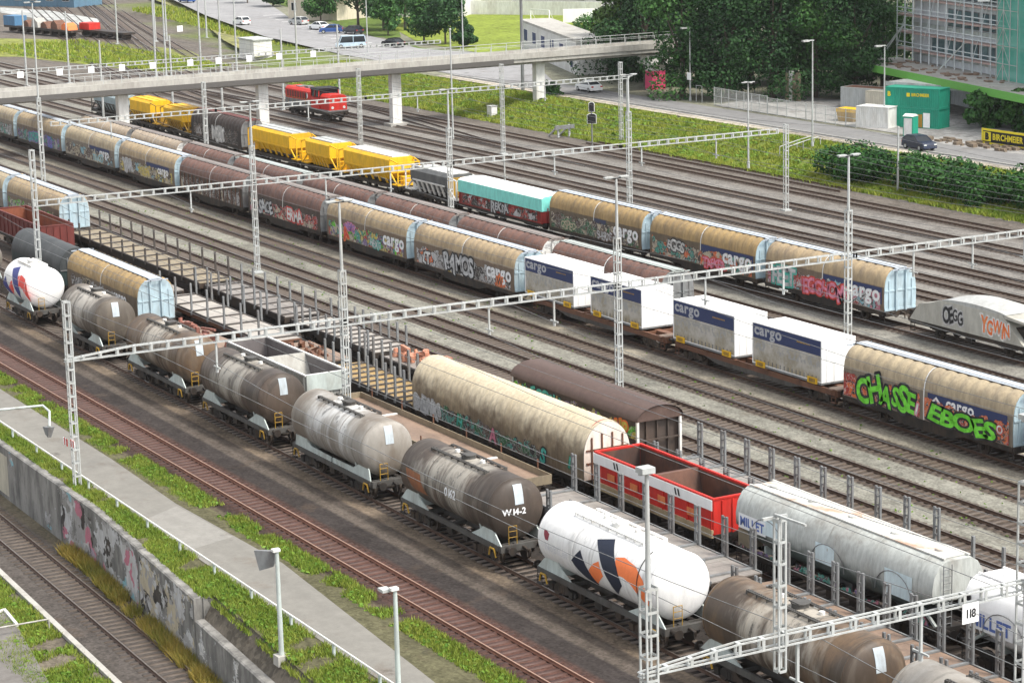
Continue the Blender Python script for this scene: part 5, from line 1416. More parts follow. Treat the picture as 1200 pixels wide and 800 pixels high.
g = at(660, 27, 1.5); g2 = at(706, 26, 1.5); w_ = (g2-g).length
wl = thing('boundary_wall', 'short white rebound wall at the edge of the playing field beside the trees', 'wall', g, math.atan2(g2.y-g.y, g2.x-g.x)); MB().box(0, w_, 0, .3, -1, 2.4).build('wall_panel', M['white'], wl)
g = at(622, 27, 1.5); gl = thing('football_goal', 'white football goal on the yellow green playing field', 'goal', g, R(8)); mb = MB(); mb.bar((0, 0, -.2), (0, 0, 2.44), .14).bar((5.4, 0, -.2), (5.4, 0, 2.44), .14).bar((0, 0, 2.44), (5.4, 0, 2.44), .14); mb.build('frame', M['cleanwhite'], gl)
MB().bar((0, 0, 2.4), (0, 1.4, 0), .06).bar((5.4, 0, 2.4), (5.4, 1.4, 0), .06).bar((0, 1.4, 0), (5.4, 1.4, 0), .06).build('net_stay', M['offwhite'], gl)
g = at(338, 22, 1.5); hb = house('cream house with a bright orange tiled roof at the top frame edge', 'dwelling_house', 'house', g, R(20), 13, 9, 4.6, paint('cream_render', (.62, .56, .44), (.4, .36, .3), .4, .5), 1, 4, paint('orange_tiles', (.45, .12, .05), (.3, .08, .04), .5, .8), True, (1.2, 1.4), 1.6)
g = at(-6, 6, 0); hb = house('low blue industrial shed in the far upper left corner', 'industrial_shed', 'building', g, R(28), 24, 9, 2.6, paint('blue_sheet', (.10, .19, .27), (.1, .15, .2), .5, .5), 1, 5, M['steel'], win=(2, 1), sill0=1.2)

# ---- scaffolded building with its green edged canopy
c0, c1 = at(992, 70, 6), at(1200, 112, 6); rz = math.atan2(c1.y-c0.y, c1.x-c0.x)
M['bluepane'] = paint('blue_grey_glass', (.10, .16, .18), (.24, .36, .37), .8, .5, (.5, 1, 1), rough=.15)
sb_ = thing('office_building', 'tall pale blue office building under renovation above a green edged canopy', 'building', c0, rz)
FH = 3.3; BW = 62
MB().box(4.2, BW, 7.2, 20, 0.5-6, 26).build('wall', paint('pale_blue_panels', (.74, .79, .83), (.5, .55, .58), .45, .3, (1, 1, 1)), sb_)
for f in range(6):
    z = .9+f*FH
    for k in range(12):
        x = 5.3+k*4.3
        if k == 0 or (k == 1 and f > 0): continue
        fr = MB().box(x, x+3.7, 7.08, 7.19, z+.6, z+2.7).build('window', M['steel_dk'], sb_)
        MB().box(x+.1, x+1.8, 7.04, 7.079, z+.7, z+2.6).box(x+1.95, x+3.6, 7.04, 7.079, z+.7, z+2.6).build('pane', M['bluepane'], fr)
    MB().box(4.3, BW, 6.98, 7.18, z-.1, z+.5).build('spandrel', M['palegreen'], sb_)
cp = MB().box(0, BW, 0, 7.1, -.45, -.02).build('canopy_slab', M['concrete'], sb_)
MB().box(-.05, BW, -.08, -.005, -.85, .02).box(-.08, -.001, -.08, 7, -.85, .02).build('canopy_fascia', flat('green_fascia', (.15, .42, .08)), sb_)
for k in range(7): MB().box(5+k*8.5, 5.4+k*8.5, 3, 3.4, -4.9, -.46).build('column', M['concrete_dk'], sb_)
mb = MB()
for k in range(40): x, y = RS.uniform(3, 34), RS.uniform(.6, 5.6); s = RS.uniform(.2, .7); mb.box(x, x+s*1.6, y, y+s, .0, .08+RS.uniform(0, .12))
mb.build('canopy_rubble', DECK['brown'], sb_)
M['tube'] = paint('scaffold_tube', (.66, .72, .74), (.45, .46, .45), .4, 1)
sf = thing('scaffolding', 'steel tube scaffolding with reddish decks along the pale blue office building', 'scaffold', c0, rz)
for k in range(25):
    x = 2.4+k*2.3; mb = MB()
    for y in (5.75, 6.75): mb.cyl((x, y, 0.02), (x, y, 24), .075, n=6)
    for f in range(8): mb.bar((x, 5.75, 1.2+f*2.1), (x, 6.75, 1.2+f*2.1), .05)
    mb.build('upright_frame', M['tube'], sf)
for f in range(8):
    z = 1.3+f*2.1
    MB().box(2.2, BW, 5.8, 6.7, z, z+.2).build('platform', paint('scaffold_deck', (.50, .36, .33), (.32, .26, .24), .5, .6) if f == 0 else bpy.data.materials['scaffold_deck'], sf)
    mb = MB()
    for h in (.5, 1.0): mb.bar((2.2, 5.72, z+h), (BW, 5.72, z+h), .09)
    mb.build('guard_tube', M['tube'], sf)
mb = MB()
for k in range(0, 24, 3): mb.bar((2.4+k*2.3, 5.7, 1.3), (2.4+(k+2)*2.3, 5.7, 9.7), .05); mb.bar((2.4+(k+1)*2.3, 5.7, 9.7), (2.4+(k+3)*2.3, 5.7, 18), .05)
mb.build('diagonal_brace', M['tube'], sf)
mn, nt, b_ = new_mat('green_net'); tr = nt.nodes.new('ShaderNodeBsdfTransparent'); ms = nt.nodes.new('ShaderNodeMixShader')
b_.inputs['Base Color'].default_value = (.10, .52, .40, 1); b_.inputs['Roughness'].default_value = .8
ms.inputs[0].default_value = .62; nt.links.new(tr.outputs[0], ms.inputs[1]); nt.links.new(b_.outputs[0], ms.inputs[2]); nt.links.new(ms.outputs[0], nt.nodes['Material Output'].inputs[0])
nx = 31.5
mb = MB(); mb.quad((nx, 5.55, -4.4), (nx+7, 5.55, -4.4), (nx+7, 5.55, 25), (nx, 5.55, 25)); mb.quad((nx, 5.55, -4.4), (nx, 4.6, -4.4), (nx, 4.6, 25), (nx, 5.55, 25)); mb.build('netting', mn, sf)
mb = MB()
for x in (nx, nx+1.6, nx+3.2, nx+5):
    mb.cyl((x, 4.5, -4.4), (x, 4.5, 25), .06, n=6)
for z in np.arange(-4, 25, 2): mb.bar((nx, 4.5, z), (nx+5, 4.5, z+.0), .06); mb.bar((nx, 4.5, z), (nx+1.6, 4.5, z+2), .05); mb.bar((nx+1.6, 4.5, z+2), (nx+3.2, 4.5, z), .05)
mb.build('stair_tower', M['steel'], sf)
for (xa, za, xb, zb) in ((1.6, .1, 4.6, 4.6), (2.3, .1, 4.8, 4.6), (19.0, .2, 21.2, 3.4)): MB().bar((xa, 3.5, za), (xb, 5.7, zb), .12).build('raking_shore', M['palegreen'], sf)
bp = thing('tarpaulin', 'white sheet hung on the scaffolding of the blue office building', 'sheet', c0, rz)
mb = MB(); mb.prism_y([(24.6, 8.4), (27.6, 8.6), (27.5, 12.0), (24.2, 12.1), (24.8, 10.4)], 5.55, 5.62); mb.build('sheet', M['cleanwhite'], bp)
# flat shelter roof below the canopy
a = at(1036, 96, 5.2); b = at(1140, 104, 5.2)
sh = thing('shelter', 'white topped flat shelter roof between the green containers and the canopy', 'shelter', a, math.atan2((b-a).y, (b-a).x)); w_ = (b-a).length
MB().box(0, w_, .4, 6.5, -.3, 0).build('roof', M['offwhite'], sh); MB().box(-.02, w_+.02, .3, .39, -.45, .05).build('fascia', M['palegreen'], sh)
for x in (.5, w_-.5): MB().box(x-.12, x+.12, .6, .84, -4.2, -.31).build('post', M['palegreen'], sh)
# containers
def site_box(label, loc, rz, L, W, H, m, roofm=None, group=None, name='site_container', doors=True):
    t = thing(name, label, 'container', loc, rz, group)
    mb = MB(); n = int(L/.28); secs = []
    mb.box(.1, L-.1, .06, W-.06, .15, H-.1)
    for k in range(n): x = .14+(L-.28)*k/n; mb.box(x, x+(L-.28)/n*.55, .02, .059, .18, H-.14)
    mb.build('wall', m, t)
    mb = MB()
    for x in (0, L-.12):
        for y in (0, W-.12): mb.box(x, x+.12, y, y+.12, 0, H)
    for y in (0, W-.12): mb.box(.12, L-.12, y, y+.12, 0, .15); mb.box(.12, L-.12, y, y+.12, H-.12, H)
    for x in (0, L-.12): mb.box(x, x+.12, .12, W-.12, H-.12, H); mb.box(x, x+.12, .12, W-.12, 0, .15)
    mb.build('frame', m, t); MB().box(.12, L-.12, .12, W-.12, H-.09, H-.02).build('roof', roofm or m, t)
    return t
GREEN = paint('site_green', (.02, .30, .20), (.03, .2, .14), .4, .8)
gA = at(1036, 148, 1.5); gB = at(1100, 152, 1.5); rz = math.atan2((gB-gA).y, (gB-gA).x); L = (gB-gA).length
hh = (topz(gA.x, gA.y, 102)-1.5)/2
for k, lab in ((0, 'lower green site container standing on the yard with a white door'), (1, 'upper green site container with yellow lettering on its front')):
    t = site_box(lab, gA+Vector((0, 0, .02+k*(hh+.02))), rz, L, 2.5, hh, GREEN)
    if k:
        mb = MB(); wl_ = word_len('BIRCHMEIER', .42, .95); letters(mb, 'BIRCHMEIER', (L*.5, -.03, hh*.58), (1, 0, 0), (0, 0, 1), .34, 0, .035, 0, None, .8); mb.box(L*.5-.6, L*.5-.2, -.035, -.01, hh*.55, hh*.55+.42); mb.build('lettering', flat('sign_yellow', (.75, .62, .03)), t)
        mb = MB(); letters(mb, 'B', (L*.06, -.03, hh*.55), (1, 0, 0), (0, 0, 1), .5, 0, .035); mb.build('lettering', bpy.data.materials['sign_yellow'], t)
    else:
        MB().box(L*.72, L*.84, -.05, -.01, .1, hh*.78).build('door', M['cleanwhite'], t); MB().box(L*.62, L*.70, -.05, -.01, .1, hh*.7).build('notice_board', M['yellowdk'], t); MB().box(L*.08, L*.18, -.05, -.01, hh*.4, hh*.75).build('window', M['offwhite'], t)
site_box('pale blue grey container with a rusty red roof beside the green containers', at(985, 126, 1.5), R(18), 6.0, 2.5, 2.5, M['steel'], M['rust'])
site_box('white container standing under the rusty roofed one at the left of the green stack', at(1003, 149, 1.5), rz, 4.1, 2.4, 2.4, M['offwhite'])
site_box('cream container behind the white one near the green stack', at(1014, 130, 1.5), R(20), 3.4, 2.4, 2.4, paint('cream_box', (.6, .56, .46), (.4, .35, .28), .4, .6))
sk = thing('skip', 'yellow topped open skip on the yard beside the white container', 'skip', at(980, 142, 1.5), R(15)); 
mb = MB(); mb.prism_y([(.3, 0), (2.4, 0), (2.8, 1.1), (0, 1.1)], 0, 1.7); mb.build('tub', M['yellowdk'], sk); MB().box(-.05, 2.85, -.05, 1.75, 1.102, 1.5).build('cover', M['yellow'], sk)
mb = MB(); pl = thing('pallet_stack', 'upright stack of pale wooden boards by the lamp in the yard', 'boards', at(921, 118, 1.5), R(10))
for k, (x, h) in enumerate(((0, 3.4), (.55, 3.7), (1.1, 3.2), (1.6, 3.5))): MB().box(x, x+.5, -.1+.05*k, .3+.05*k, 0, h).build('board', DECK['sand'] if k != 1 else M['offwhite'], pl)
def mesh_fence(label, a, b, H, m, gm, n):
    t = thing('mesh_fence', label, 'fence', a, math.atan2((b-a).y, (b-a).x)); L = (b-a).length
    for k in range(n+1): MB().cyl((L*k/n, 0, -.4), (L*k/n, 0, H), .05, n=8).build('post', m, t)
    mb = MB()
    for z in (.1, H*.5, H-.06): mb.bar((0, 0, z), (L, 0, z), .05)
    for x in np.arange(.25, L, .22): mb.bar((x, .03, .1), (x, .03, H-.06), .025)
    mb.build('mesh_panel', gm, t); return t
mesh_fence('light grey mesh fence along the road at the yard entrance', at(837, 123, 1.5), at(899, 134, 1.5), 2.2, M['steel'], M['steel'], 7)
mesh_fence('thin site fence from the gate to the white container', at(900, 134, 1.5), at(1003, 150, 1.5), 2.0, M['steel'], M['steel'], 9)
mesh_fence('dark green fence at the foot of the wooded slope behind the yard', at(840, 112, 1.5), at(990, 114, 1.5), 2.0, M['steel_dk'], paint('green_wire', (.05, .13, .09), (.03, .08, .06), .4, 1), 10)
fr = thing('bike_frame', 'small grey tubular gate frame under the trees beside the road', 'gate', at(816, 119, 1.5)); MB().tube([(0, 0, -.2), (0, 0, 2.0), (1.3, 0, 2.0), (1.3, 0, -.2)], .05).build('frame', M['steel'], fr)
# banner
a = at(1150, 169, 1.5); b = at(1212, 178, 1.5); L = (b-a).length; hb_ = topz(a.x, a.y, 150)-1.5
bn = thing('banner', 'long yellow and black company banner along the upper road', 'banner', a, math.atan2((b-a).y, (b-a).x))
SY = bpy.data.materials['sign_yellow']
mb = MB(); mb.box(0, L, 0, .06, .1, hb_); mb.build('panel', SY, bn); mb = MB(); mb.box(.25, L-.25, -.02, -.001, .32, hb_-.22); mb.build('black_field', M['black'], bn)
mb = MB(); mb.box(.3, 1.5, -.03, -.021, .42, hb_-.32); letters(mb, 'BIRCHMEIER', (1.75, -.03, .1+hb_*.32), (1, 0, 0), (0, 0, 1), hb_*.36, 0, .035, 0, None, .92); lo = mb.build('lettering', SY, bn)
mb = MB(); letters(mb, 'B', (.62, -.04, .1+hb_*.3), (1, 0, 0), (0, 0, 1), hb_*.38, 0, .075); mb.build('emblem', M['black'], bn)
for k in range(4): MB().box(L*k/3-.05, L*k/3+.05, .061, .16, -.3, hb_).build('post', M['steel_dk'], bn)
person('person in dark blue work clothes standing by the green container', at(1104, 147, 1.5), R(200), (.03, .05, .12), (.025, .03, .06))
cb = thing('portable_toilet', 'pale grey green portable cabin in front of the lower green container', 'cabin', at(1058, 160, 1.5), rz); MB().box(0, 1.2, 0, 1.2, 0, 2.2).build('body', GREEN, cb); MB().box(.12, 1.08, -.03, -.001, .1, 2.0).build('door', M['offwhite'], cb); MB().prism([(-.05, 2.202), (1.25, 2.202), (.6, 2.45)], -.05, 1.25).build('roof', M['offwhite'], cb)
mb = MB()
for k in range(60): x, y = RS.uniform(0, 14), RS.uniform(-.5, 2.5); s = RS.uniform(.2, .8); mb.box(x, x+s, y, y+s*.8, -.1, s*.5)
rb = mb.build('rubble', paint('soil_rubble', (.19, .15, .11), (.16, .12, .09), .6, 1)); rb.location = at(1078, 163, 1.5); rb['kind'] = 'stuff'

# ------------------------------------------------------------------ cars
car('white car driving along the road under the bridge', at(690, 107, 1.52), R(-3), M['cleanwhite'], 'sedan')
car('dark blue car parked at the hedge with its boot to the green stand', at(1077, 175, 1.52), R(176), paint('car_dark_blue', (.02, .03, .06), (.03, .03, .04), .3, 1, rough=.25), 'hatch')
car('black car parked beside the street trees behind the bridge', at(461, 55, 1.55), R(8), paint('car_black', (.012, .012, .014), (.03, .03, .03), .3, 1, rough=.25), 'sedan')
car('white car parked alone on the large parking area', at(283, 29, 1.55), R(6), M['cleanwhite'], 'hatch')
car('white car parked next to the blue car on the far lot', at(374, 35, 1.55), R(10), M['cleanwhite'], 'sedan')
BLUE = paint('car_blue', (.03, .08, .25), (.04, .06, .15), .3, 1, rough=.3)
car('blue hatchback parked between a white car and a dark car', at(388, 39, 1.55), R(60), BLUE, 'hatch')
car('dark grey car parked in front of the large street trees', at(414, 40, 1.55), R(10), paint('car_grey', (.05, .055, .065), (.03, .03, .04), .3, 1, rough=.3), 'hatch')
car('pale blue van with white front near the parked cars', at(411, 56, 1.55), R(70), paint('van_pale', (.45, .58, .68), (.6, .62, .64), .5, .8, rough=.3), 'van')
car('blue car at the upper end of the parking area', at(219, 3, 1.55), R(8), BLUE, 'sedan')
car('silver car parked beneath the orange roofed house', at(350, 29, 1.55), R(14), M['steel'], 'hatch')
# ------------------------------------------------------------------ trees
fg = 'dark trees of the wooded slope on the right'
rows = [
 (757, 101, 18, 11, 'dark', 'dark leafy tree hanging over the bridge end'), (800, 114, 19, 13, 'mid', 'tall green tree behind the road lamp with the white box'), (853, 116, 18, 13, 'dark', 'dark tree behind the grey mesh fence'),
 (905, 116, 20, 14, 'dark', 'dark tree behind the wooden boards'), (955, 114, 19, 13, 'mid', 'green tree behind the tall lamp by the open gate'), (1003, 116, 17, 12, 'dark', 'dark tree left of the green edged canopy'),
 (1035, 104, 20, 12, 'mid', 'dark tree touching the corner of the blue office building')]
for i, (px, py, H, W, lf, lab) in enumerate(rows):
    tree('wood', lf, at(px, py, 1.5), H, W, lab, fg, i % 4, 8500, .42, base=.03)
rows2 = [(727, 90, 16, 8.5, 'light', 'pale green drooping tree left of the dark wood'), (748, 84, 19, 11, 'mid', 'mid green tree behind the drooping pale tree'), (770, 96, 21, 13, 'dark', 'second row dark tree above the bridge end'), (826, 98, 22, 14, 'dark', 'second row dark tree above the mesh fence corner'), (880, 99, 22, 14, 'mid', 'second row green tree between fence and boards'), (930, 98, 22, 14, 'dark', 'second row dark tree above the wooden boards'), (980, 97, 23, 14, 'dark', 'second row dark tree left of the scaffold'),
 (1022, 92, 22, 13, 'dark', 'second row dark tree against the scaffold'), (775, 74, 20, 13, 'dark', 'rear dark tree at the left end of the wood'), (812, 78, 22, 15, 'mid', 'rear green tree at the top frame edge'), (872, 78, 23, 15, 'dark', 'rear dark tree rising out of the frame'), (940, 78, 24, 15, 'dark', 'rear dark tree behind the lamp rows'), (1000, 76, 24, 15, 'mid', 'rear green tree beside the office building')]
for i, (px, py, H, W, lf, lab) in enumerate(rows2): tree('wood', lf, at(px, py, 1.5), H, W, lab, fg, i % 4, 7500, .45, base=.05)
for i, (px, py, H, W, lab) in enumerate(((712, 90, 5.5, 11, 'low dark bush beneath the right bridge span'), (742, 97, 5.5, 10, 'low dark bush beside the pink painted pier'), (690, 86, 4, 8, 'low dark bush behind the white depot corner'), (640, 114, 1.6, 5, 'low green shrub at the foot of the road pole'))):
    tree('bush', 'dark' if i < 3 else 'mid', at(px, py, 1.3), H, W, lab, 'bushes by the bridge', i, 1800, .4, 'bush', -.0, 'bush')
sg_ = 'street trees behind the bridge'
for i, (px, py, H, W, lf, lab) in enumerate(((455, 42, 7, 6, 'mid', 'small young tree at the car park edge'), (497, 50, 8.5, 8, 'mid', 'round street tree left of the round bush on the lawn'), (522, 52, 8.5, 8, 'dark', 'round dark street tree beside the round bush'), (546, 56, 4.5, 4.2, 'dark', 'dark round bush at the lawn corner'),
    (420, 34, 13, 9, 'dark', 'large dark street tree nearest the parked cars'), (450, 36, 14, 10, 'dark', 'large dark street tree behind the young tree'), (475, 36, 14, 10, 'mid', 'large green street tree in the middle of the row'), (505, 30, 13, 10, 'dark', 'large dark street tree before the pale school'), (395, 24, 11, 8, 'dark', 'dark tree right of the orange roofed house'), (376, 26, 8, 6, 'mid', 'green tree in front of the orange roofed house'), (349, 21, 6, 4, 'mid', 'little tree left of the cream house wall'), (320, 8, 7, 12, 'dark', 'dark tree left of the cream house'), (290, 4, 7, 12, 'mid', 'green tree on the slope above the parking area'))):
    tree('street', lf, at(px, py, 1.5), H, W, lab, sg_, i % 4, 3000, .5, base=.25 if H > 5 else .02)
for px, py, H, W, lab in ((1155, 150, 4.4, 4.8, 'bushy dark tree left of the yellow banner'), (1195, 154, 4.8, 5.0, 'bushy dark tree above the yellow banner')): tree('ban', 'mid', at(px, py, 1.5), H, W, lab, 'small trees by the banner', 5, 2600, .45, base=.05)
# clipped hedges
def hedge(label, a, b, H, D, n, leaf, size=.22):
    t = thing('hedge', label, 'hedge', a, math.atan2((b-a).y, (b-a).x)); L = (b-a).length; rs = np.random.RandomState(9)
    bl = []
    x = 0.0
    while x < L: 
        for q in range(3): bl.append((x+rs.uniform(-.5, .5), rs.uniform(.3, D-.3), H*rs.uniform(.25, .72), 1.3, D*.42, H*rs.uniform(.3, .42)))
        x += 1.1
    V, F = leaves_np(bl, n, size, rs); o = bpy.data.objects.new('foliage', np_mesh('foliage', V, F, 4, LEAF[leaf])); C.objects.link(o); o.parent = t
    mb = MB()
    for x in np.arange(.5, L, 1.5): mb.cyl((x, D/2, -.4), (x+.2, D/2+.1, H*.6), .05, .02, n=6)
    mb.build('stems', MBARK, t); return t
ha = at(972, 206, .2); hb2 = at(1240, 257, .2); ha.z = .3; hb2.z = .3; ha.y = 142.6; hb2.y = 142.6
hedge('long dense green hedge between the tracks and the upper road', ha, hb2, 3.5, 4.2, 20000, 'hedge', .36)
g = at(620, 44, 4.6)
hedge('clipped dark hedge behind the white depot roof', at(715, 47, 1.5), at(770, 46, 1.5), 2.4, 2.5, 2500, 'dark', .4)
hedge('round clipped bush standing at the white depot roof edge', at(676, 45, 1.5), at(690, 46, 1.5), 4.2, 3.0, 1500, 'mid', .4)

# ------------------------------------------------------------------ maintenance train far left
g = at(12, 36, 0); g2 = at(155, 50, 0); rz = math.atan2((g2-g).y, (g2-g).x)
mt = thing('maintenance_wagon', 'blue and brown track maintenance machine on a flat wagon far at upper left', 'work train', g, rz)
MB().box(0, 26, -1.3, 1.3, .8, 1.2).build('flat_bed', M['under'], mt)
MB().box(0, 4.5, -1.3, 1.3, 1.2, 3.0).build('cab', paint('machine_blue', (.07, .18, .32), (.1, .2, .3), .4, 1), mt)
for k, (x, h, m_) in enumerate(((7, 1.2, 'rust'), (10.5, 1.7, 'concrete'), (14, 1.2, 'rust'), (18, 1.6, 'rust'), (22, 1.3, 'orange'))): MB().prism_y([(x, 1.201), (x+2.6, 1.201), (x+2.3, 1.2+h*.6), (x+1.2, 1.2+h), (x+.2, 1.2+h*.7)], -1.0, 1.0).build('machinery', M[m_], mt)
mt2 = thing('maintenance_wagon', 'dark low flat wagons with a red crate at upper left', 'work train', at(97, 41, 0), rz)
MB().box(0, 17, -1.3, 1.3, .8, 1.2).build('flat_bed', M['under'], mt2); MB().box(1, 4.6, -1.2, 1.2, 1.201, 2.4).build('crate', M['red'], mt2)
for q in range(6): MB().cyl((1.5+q*2.9, -.8, .45), (1.5+q*2.9, .8, .45), .45, n=12).build('wheel_set', M['wheel'], mt2)
for q in range(8): MB().cyl((1.5+q*3.2, -.8, .45), (1.5+q*3.2, .8, .45), .45, n=12).build('wheel_set', M['wheel'], mt)
# ------------------------------------------------------------------ rolling stock
def sil(px, y, zc, r, left=True):
    """where along the track a round tank end has its left / right outline at px"""
    lo, hi = -400.0, -30.0
    for _ in range(50):
        m = (lo+hi)/2; q = [pix(m, y+r*cos(t*.2618), zc+r*sin(t*.2618))[0] for t in range(24)]
        v = min(q) if left else max(q)
        if v < px: lo = m
        else: hi = m
    return lo
TK = 'tank wagons on the front track'
BROWN = tank_mat('tank_brown', (.060, .047, .038), (.36, .335, .29), .95, (.105, .078, .06))
BROWN2 = tank_mat('tank_brown_rusty', (.075, .056, .042), (.40, .365, .31), .9, (.15, .098, .058))
BROWN3 = tank_mat('tank_grey_brown', (.095, .08, .065), (.42, .39, .345), 1.0, (.16, .135, .105))
GREYT = tank_mat('tank_pale_grey', (.30, .28, .25), (.56, .56, .55), .9, (.17, .14, .11))
WHITET = tank_mat('tank_white', (.80, .80, .79), (.7, .69, .66), .3, (.84, .84, .84))
WHITET.node_tree.nodes['Principled BSDF'].inputs['Roughness'].default_value = .35
y = TY['R1']; rT, zT = 1.52, 2.72
def tk(pl, pr, label, m, **k):
    xl = sil(pl, y, zT, rT, True); xr = sil(pr, y, zT, rT, False)
    return tank_wagon('tank_wagon', label, ((xl+xr)/2, y, 0), xr-xl, m, rT, zT, group=TK, **k), xl, xr
tk(-72, 5, 'grimy grey tank wagon at the far left end of the front tank train', GREYT)
w0, l0, r0 = tk(2, 78, 'white tank wagon with blue and red swoosh at the left of the tank train', WHITET, placard=False, walkway='offwhite')
tk(68, 162, 'brown stained tank wagon just behind the left white tank wagon', BROWN3)
tk(144, 262, 'grey brown tank wagon with a wide pale spill crossed by the lattice beam', BROWN2)
tk(231, 362, 'dark grimy tank wagon left of the pale grey pinched tank wagon', BROWN)
wd, ld, rd = tk(337, 488, 'pale grey tank wagon with full length sloping side sill between brown tanks', GREYT, long_sill=True)
we, le, re_ = tk(464, 642, 'dark brown tank wagon with rusty patch and white number before the big white tank', BROWN)
wf, lf_, rf = tk(624, 839, 'big clean white tank wagon with blue and orange swoosh in the foreground', WHITET, placard=False, walkway='offwhite')
wg, lg, rg = tk(815, 1071, 'large brown tank wagon under the nearest beam at the lower right', BROWN2)
xl = rg+1.7; tank_wagon('tank_wagon', 'grey tank wagon cut off by the bottom edge', (xl+6, y, 0), 12, GREYT, rT, zT, group=TK)
# pale dome end stripes, numbers
def tank_mark(w, x, s, deg, h, m='letter'):
    mb = MB(); cyl_letters(mb, s, x, deg, h, rT+.02, zT, 0); mb.build('lettering', M[m], w)
tank_mark(we, .2, '0162', -4, .42)
def end_mark(w, Lt, s, m='letter'):
    mb = MB(); letters(mb, s, (Lt/2-.12, -.95, zT-.12), (0, 1, 0), (0, 0, 1), .30, 0, .035); v = mb.v; mb.v = [(x-.36*((yy*yy+(z-zT)**2)/rT**2)+.16, yy, z) for x, yy, z in v]; mb.build('lettering', M[m], w)
end_mark(we, re_-le, 'W14-2')
# swooshes of the white tanks, laid on the shell
ORG = flat('swoosh_orange', (.88, .22, .07)); NAV = flat('swoosh_navy', (.018, .024, .045)); NAV2 = flat('swoosh_blue', (.04, .075, .14)); RED2 = flat('swoosh_red', (.75, .08, .06)); BLU2 = flat('swoosh_royal', (.05, .06, .22))
def swoosh(w, dx, ca, cb, sc_=1.0):
    X = lambda v: (v-dx)*sc_
    r = rT+.018
    mb = MB()
    cyl_patch(mb, [((X(-89.73), -10.9), (X(-88.94), 14.6)), ((X(-89.32), -26), (X(-88.56), -2.6)), ((X(-88.83), -41), (X(-88.18), -20.4)), ((X(-88.04), -46), (X(-87.89), -41.3))], r, zT, 0)
    cyl_patch(mb, [((X(-88.02), 42.8), (X(-86.93), 56.6)), ((X(-87.42), 22.1), (X(-86.34), 32.7)), ((X(-86.91), -.8), (X(-85.82), 12.8)), ((X(-86.48), -20.9), (X(-85.54), -2.8)), ((X(-86.27), -42.8), (X(-85.39), -13.3))], r, zT, 0)
    cyl_patch(mb, [((X(-88.25), -14.2), (X(-88.04), -43.8)), ((X(-87.77), 1.9), (X(-87.6), -30.6)), ((X(-87.33), 10), (X(-86.98), -12.7))], r-.006, zT, 1)
    cyl_patch(mb, [((X(-86.15), 28.1), (X(-85.69), 1.9)), ((X(-85.5), 34.6), (X(-85.24), 2.6)), ((X(-84.48), 28.9), (X(-84.64), -3.1)), ((X(-83.66), 12.6), (X(-84.14), -15.4)), ((X(-83.39), -2.7), (X(-83.78), -25)), ((X(-83.2), -20), (X(-83.35), -34))], r-.006, zT, 1)
    mb.build('swoosh_emblem', [ca, cb], w)
swoosh(wf, (lf_+rf)/2, NAV, ORG)
swoosh(w0, -86.8, BLU2, RED2, .95)
mb = MB(); cyl_patch(mb, [((-(rf-lf_)/2+1.0, 20), (-(rf-lf_)/2+1.25, 20)), ((-(rf-lf_)/2+1.05, 12), (-(rf-lf_)/2+1.5, 16)), ((-(rf-lf_)/2+1.2, 4), (-(rf-lf_)/2+1.45, 4))], rT+.015, zT); mb.build('small_emblem', flat('emblem_maroon', (.25, .04, .06)), wf)
mb = MB(); cyl_letters(mb, 'mobiler'.replace('m', 'M').replace('b', 'B').replace('i', 'I').replace('l', 'L').replace('M', 'N'), -(rf-lf_)/2+1.1, -14, .4, rT+.015, zT, 0, .0); mb.build('lettering', flat('faded_lettering', (.66, .67, .70)), wf)
mb = MB()
for dd in np.arange(-20, 62, 6): cyl_patch(mb, [(((rf-lf_)/2-1.62, dd), ((rf-lf_)/2-1.55, dd)), (((rf-lf_)/2-1.62, dd+6), ((rf-lf_)/2-1.55, dd+6))], rT+.02, zT)
mb.build('hose', M['black'], wf)
# saddle skirts pale; orange patch on tank e
mb = MB(); cyl_patch(mb, [((-4.1, 14), (-2.5, 12)), ((-3.9, -4), (-2.3, -6)), ((-3.4, -26), (-1.9, -26))], rT+.012, zT); mb.build('rust_patch', paint('orange_rust', (.28, .11, .05), (.13, .08, .055), .8, 2), we)

# ---- track R2
y = TY['R2']; yn = y-1.42
def span(p0, p1, yy, z=1.2): return xat(p0, yy, z), xat(p1, yy, z)
a, b = span(80, 162, yn); Lb = b-a+1.44
w = covered_wagon('covered_wagon', 'straw coloured sliding wall wagon with pale blue end standing behind the brown tanks', ((a+b)/2, y, 0), Lb, 'tan2', group='covered freight wagons with sliding walls')
cargo_sign(w, Lb, -1.5, .62, 2.06, True, 'navydull', 'letter', .4, '', 0) if False else None
mb = MB(); letters(mb, 'cargo', (Lb*.17, -1.478, 2.1), (1, 0, 0), (0, 0, 1), .72, 0, .035, 0, None, 1.05); mb.build('lettering', M['letter'], w)
graffiti(w, -1.46, -Lb*.4, Lb*.3, 1.3, 2.7, [('NLZE', -Lb*.24, 2.1, .5, 'black', 'cream')], [('grey', 5), ('silver', 3), ('brown', 4)], 3)
x_left = a-1.6
td = thing('tarpaulin_wagon', 'dark grey tarpaulin covered wagon left of the straw coloured wagon', 'freight wagon', (x_left-6.4, y, 0)); Lt = 13.2
gear(td, Lt, 'bogie', 'under', 1.3, 1.15, .86)
pf = arch(1.4, 1.15, 2.3, 4.0); DT = two_tone('tarp_dark_grey', (.035, .055, .055), (.055, .06, .062), 2.3, .05, (.10, .10, .10), .5)
_, e = shell(td, Lt, pf, 'tarpaulin', DT, 6, .02); hood_end(td, pf, e, DT, M['steel_dk'])
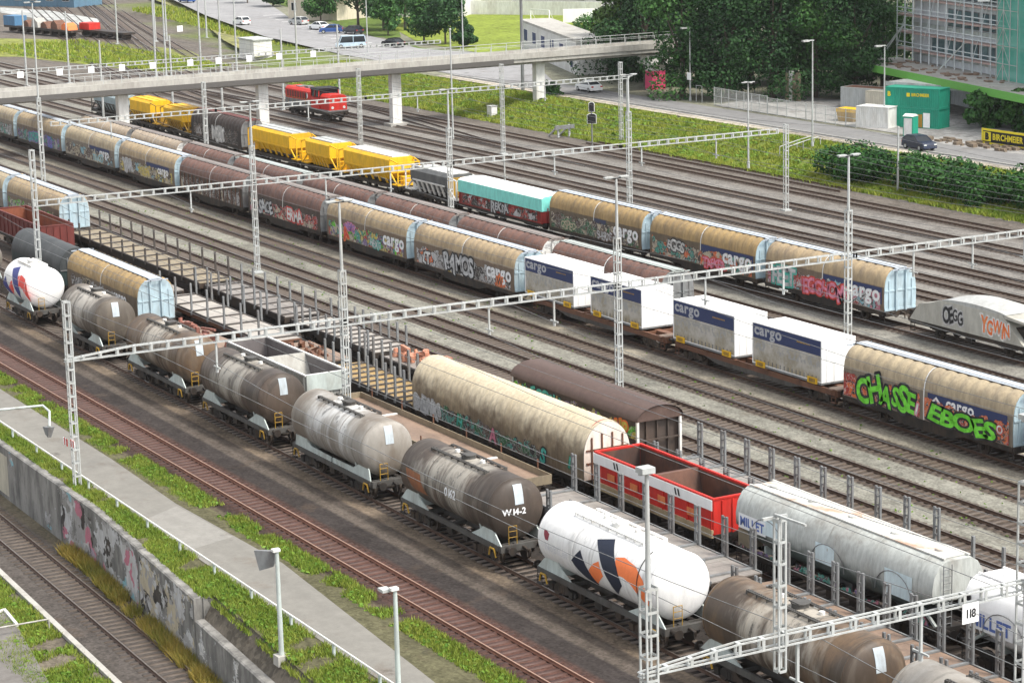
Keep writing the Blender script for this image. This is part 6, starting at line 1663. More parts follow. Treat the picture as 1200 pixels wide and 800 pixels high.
# low flat with reddish gear
x0 = b+1.4; x1 = xat(282, yn+.6, 1.2)
def low_flat(label, x0, x1, y, deck, col='under', low=None):
    L = x1-x0; w = thing('flat_wagon', label, 'flat wagon', ((x0+x1)/2, y, 0)); gear(w, L, '2axle' if L < 15 else 'bogie', col, 1.35, 1.15, .86)
    e = L/2-.6; MB().box(-e, e, -1.38, 1.38, 1.15, 1.25).build('deck', DECK[deck], w)
    if low:
        for s in (-1, 1): MB().box(-e, e, s*1.39-.03, s*1.39+.03, 1.1, 1.25+low).build('side_board', DECK['sand'], w)
        for s in (-1, 1): MB().box(s*e, s*(e+.05), -1.38, 1.38, 1.1, 1.25+low).build('end_board', DECK['sand'], w)
    steps(w, L, 1.36); return w, e
w, e = low_flat('short flat wagon with reddish brown rusty gear behind the tanks', x0, x1, y, 'brown')
RG = paint('reddish_gear', (.30, .13, .10), (.12, .06, .05), .6, 1.5); SAL = paint('salmon_gear', (.48, .22, .14), (.25, .12, .08), .6, 1.2)
def junk(w, e, m, n, seed, h=.6, name='load_gear', x0=None, x1=None):
    rs = random.Random(seed); mb = MB()
    for k in range(n):
        x = rs.uniform(-e+.4 if x0 is None else x0, e-1.6 if x1 is None else x1); yy = rs.uniform(-1.1, .9); l = rs.uniform(.5, 1.8)
        if rs.random() < .5: mb.bar((x, yy, 1.3+rs.uniform(0, h)), (x+l, yy+rs.uniform(-.4, .4), 1.3+rs.uniform(0, h)), rs.uniform(.1, .22))
        else: mb.cyl((x, yy, 1.26), (x+rs.uniform(-.2, .2), yy, 1.3+rs.uniform(.2, h)), rs.uniform(.12, .3), rs.uniform(.08, .2), n=9)
        mb.box(x, x+l*.5, yy, yy+.25, 1.26, 1.26+rs.uniform(.1, h))
    mb.build(name, m, w)
junk(w, e, RG, 16, 2, .55)
# twin bin open hopper
x0 = xat(266, y-1.4, 2.6); x1 = xat(358, y-1.4, 2.6)
GL = paint('bin_lining', (.17, .155, .155), (.09, .08, .08), .6, .6, (1, 1, .5)); GO = paint('bin_outer', (.36, .36, .335), (.2, .17, .14), .6, .8)
w, e = gondola('hopper_wagon', 'open twin bin hopper wagon with pale rims and white end board behind the tanks', ((x0+x1)/2, y, 0), x1-x0+1.2, ('bo', 'bl'), 2.9, 0) if False else (None, None)
M['bo'] = GO; M['bl'] = GL
w, e = gondola('hopper_wagon', 'open twin bin hopper wagon with pale rims and white end board behind the tanks', ((x0+x1)/2, y, 0), x1-x0+1.2, ('bo', 'bl'), 2.55, 9, rim='offwhite')
mb = MB(); mb.prism_y([(-.9, 1.3), (.9, 1.3), (.12, 2.62), (-.12, 2.62)], -1.33, 1.33); mb.build('bin_ridge', GO, w)
mb = MB(); mb.box(e+.072, e+.12, -1.38, 1.38, 1.5, 2.64); mb.build('end_board', M['palegreen'], w)
xh = x1
x0 = xh+1.3; x1 = xat(606, yn+.4, 1.3)
w, e = low_flat('long low sided flat wagon with worn brown planks between the tanks and the beige wagon', x0, x1, y, 'brown', low=.35)
for k, (xx, ww) in enumerate(((.22, .1), (.75, .12))): MB().box(-e+2*e*xx, -e+2*e*xx+.2, -1.25, 1.25, 1.255, 1.33).build('cross_bar', M['offwhite'], w)
for k in range(6):
    for s in (-1, 1): MB().box(-e+1.5+(2*e-3)*k/5-.04, -e+1.5+(2*e-3)*k/5+.04, s*1.43-.03+0, s*1.43+.03, 1.0, 2.1).build('stake', M['rust'], w)
x0 = x1+.4; x1 = xat(848, yn+.3, 1.25)
w1 = stake_wagon('stake_wagon', 'flat stake wagon with grey planks between the white tank and the red open wagon', ((x0+x1)/2, y, 0), x1-x0, 'grey', 8, 1.95, 'double', group='flat stake wagons', hn=1.0)
x0 = x1; w2 = stake_wagon('stake_wagon', 'flat stake wagon with brownish planks beside the pale rusty hopper at lower right', (x0+12.2, y, 0), 24.4, 'brown', 13, 1.95, 'double', group='flat stake wagons', hn=1.3)
# ---- track R3
y = TY['R3']; yn = y-1.42
xr = xat(48, yn, 3.0)
M['dr_in'] = paint('rusty_inside', (.22, .075, .04), (.10, .04, .03), .6, .7)
w, e = gondola('open_wagon', 'dark red ribbed open wagon with rusty inside at the left frame edge', (xr-7.0+.6, y, 0), 14.0, ('darkred', 'dr_in'), 3.0, 12, kind='bogie')
x0 = xr+.9; x1 = xat(313, yn, 1.25); 
# hidden wagon ground between, then the pale plank flat
xs = xat(196, yn+1.0, 1.25); 
low_flat('mostly hidden flat wagon between the dark red wagon and the pale planked flat', x0+.6, xs-.6, y, 'grey')
stake_wagon('stake_wagon', 'flat stake wagon with pale planks and dark single stakes beside the pale blue wagon end', ((xs+x1)/2, y, 0), x1-xs, 'white', 7, 2.1, 'single', 'steel_dk', group='flat stake wagons', col='rust', bog=False)
x0 = x1; x1 = xat(372, yn, 1.25); 
w, e = low_flat('short flat wagon with rusty coupling gear between pale and ochre decks', x0+.2, x1-.2, y, 'brown'); junk(w, e, M['rust'], 8, 4, .5)
x0 = x1; x1 = xat(486, yn, 1.25)
stake_wagon('stake_wagon', 'flat stake wagon with an ochre deck and thin dark stakes before the beige ribbed wagon', ((x0+x1)/2, y, 0), x1-x0, 'ochre', 10, 2.0, 'single', 'steel_dk', group='flat stake wagons')
x0 = xat(484, yn, 2.0); x1 = xat(684, yn, 2.0)
bw = thing('covered_wagon', 'long beige ribbed round roofed wagon with a white end in the middle of the yard', 'freight wagon', ((x0+x1)/2, y, 0)); L = x1-x0+1.3
gear(bw, L, 'bogie', 'under', 1.35, 1.15, .84); steps(bw, L, 1.36)
BEI = two_tone('beige_ribbed_shell', (.14, .105, .07), (.56, .485, .35), 3.0, .8, (.45, .36, .23), .4, .7, (.6, 1, .4))
pf = arch(1.45, 1.12, 2.45, 4.22, 18); _, e = shell(bw, L, pf, 'ribbed_shell', BEI, 34, .035, .62, 4)
hood_end(bw, pf, e, paint('beige_end', (.70, .65, .58), (.45, .30, .2), .5, 1.0), M['rust'], (-.95, -.32, .32, .95), 1.15, (2.05, 2.75))
mb = MB(); secs = []
for xx in (e-.28, e-.16): secs.append([(xx, q*1.012, 2.4+(z-2.4)*1.02) for q, z in pf[2:-2]][::-1])
mb.loft(secs, 0, True, False); mb.build('red_hoop', paint('faded_red_hoop', (.42, .13, .10), (.3, .12, .1), .5, 1), bw)
graffiti(bw, -1.49, -e+.3, e*.55, 1.2, 2.15, [('SNEWKS', -e+.3, 1.25, .8, 'silver', 'grey', .85), ('H', -e*.42, 1.3, .6, 'teal', 'dkgreen'), ('A', -e*.02, 1.3, .7, 'pink', 'brown'), ('S', e*.56, 1.3, .7, 'teal', 'black'), ('I', e*.86, 1.6, .5, 'teal', 'dkgreen')], [('brown', 6), ('dkgreen', 4), ('black', 3), ('teal', 2)], 12)
# red open wagon
x0 = xat(697, yn, 2.95); x1 = xat(836, yn, 2.95)
M['dust_in'] = paint('dusty_brown_inside', (.13, .065, .045), (.05, .04, .038), .75, .35, (1, 1, 1), lo=.4, hi=.6)
M['red_in'] = M['dust_in']
w, e = gondola('open_wagon', 'bright red two bay open wagon with a white band in the middle foreground', ((x0+x1)/2, y, 0), x1-x0+1.24, ('red', 'dust_in'), 2.95, 6, rim='red', kind='bogie')
mb = MB(); mb.prism_y([(-.55, 1.3), (.55, 1.3), (.14, 2.96), (-.14, 2.96)], -1.33, 1.33); mb.build('bay_divider', M['dust_in'], w)
for s in (-1, 1): MB().box(-e, e, s*1.505-.012, s*1.505+.012, 2.42, 2.95).build('white_band', M['white'], w)
MB().box(-e, e, -1.53, -1.42, 1.05, 1.45).build('sill_panel', paint('dusty_sill', (.42, .33, .2), (.2, .12, .07), .6, 1), w)
mb = MB()
for xx in (-e*.62, e*.42):
    for q in (0, .28): mb.add([(xx+q, -1.53, 2.52), (xx+q+.14, -1.53, 2.52), (xx+q+.02, -1.53, 2.86), (xx+q-.12, -1.53, 2.86)], [(0, 1, 2, 3)])
mb.build('emblem', M['black'], w)
mb = MB()
for xx in (-e*.75, -e*.35, e*.12, e*.6): mb.box(xx, xx+.7, -1.514, -1.506, 1.75, 2.15)
mb.build('label_plate', paint('orange_label', (.7, .22, .08), (.5, .1, .05), .5, 2), w)
xg = x1
MB().box(e-.9, e-.1, .2, 1.2, 1.2, 1.21)
# bulk hoppers with lettered side plates
PH = two_tone('pale_rusty_shell', (.085, .11, .105), (.43, .45, .43), 2.3, .4, (.17, .14, .11), .7, .6, (.6, 1, .5))
PR = paint('pale_rusty_roof', (.55, .55, .52), (.42, .20, .09), .8, .55, (.5, 1, 1), lo=.5, hi=.66)
x0 = xat(862, yn, 2.6); x1 = xat(1092, yn, 2.3)
L = x1-x0+1.6
h1 = grain_wagon('bulk_hopper', 'long pale round bellied hopper wagon with rusty roof at the right', ((x0+x1)/2, y, 0), L, PH, PR, 'pale bulk hopper wagons')
MB().box(-L/2+.7, -L/2+1.6, -1.2, -.4, 1.16, 2.0).build('brake_cabinet', DECK['sand'], h1)
def millet(w, x, z=2.75, h=.5):
    wl_ = word_len('MILLET', h, 1.0)
    MB().quad((x-.12, -1.468, z-.16), (x+wl_+.1, -1.468, z-.16), (x+wl_+.1, -1.468, z+h+.14), (x-.12, -1.468, z+h+.14)).build('sign_panel', M['letter'], w)
    mb = MB(); letters(mb, 'MILLET', (x, -1.48, z), (1, 0, 0), (0, 0, 1), h, 0, .035); mb.build('lettering', flat('millet_blue', (.10, .16, .42)) if 'millet_blue' not in bpy.data.materials else bpy.data.materials['millet_blue'], w)
millet(h1, -L/2+1.25, 2.35, .42)
MB().quad((-L/2+3.0, -1.475, 2.3), (-L/2+4.3, -1.475, 2.3), (-L/2+4.3, -1.46, 3.1), (-L/2+3.0, -1.46, 3.1)).quad((-.9, -1.475, 2.1), (.5, -1.475, 2.1), (.5, -1.46, 3.0), (-.9, -1.46, 3.0)).quad((L/2-4.0, -1.475, 2.0), (L/2-2.1, -1.475, 2.0), (L/2-2.1, -1.46, 3.1), (L/2-4.0, -1.46, 3.1)).build('label_panel', paint('pale_blue_label', (.62, .74, .78), (.45, .5, .5), .4, 2), h1)
graffiti(h1, -1.3, -L/2+1, L/2-1, 1.16, 1.5, [], [('teal', 5), ('pink', 4), ('purple', 5), ('black', 6)], 21)
x0 = xat(1128, yn, 2.6); L2 = L
h2 = grain_wagon('bulk_hopper', 'white round bellied hopper wagon cut off by the right frame edge', (x0+L2/2-.8, y, 0), L2, M['white'], M['white'], 'pale bulk hopper wagons')
millet(h2, -L2/2+1.3, 2.2, .55)
mb = MB(); mb.cyl((-L2/2+1.15, -1.40, 3.25), (-L2/2+1.15, -1.46, 3.25), .16, n=14); mb.build('hatch_port', M['black'], h2)
# ---- track R4
y = TY['R4']; yn = y-1.42
xr = xat(70, yn, 1.6)
Lc = 16.6
CW = 'covered freight wagons with sliding walls'
w = covered_wagon('covered_wagon', 'tan sliding wall wagon with pale blue end above the dark red open wagon', (xr-Lc/2+.72, y, 0), Lc, 'tan', group=CW)
graffiti(w, -1.46, -Lc*.42, Lc*.4, 1.25, 2.5, [('DEGOK', -1.5, 1.3, .85, 'green', 'cream'), ('RAB', 3.2, 1.3, .8, 'green', 'silver')], [('green', 5), ('cream', 4), ('grey', 3)], 31)
w = covered_wagon('covered_wagon', 'tan sliding wall wagon half outside the left frame edge', (xr-Lc*1.5+.72, y, 0), Lc, 'tan3', group=CW)
graffiti(w, -1.46, -Lc*.42, Lc*.4, 1.25, 2.5, [('KEBO', 2, 1.3, .8, 'teal', 'silver')], [('teal', 5), ('grey', 4)], 32)
x0 = xr+1.3; x1 = xat(236, yn, 1.25)
stake_wagon('stake_wagon', 'flat stake wagon with sand coloured deck and stubby brown stakes at left', ((x0+x1)/2, y, 0), x1-x0, 'sand', 12, 1.7, 'single', 'stake_dk', group='flat stake wagons', hn=1.15)
x0 = x1; x1 = xat(337, yn, 1.25)
stake_wagon('stake_wagon', 'flat stake wagon with a blue green end board left of the pale deck wagons', ((x0+x1)/2, y, 0), x1-x0, 'grey', 7, 1.5, 'single', 'steel_dk', 'ltblue', group='flat stake wagons')
x0 = x1; x1 = xat(442, yn, 1.25)
stake_wagon('stake_wagon', 'flat stake wagon with pale green end board beside the ochre decked wagon', ((x0+x1)/2, y, 0), x1-x0, 'white', 10, 1.4, 'single', 'steel_dk', 'palegreen', group='flat stake wagons')
x0 = x1; x1 = xat(596, yn, 1.25)
w, e = low_flat('flat wagon carrying salmon red gear behind the beige ribbed wagon', x0+.2, x1-.3, y, 'grey'); junk(w, e, SAL, 22, 6, .6, 'load_gear', -e+.3, -e+5)
x0 = xat(602, yn, 3.3); x1 = xat(745, yn, 3.3)
bw = thing('covered_wagon', 'brown covered wagon with a low curved roof and open framed end', 'freight wagon', ((x0+x1)/2, y, 0)); L = x1-x0+1.3
gear(bw, L, '2axle', 'under', 1.3, 1.15, .86, True); e = L/2-.62
BRN = paint('brown_sheet', (.085, .055, .046), (.135, .09, .075), .5, .5, (.15, 3, 3)); BRD = paint('brown_wall', (.07, .055, .047), (.12, .08, .06), .6, .8)
pf = [(-1.5, 3.22)]+[(-1.5*cos(pi*k/14), 3.25+.78*sin(pi*k/14)) for k in range(1, 14)]+[(1.5, 3.22)]
secs = [[(xx, a_, b_) for a_, b_ in pf][::-1] for xx in (-e-.25, e+.25)]
MB().loft(secs, 0, True, False).build('roof', BRN, bw)
for s in (-1, 1): MB().box(-e, e, s*1.40-.03, s*1.40+.03, 1.15, 3.24).build('side_wall', BRD, bw)
for s in (-1, 1):
    MB().box(s*(e-.25), s*(e-.19), -1.36, 1.36, 1.15, 3.2).build('end_wall', BRD, bw)
    MB().prism([(-1.47, 3.2), (1.47, 3.2)]+[(1.46*cos(pi*k/14), 3.23+.74*sin(pi*k/14)) for k in range(1, 14)], s*(e+.12)-.03, s*(e+.12)+.03).build('gable', BRN, bw)
    mb = MB()
    for q in (-1.38, 1.38): mb.box(s*e, s*(e+.14), q-.07, q+.07, 1.0, 3.2)
    mb.build('corner_post', M['offwhite'], bw)
    mb = MB(); mb.bar((s*(e+.05), -1.3, 2.1), (s*(e+.05), 1.3, 2.1), .08)
    for q in (-.7, 0, .7): mb.bar((s*(e-.1), q, 1.15), (s*(e-.1), q, 3.2), .09)
    mb.build('end_frame', BRD, bw)
graffiti(bw, -1.445, -e, e, 2.2, 3.1, [('WEGOSLA', -e+1, 2.2, .8, 'teal', 'black'), ('UP', e-2.2, 2.1, .9, 'yellow', 'orange')], [('green', 4), ('cream', 5), ('purple', 3), ('yellow', 3)], 41)
x0 = x1+.7; x1 = xat(1062, yn, 1.25)
stake_wagon('stake_wagon', 'flat stake wagon with double stakes behind the red open wagon and the rusty roofed hopper', ((x0+x1)/2, y, 0), x1-x0, 'grey', 10, 1.95, 'double', group='flat stake wagons', hn=1.3)
stake_wagon('stake_wagon', 'flat stake wagon with thin single stakes behind the white hopper at the right edge', (x1+9.8, y, 0), 19.6, 'grey', 9, 1.2, 'single', 'steel_dk', group='flat stake wagons')

# ---- row C: sliding wall wagons, containers
BOXSIDE, nt, b_ = new_mat('swap_curtain')
v = coords(nt, (1, 1, 1)); c = mix(nt, noise(nt, v, .8, 6, .7, .35, .65), (.50, .48, .44), (.31, .28, .215)); tc = nt.nodes.new('ShaderNodeTexCoord'); sp = nt.nodes.new('ShaderNodeSeparateXYZ'); nt.links.new(tc.outputs['Object'], sp.inputs[0])
k1 = maprange(nt, sp.outputs['Z'], 1.4, 2.1, 1, 0); c = mix(nt, math_(nt, 'MULTIPLY', k1, noise(nt, coords(nt, (2, 1, .4)), 1.2, 6, .7, .35, .6)), c, (.30, .25, .15))
k2 = math_(nt, 'MULTIPLY', maprange(nt, sp.outputs['Z'], 2.2, 2.35), maprange(nt, sp.outputs['Z'], 2.75, 2.9, 1, 0)); c = mix(nt, math_(nt, 'MULTIPLY', k2, noise(nt, coords(nt, (1.4, 1, 1)), 2.6, 2, .5, .5, .56)), c, (.33, .33, .32))
nt.links.new(c, b_.inputs['Base Color']); b_.inputs['Roughness'].default_value = .6
y = TY['C']; yn = y-1.42
xb = [xat(q, yn, 1.2) for q in (383, 485, 613)]; pit = (xb[2]-xb[0])/2
for i in range(1, 7): xb.insert(0, xb[0]-pit)
cw_labels = ['tan wagon at the far left edge of the long graffiti row', 'tan wagon with a green and grey tag second from the left edge', 'tan wagon with teal and purple graffiti in the long row', 'tan wagon with a dark sign and pale blue tag in the long row', 'tan wagon with yellow lettering graffiti and navy sign in the long row', 'all brown old wagon with vertical stakes pattern next to the yellow tagged tan wagon', 'old brown wagon with white and red lettered graffiti in the long row', 'tan wagon with white cargo lettering and a red patch in the long row']
cw_labels.append('tan wagon with grey bubble graffiti next to the white swap bodies')
for i in range(8):
    xa, xc = xb[i], xb[i+1]; L = xc-xa+.05; cx = (xa+xc)/2-.6
    old = i in (4, 5)
    lab = cw_labels[1+i] if i > 0 else cw_labels[1]
    w = covered_wagon('covered_wagon', lab, (cx, y, 0), L, ['tan3', 'tan', 'tan3', 'tan', 'oldbrown', 'oldbrown', 'tan', 'tan'][i], 'roofgrey' if old else 'roofstrip', 'steel_dk' if old else 'ltblue', CW)
    pal = [('teal', 4), ('grey', 5), ('silver', 4), ('brown', 3)]
    wd = []
    if i == 0: wd = [('EKOZ', -5, 1.35, .9, 'silver', 'dkgreen')]
    if i == 1: wd = [('SOBER', -3.5, 1.35, 1.0, 'teal', 'purple'), ('KA', 3.5, 1.35, .8, 'purple', 'blue')]; pal = [('teal', 6), ('purple', 5), ('grey', 4)]
    if i == 2: wd = [('GEM', -5, 1.35, .8, 'cream', 'brown'), ('TENCO', 1.2, 1.3, .75, 'sky', 'cream')]; pal = [('cream', 5), ('sky', 4), ('brown', 5)]
    if i == 3: wd = [('YAR', -6.5, 1.4, 1.0, 'silver', 'grey'), ('XELEFR', -2.0, 1.3, .85, 'yellow', 'cream', .9)]; pal = [('cream', 6), ('brown', 5), ('yellow', 3), ('sky', 2)]
    if i == 4: pal = [('brown', 6), ('grey', 3), ('cream', 1)]
    if i == 5: wd = [('SACE', -5.4, 1.4, 1.0, 'silver', 'black'), ('ERMA', .9, 1.35, 1.05, 'white', 'red', .95)]; pal = [('cream', 5), ('red', 4), ('black', 3), ('pink', 2)]
    if i == 6: wd = [('WEIRS', -4, 2.05, .55, 'purple', 'pink'), ('A', -4.2, 1.3, .9, 'red', 'orange'), ('HEXG', 1.0, 1.3, .6, 'silver', 'teal')]; pal = [('purple', 5), ('teal', 3), ('green', 4), ('red', 3), ('cream', 5), ('yellow', 2)]
    if i == 7: wd = [('LT', -6.6, 1.4, .8, 'white', 'black'), ('RAMOS', -3.0, 1.35, 1.25, 'silver', 'black', .9), ('W', 5.6, 1.3, .7, 'brown', 'orange')]; pal = [('grey', 8), ('silver', 6), ('orange', 2), ('yellow', 2), ('black', 3)]
    graffiti(w, -1.462, -L*.43, L*.43, 1.2, 2.6, wd, pal, 50+i)
    if i in (2, 3): cargo_sign(w, L, .3, .8, 2.0, True, 'navy', 'letter', L*.38)
    if i in (6, 7): cargo_sign(w, L, 0, 1.05, 1.85, False, 'navy', 'letter', L*.45)
    if i in (4, 5):
        mb = MB()
        for k in range(16):
            xx = -L*.43+L*.86*k/15; mb.box(xx-.05, xx+.05, -1.50, -1.455, 1.15, 2.85)
        if i == 4: mb.build('wall_stake', M['rust'], w)
xq0, xq1 = xat(618, yn, 1.2), xat(985, yn, 1.2); Lh = (xq1-xq0)/2
for k, lab in ((0, 'rusty container wagon carrying the two left white swap bodies'), (1, 'rusty container wagon carrying the two right white swap bodies')): container_wagon('container_wagon', lab, (xq0+Lh*(k+.5), y, 0), Lh, 'container wagons')
for k, (px, lab) in enumerate(((615, 'white swap body with navy cargo band, leftmost of the four'), (692, 'white swap body with navy cargo band, second of the four and crossed by the mast'), (789, 'white swap body with navy cargo band, third from the left'), (882, 'white swap body with navy cargo band, next to the green graffiti wagon'))):
    xx = xat(px, y-1.26, 4.0); L = (xat((672, 752, 861, 963)[k], y-1.26, 4.0)-xx); swap_body(lab, (xx+L/2, y, 0), L, group='white swap bodies on container wagons')
x0, x1 = xat(988, yn, 1.2), xat(1187, yn, 1.2); L = x1-x0+1.44; cx = (x0+x1)/2
w = covered_wagon('covered_wagon', 'tan wagon with large bright green and orange graffiti at the right', (cx, y, 0), L, 'tan3', group=CW)
cargo_sign(w, L, .35, .66, 2.22, True, 'navy', 'letter', L*.43, tx=2.0)
mb = MB(); mb.add([(.55, -1.48, 2.25), (1.15, -1.48, 2.72), (1.35, -1.48, 2.55), (1.75, -1.48, 2.2), (1.4, -1.48, 2.3), (1.15, -1.48, 2.5)], [(0, 5, 1), (1, 5, 2), (2, 5, 4), (2, 4, 3)]); mb.build('emblem', M['letter'], w)
graffiti(w, -1.464, -L*.45, -L*.02, 1.2, 2.75, [('CHASSE', -6.3, 1.28, 1.35, 'green', 'black', .92), ('I', -.7, 1.4, .6, 'white', 'pink')], [('red', 8), ('orange', 8), ('pink', 3), ('red', 2)], 71, .8, 1.0)
graffiti(w, -1.485, .1, L*.44, 1.2, 2.55, [('EBOES', .5, 1.22, .9, 'green', 'black', 1.75), ('O', 6.4, 1.75, .4, 'white', 'red')], [('orange', 14), ('red', 5), ('orange', 8)], 72, .8, 1.0)
x0 = cx+L; w = covered_wagon('covered_wagon', 'sliding wall wagon beyond the right frame edge behind the green graffiti wagon', (cx+L-.1, y, 0), L, 'tan', group=CW); graffiti(w, -1.462, -L*.43, L*.43, 1.2, 2.6, [('BOZAK', -5, 1.3, 1, 'silver', 'teal')], [('teal', 5), ('orange', 4), ('cream', 4)], 73)

# ---- row C2: old brown round roofed wagons
y = TY['C2']; z_ = 3.9
bd = [xat(q, y-.6, z_) for q in (96, 157, 217, 277, 358, 443, 539, 650, 792)]
st_ = ['roofgrey', 'roofgrey', 'roofgrey', 'roofgreen', 'roofgrey', 'roofgrey', 'roofgrey', 'roofgreen']
lb = ['faded fawn roofed wagon, left end of the brown roofed row by the bridge pier', 'faded fawn roofed wagon before the dark covered wagon with white tag', 'brown roofed wagon in front of the first large yellow hopper', 'brown roofed wagon with pale green roof strip behind the old brown wagons', 'brown roofed wagon with dull grey roof strip before the yellow hoppers', 'brown ribbed roofed wagon behind the red and white lettered wagon', 'brown roofed wagon behind the grey bubble graffiti wagon', 'brown roofed wagon with long pale green roof strip behind the white swap bodies']
for i in range(8): covered_wagon('covered_wagon', lb[i], ((bd[i]+bd[i+1])/2, y, 0), bd[i+1]-bd[i]-.02, 'paleroof' if i < 2 else 'oldbrown', st_[i], 'offwhite' if i in (1, 6) else 'steel_dk', 'old brown round roofed wagons')

# ---- row D
y = TY['D']; yn = y-1.4
def dspan(p0, p1, z=1.3): return xat(p0, yn, z), xat(p1, yn, z)
GH = paint('grey_hopper_sheet', (.30, .38, .40), (.18, .2, .2), .5, .8)
HS = 'hopper wagons on the far freight row'
for p0, p1, mats, lab in ((104, 143, (GH, M['under2'], M['steel']), 'grey blue hopper wagon at the left behind the bridge pier'), (146, 184, (M['yellow'], M['yellowdk'], M['yellow']), 'yellow hopper wagon leftmost beside the bridge pier'), (185, 222, (M['yellow'], M['yellowdk'], M['yellow']), 'yellow hopper wagon coupled to the dark covered wagon'),
      (287, 349, (M['yellow'], M['yellow'], M['steel']), 'yellow hopper wagon right of the dark covered wagon'), (349, 397, (M['yellow'], M['yellow'], M['steel']), 'short yellow hopper wagon, middle of the three under the red locomotive'), (393, 468, (M['yellow'], M['yellow'], M['offwhite']), 'long bright yellow hopper wagon next to the white topped grey hopper'), (470, 537, (paint('dark_grey_hopper', (.10, .105, .105), (.2, .2, .19), .5, .8), M['offwhite'], M['offwhite']), 'grey hopper wagon with white cover and yellow end left of the teal tarpaulin')):
    x0, x1 = dspan(p0, p1); hw_ = hopper_wagon('hopper_wagon', lab, ((x0+x1)/2, y, 0), x1-x0, mats, HS, 1.22 if p0 < 460 and p0 > 110 else 1.05)
MB().prism([(-1.3, 1.3), (1.3, 1.3), (1.42, 3.2), (-1.42, 3.2)], (x1-x0)/2-2.0, (x1-x0)/2-1.9).build('end_sheet', M['yellowdk'], hw_)
x0, x1 = dspan(222, 286); L = x1-x0
w = covered_wagon('covered_wagon', 'dark brown covered wagon with white graffiti letters between yellow hoppers', ((x0+x1)/2, y, 0), L, 'black', 'darkred', 'steel_dk', CW)
graffiti(w, -1.462, -L*.4, L*.4, 1.2, 2.9, [('MSET'.replace('M', 'N'), -1.0, 1.4, 1.3, 'white', 'grey'), ('UKI', -6, 1.5, .8, 'grey', 'brown')], [('black', 16), ('brown', 8)], 81)
M['darkred2'] = paint('worn_red', (.33, .035, .03), (.12, .04, .035), .7, .9)
x0, x1 = dspan(538, 637); L = x1-x0+1.0
w, e = gondola('open_wagon', 'red open wagon covered by a bright turquoise tarpaulin with white top', ((x0+x1)/2, y, 0), L, ('darkred2', 'dust_in'), 2.6, 10, rim='darkred')
MT = paint('turquoise_tarp', (.25, .74, .66), (.18, .6, .54), .4, .6, rough=.45); TT = flat('pale_tarp_top', (.80, .86, .85))
MB().prism([(-1.52, 2.25), (1.52, 2.25), (1.5, 3.35), (1.2, 3.5), (0, 3.6), (-1.2, 3.5), (-1.5, 3.35)], -e-.05, e+.05).build('tarpaulin', MT, w); MB().add([(-e-.04, -1.49, 3.362), (e+.04, -1.49, 3.362), (e+.04, -1.2, 3.512), (-e-.04, -1.2, 3.512), (e+.04, 0, 3.612), (-e-.04, 0, 3.612), (e+.04, 1.2, 3.512), (-e-.04, 1.2, 3.512)], [(0, 1, 2, 3), (3, 2, 4, 5), (5, 4, 6, 7)]).build('tarpaulin_top', TT, w)
graffiti(w, -1.51, -e*.9, e*.9, 1.3, 2.2, [('REKSA', -1.5, 1.3, .85, 'silver', 'black')], [('black', 6), ('silver', 3), ('red', 4)], 83)
dl = ['tan wagon with white cargo lettering next to the turquoise tarpaulin', 'tan wagon with navy sign and pale square tags in the far row', 'tan wagon with pink graffiti and pale blue end in the far row']
for i, (p0, p1) in enumerate(((640, 757), (757, 891), (893, 1037))):
    x0, x1 = dspan(p0, p1, 1.2); L = x1-x0+(.2 if i < 2 else .9)
    w = covered_wagon('covered_wagon', dl[i], ((x0+x1)/2+(.2 if i == 2 else 0), y, 0), L, 'tan2' if i < 2 else 'tan', group=CW)
    wd = [[('GSPED', -5.5, 1.3, .7, 'cream', 'dkgreen'), ('SUERTE', .6, 1.25, .6, 'silver', 'brown', .9)], [('EGGS', -4.8, 1.8, .75, 'white', 'black', 1.1), ('TAEKER', .4, 1.2, .65, 'pink', 'red')], [('FEET', -6.3, 1.3, 1.1, 'silver', 'teal'), ('EGGHOME', -2.4, 1.25, .95, 'pink', 'red', 1.0)]][i]
    pal = [[('cream', 4), ('brown', 4), ('dkgreen', 3)], [('cream', 4), ('orange', 3), ('teal', 4), ('brown', 3)], [('sky', 4), ('silver', 4), ('pink', 6), ('red', 4)]][i]
    graffiti(w, -1.462, -L*.43, L*.43, 1.2, 2.6, wd, pal, 90+i)
    cargo_sign(w, L, .1, 1.05, 1.85, i > 0, 'navy', 'letter', L*.44)
    if i == 0: MB().quad((.1, -1.451, 1.95), (2.0, -1.451, 1.95), (2.0, -1.451, 2.82), (.1, -1.451, 2.82)).build('sign_panel', M['navydull'], w)
x0, x1 = dspan(1066, 1205, 1.2); L = x1-x0+1.2
w = thing('hopper_wagon', 'pale grey hopper wagon with arched cover and dark and red tags at right', 'hopper wagon', ((x0+x1)/2, y, 0), 0, HS); gear(w, L, '2axle', 'under', 1.3, 1.15, .86); steps(w, L, 1.35); e = L/2-.62
PG = paint('pale_hopper', (.45, .445, .40), (.28, .26, .22), .5, .7)
mb = MB(); mb.prism_y([(-e, 1.15), (e-.4, 1.15), (e-2.6, 2.95), (-e+3.4, 2.95), (-e+2.2, 2.6), (-e+1.0, 2.35)], -1.42, 1.42); mb.build('bin', PG, w)
mb = MB(); n = 14; secs = []
for k in range(n+1):
    t = k/n; x = -e+3.4+(2*e-5.6)*t; h = .55*sin(pi*t)**.7
    secs.append([(x, q*1.40, 2.96+max(0.01, h*(1-abs(q)**2.2*.55))) for q in (1, .6, .2, -.2, -.6, -1)])
mb.loft(secs, 0, True, False); mb.loft([[ (p[0], p[1], p[2]) for p in (s[5], (s[5][0], s[5][1], 2.9))] for s in secs], 0, False, False); mb.build('cover', paint('dull_white_cover', (.42, .43, .42), (.3, .29, .27), .5, .6), w)
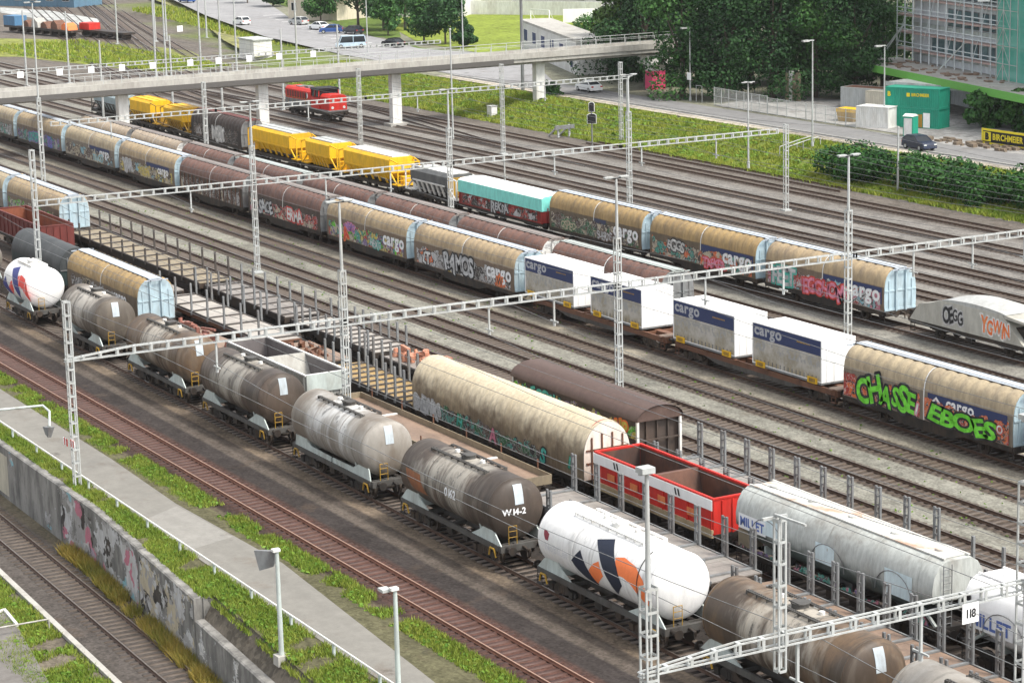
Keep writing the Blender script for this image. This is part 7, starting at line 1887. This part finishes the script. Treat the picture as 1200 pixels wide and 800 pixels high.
mb = MB(); mb.prism_y([(e-2.4, 2.95), (e-.1, 2.75), (e-.1, 2.6), (e-2.3, 2.72)], -1.42, 1.42); mb.build('hood', PG, w)
for s in (-1, 1): MB().bar((e-.2, s*1.3, 1.2), (e-.2, s*1.3, 2.62), .12).build('corner_post', M['offwhite'], w)
MB().box(e-2.0, e-.3, -1.0, 1.0, 1.2, 2.2).build('machinery', M['under'], w)
graffiti(w, -1.435, -e+3, e-3, 1.5, 2.6, [('OEGG', -e+3.6, 1.6, .95, 'black', 'grey', .62), ('YGWIN', -e+7.6, 1.5, 1.0, 'orange', 'white', .66)], [], 97)
# ---- locomotive
x0, x1 = xat(331, TY['F3']-1.4, 1.0), xat(387, TY['F3']-1.4, 1.0)
lo = locomotive('bright red diesel locomotive standing alone under the bridge', ((x0+x1)/2, TY['F3'], 0))
lo.scale = (( x1-x0)/13.8, 1, 1) if False else (1, 1, 1)

# ------------------------------------------------------------------ every separate piece becomes a part of its own
def split_pieces(names):
    cache = {}
    for o in list(bpy.data.objects):
        if o.type != 'MESH' or o.name.split('.')[0] not in names or o.parent is None: continue
        me = o.data
        if me.name not in cache:
            n = len(me.vertices); par = list(range(n))
            def find(a):
                while par[a] != a: par[a] = par[par[a]]; a = par[a]
                return a
            for e in me.edges:
                a, b = find(e.vertices[0]), find(e.vertices[1])
                if a != b: par[a] = b
            co = np.empty(n*3, dtype=np.float32); me.vertices.foreach_get('co', co); co = co.reshape(-1, 3); r = np.array([find(i) for i in range(n)]); ids = list(dict.fromkeys(r.tolist()))
            lo = np.array([co[r == i].min(0) for i in ids]); hi = np.array([co[r == i].max(0) for i in ids]); sz = (hi-lo).max(1); k = len(ids)
            gap = np.maximum(0, np.maximum(lo[:, None]-hi[None], lo[None]-hi[:, None])); near = np.sqrt((gap**2).sum(2)) <= np.maximum(.02, .5*np.maximum(sz[:, None], sz[None]))
            grp = list(range(k))
            for a in range(k):
                for b in range(a+1, k):
                    if near[a, b] and grp[a] != grp[b]:
                        x, y = grp[a], grp[b]; grp = [x if q == y else q for q in grp]
            if len(set(grp)) < 2: cache[me.name] = None
            else:
                lab = {i: grp[q] for q, i in enumerate(ids)}; out = []
                for gi in dict.fromkeys(grp):
                    keep = [i for i in range(n) if lab[int(r[i])] == gi]; mp_ = {i: q for q, i in enumerate(keep)}; mb = MB()
                    mb.v = [tuple(co[i]) for i in keep]
                    for p in me.polygons:
                        if p.vertices[0] in mp_: mb.f.append(tuple(mp_[i] for i in p.vertices)); mb.m.append(p.material_index); mb.s.append(p.use_smooth)
                    out.append(mb.mesh(me.name.split('.')[0], list(me.materials)))
                cache[me.name] = out
        parts = cache[me.name]
        if not parts: continue
        nm = o.name.split('.')[0]; o.data = parts[0]
        for q in parts[1:]:
            c = o.copy(); c.data = q; c.name = nm; C.objects.link(c)
split_pieces({'spring_hanger', 'footstep', 'valve', 'weld_band', 'door_frame', 'body_hoop', 'container_lock', 'corner_post', 'curtain_strap', 'end_platform', 'outlet', 'seam', 'canopy_rubble', 'emblem', 'exhaust', 'label_panel', 'label_plate', 'louvre', 'wall_stake', 'window_post', 'load_gear', 'stems', 'graffiti'})

# ------------------------------------------------------------------ light and render settings
hz = MB().box(-1250, 100, -110, 1250, -5, 39).build('haze', [])
mh = bpy.data.materials.new('haze_air'); mh.use_nodes = True; nt = mh.node_tree; nt.nodes.remove(nt.nodes['Principled BSDF']); pv = nt.nodes.new('ShaderNodeVolumePrincipled')
pv.inputs['Color'].default_value = (.93, .96, 1, 1); pv.inputs['Density'].default_value = .00005; nt.links.new(pv.outputs[0], nt.nodes['Material Output'].inputs['Volume'])
hz.data.materials.clear(); hz.data.materials.append(mh); hz['kind'] = 'stuff'
wd = bpy.data.worlds.new('World'); sc.world = wd; wd.use_nodes = True; nt = wd.node_tree
bg = nt.nodes['Background']; sky = nt.nodes.new('ShaderNodeTexSky'); sky.sky_type = 'NISHITA'; sky.sun_disc = False
SUN_EL, SUN_AZ = 56.0, 62.0         # azimuth clockwise from +Y
hs = nt.nodes.new('ShaderNodeHueSaturation'); hs.inputs['Saturation'].default_value = .2
sky.sun_elevation = R(SUN_EL); sky.sun_rotation = R(SUN_AZ); sky.air_density = 1.0; sky.dust_density = 3.0; sky.ozone_density = 1.0
nt.links.new(sky.outputs[0], hs.inputs['Color']); nt.links.new(hs.outputs[0], bg.inputs['Color']); bg.inputs['Strength'].default_value = .15
sun = bpy.data.lights.new('sun', 'SUN'); so = bpy.data.objects.new('sun', sun); C.objects.link(so)
sun.energy = 1.8; sun.angle = R(14); sun.color = (1, .93, .82)
d = Vector((sin(R(SUN_AZ))*cos(R(SUN_EL)), cos(R(SUN_AZ))*cos(R(SUN_EL)), sin(R(SUN_EL))))
so.rotation_euler = d.to_track_quat('Z', 'Y').to_euler(); so.location = (-150, 100, 120)
vs = sc.view_settings; vs.view_transform = 'Standard'; vs.look = 'None'; vs.exposure = 1.08; vs.gamma = 1; vs.use_curve_mapping = False
sc.cycles.max_bounces = 6; sc.cycles.transparent_max_bounces = 6
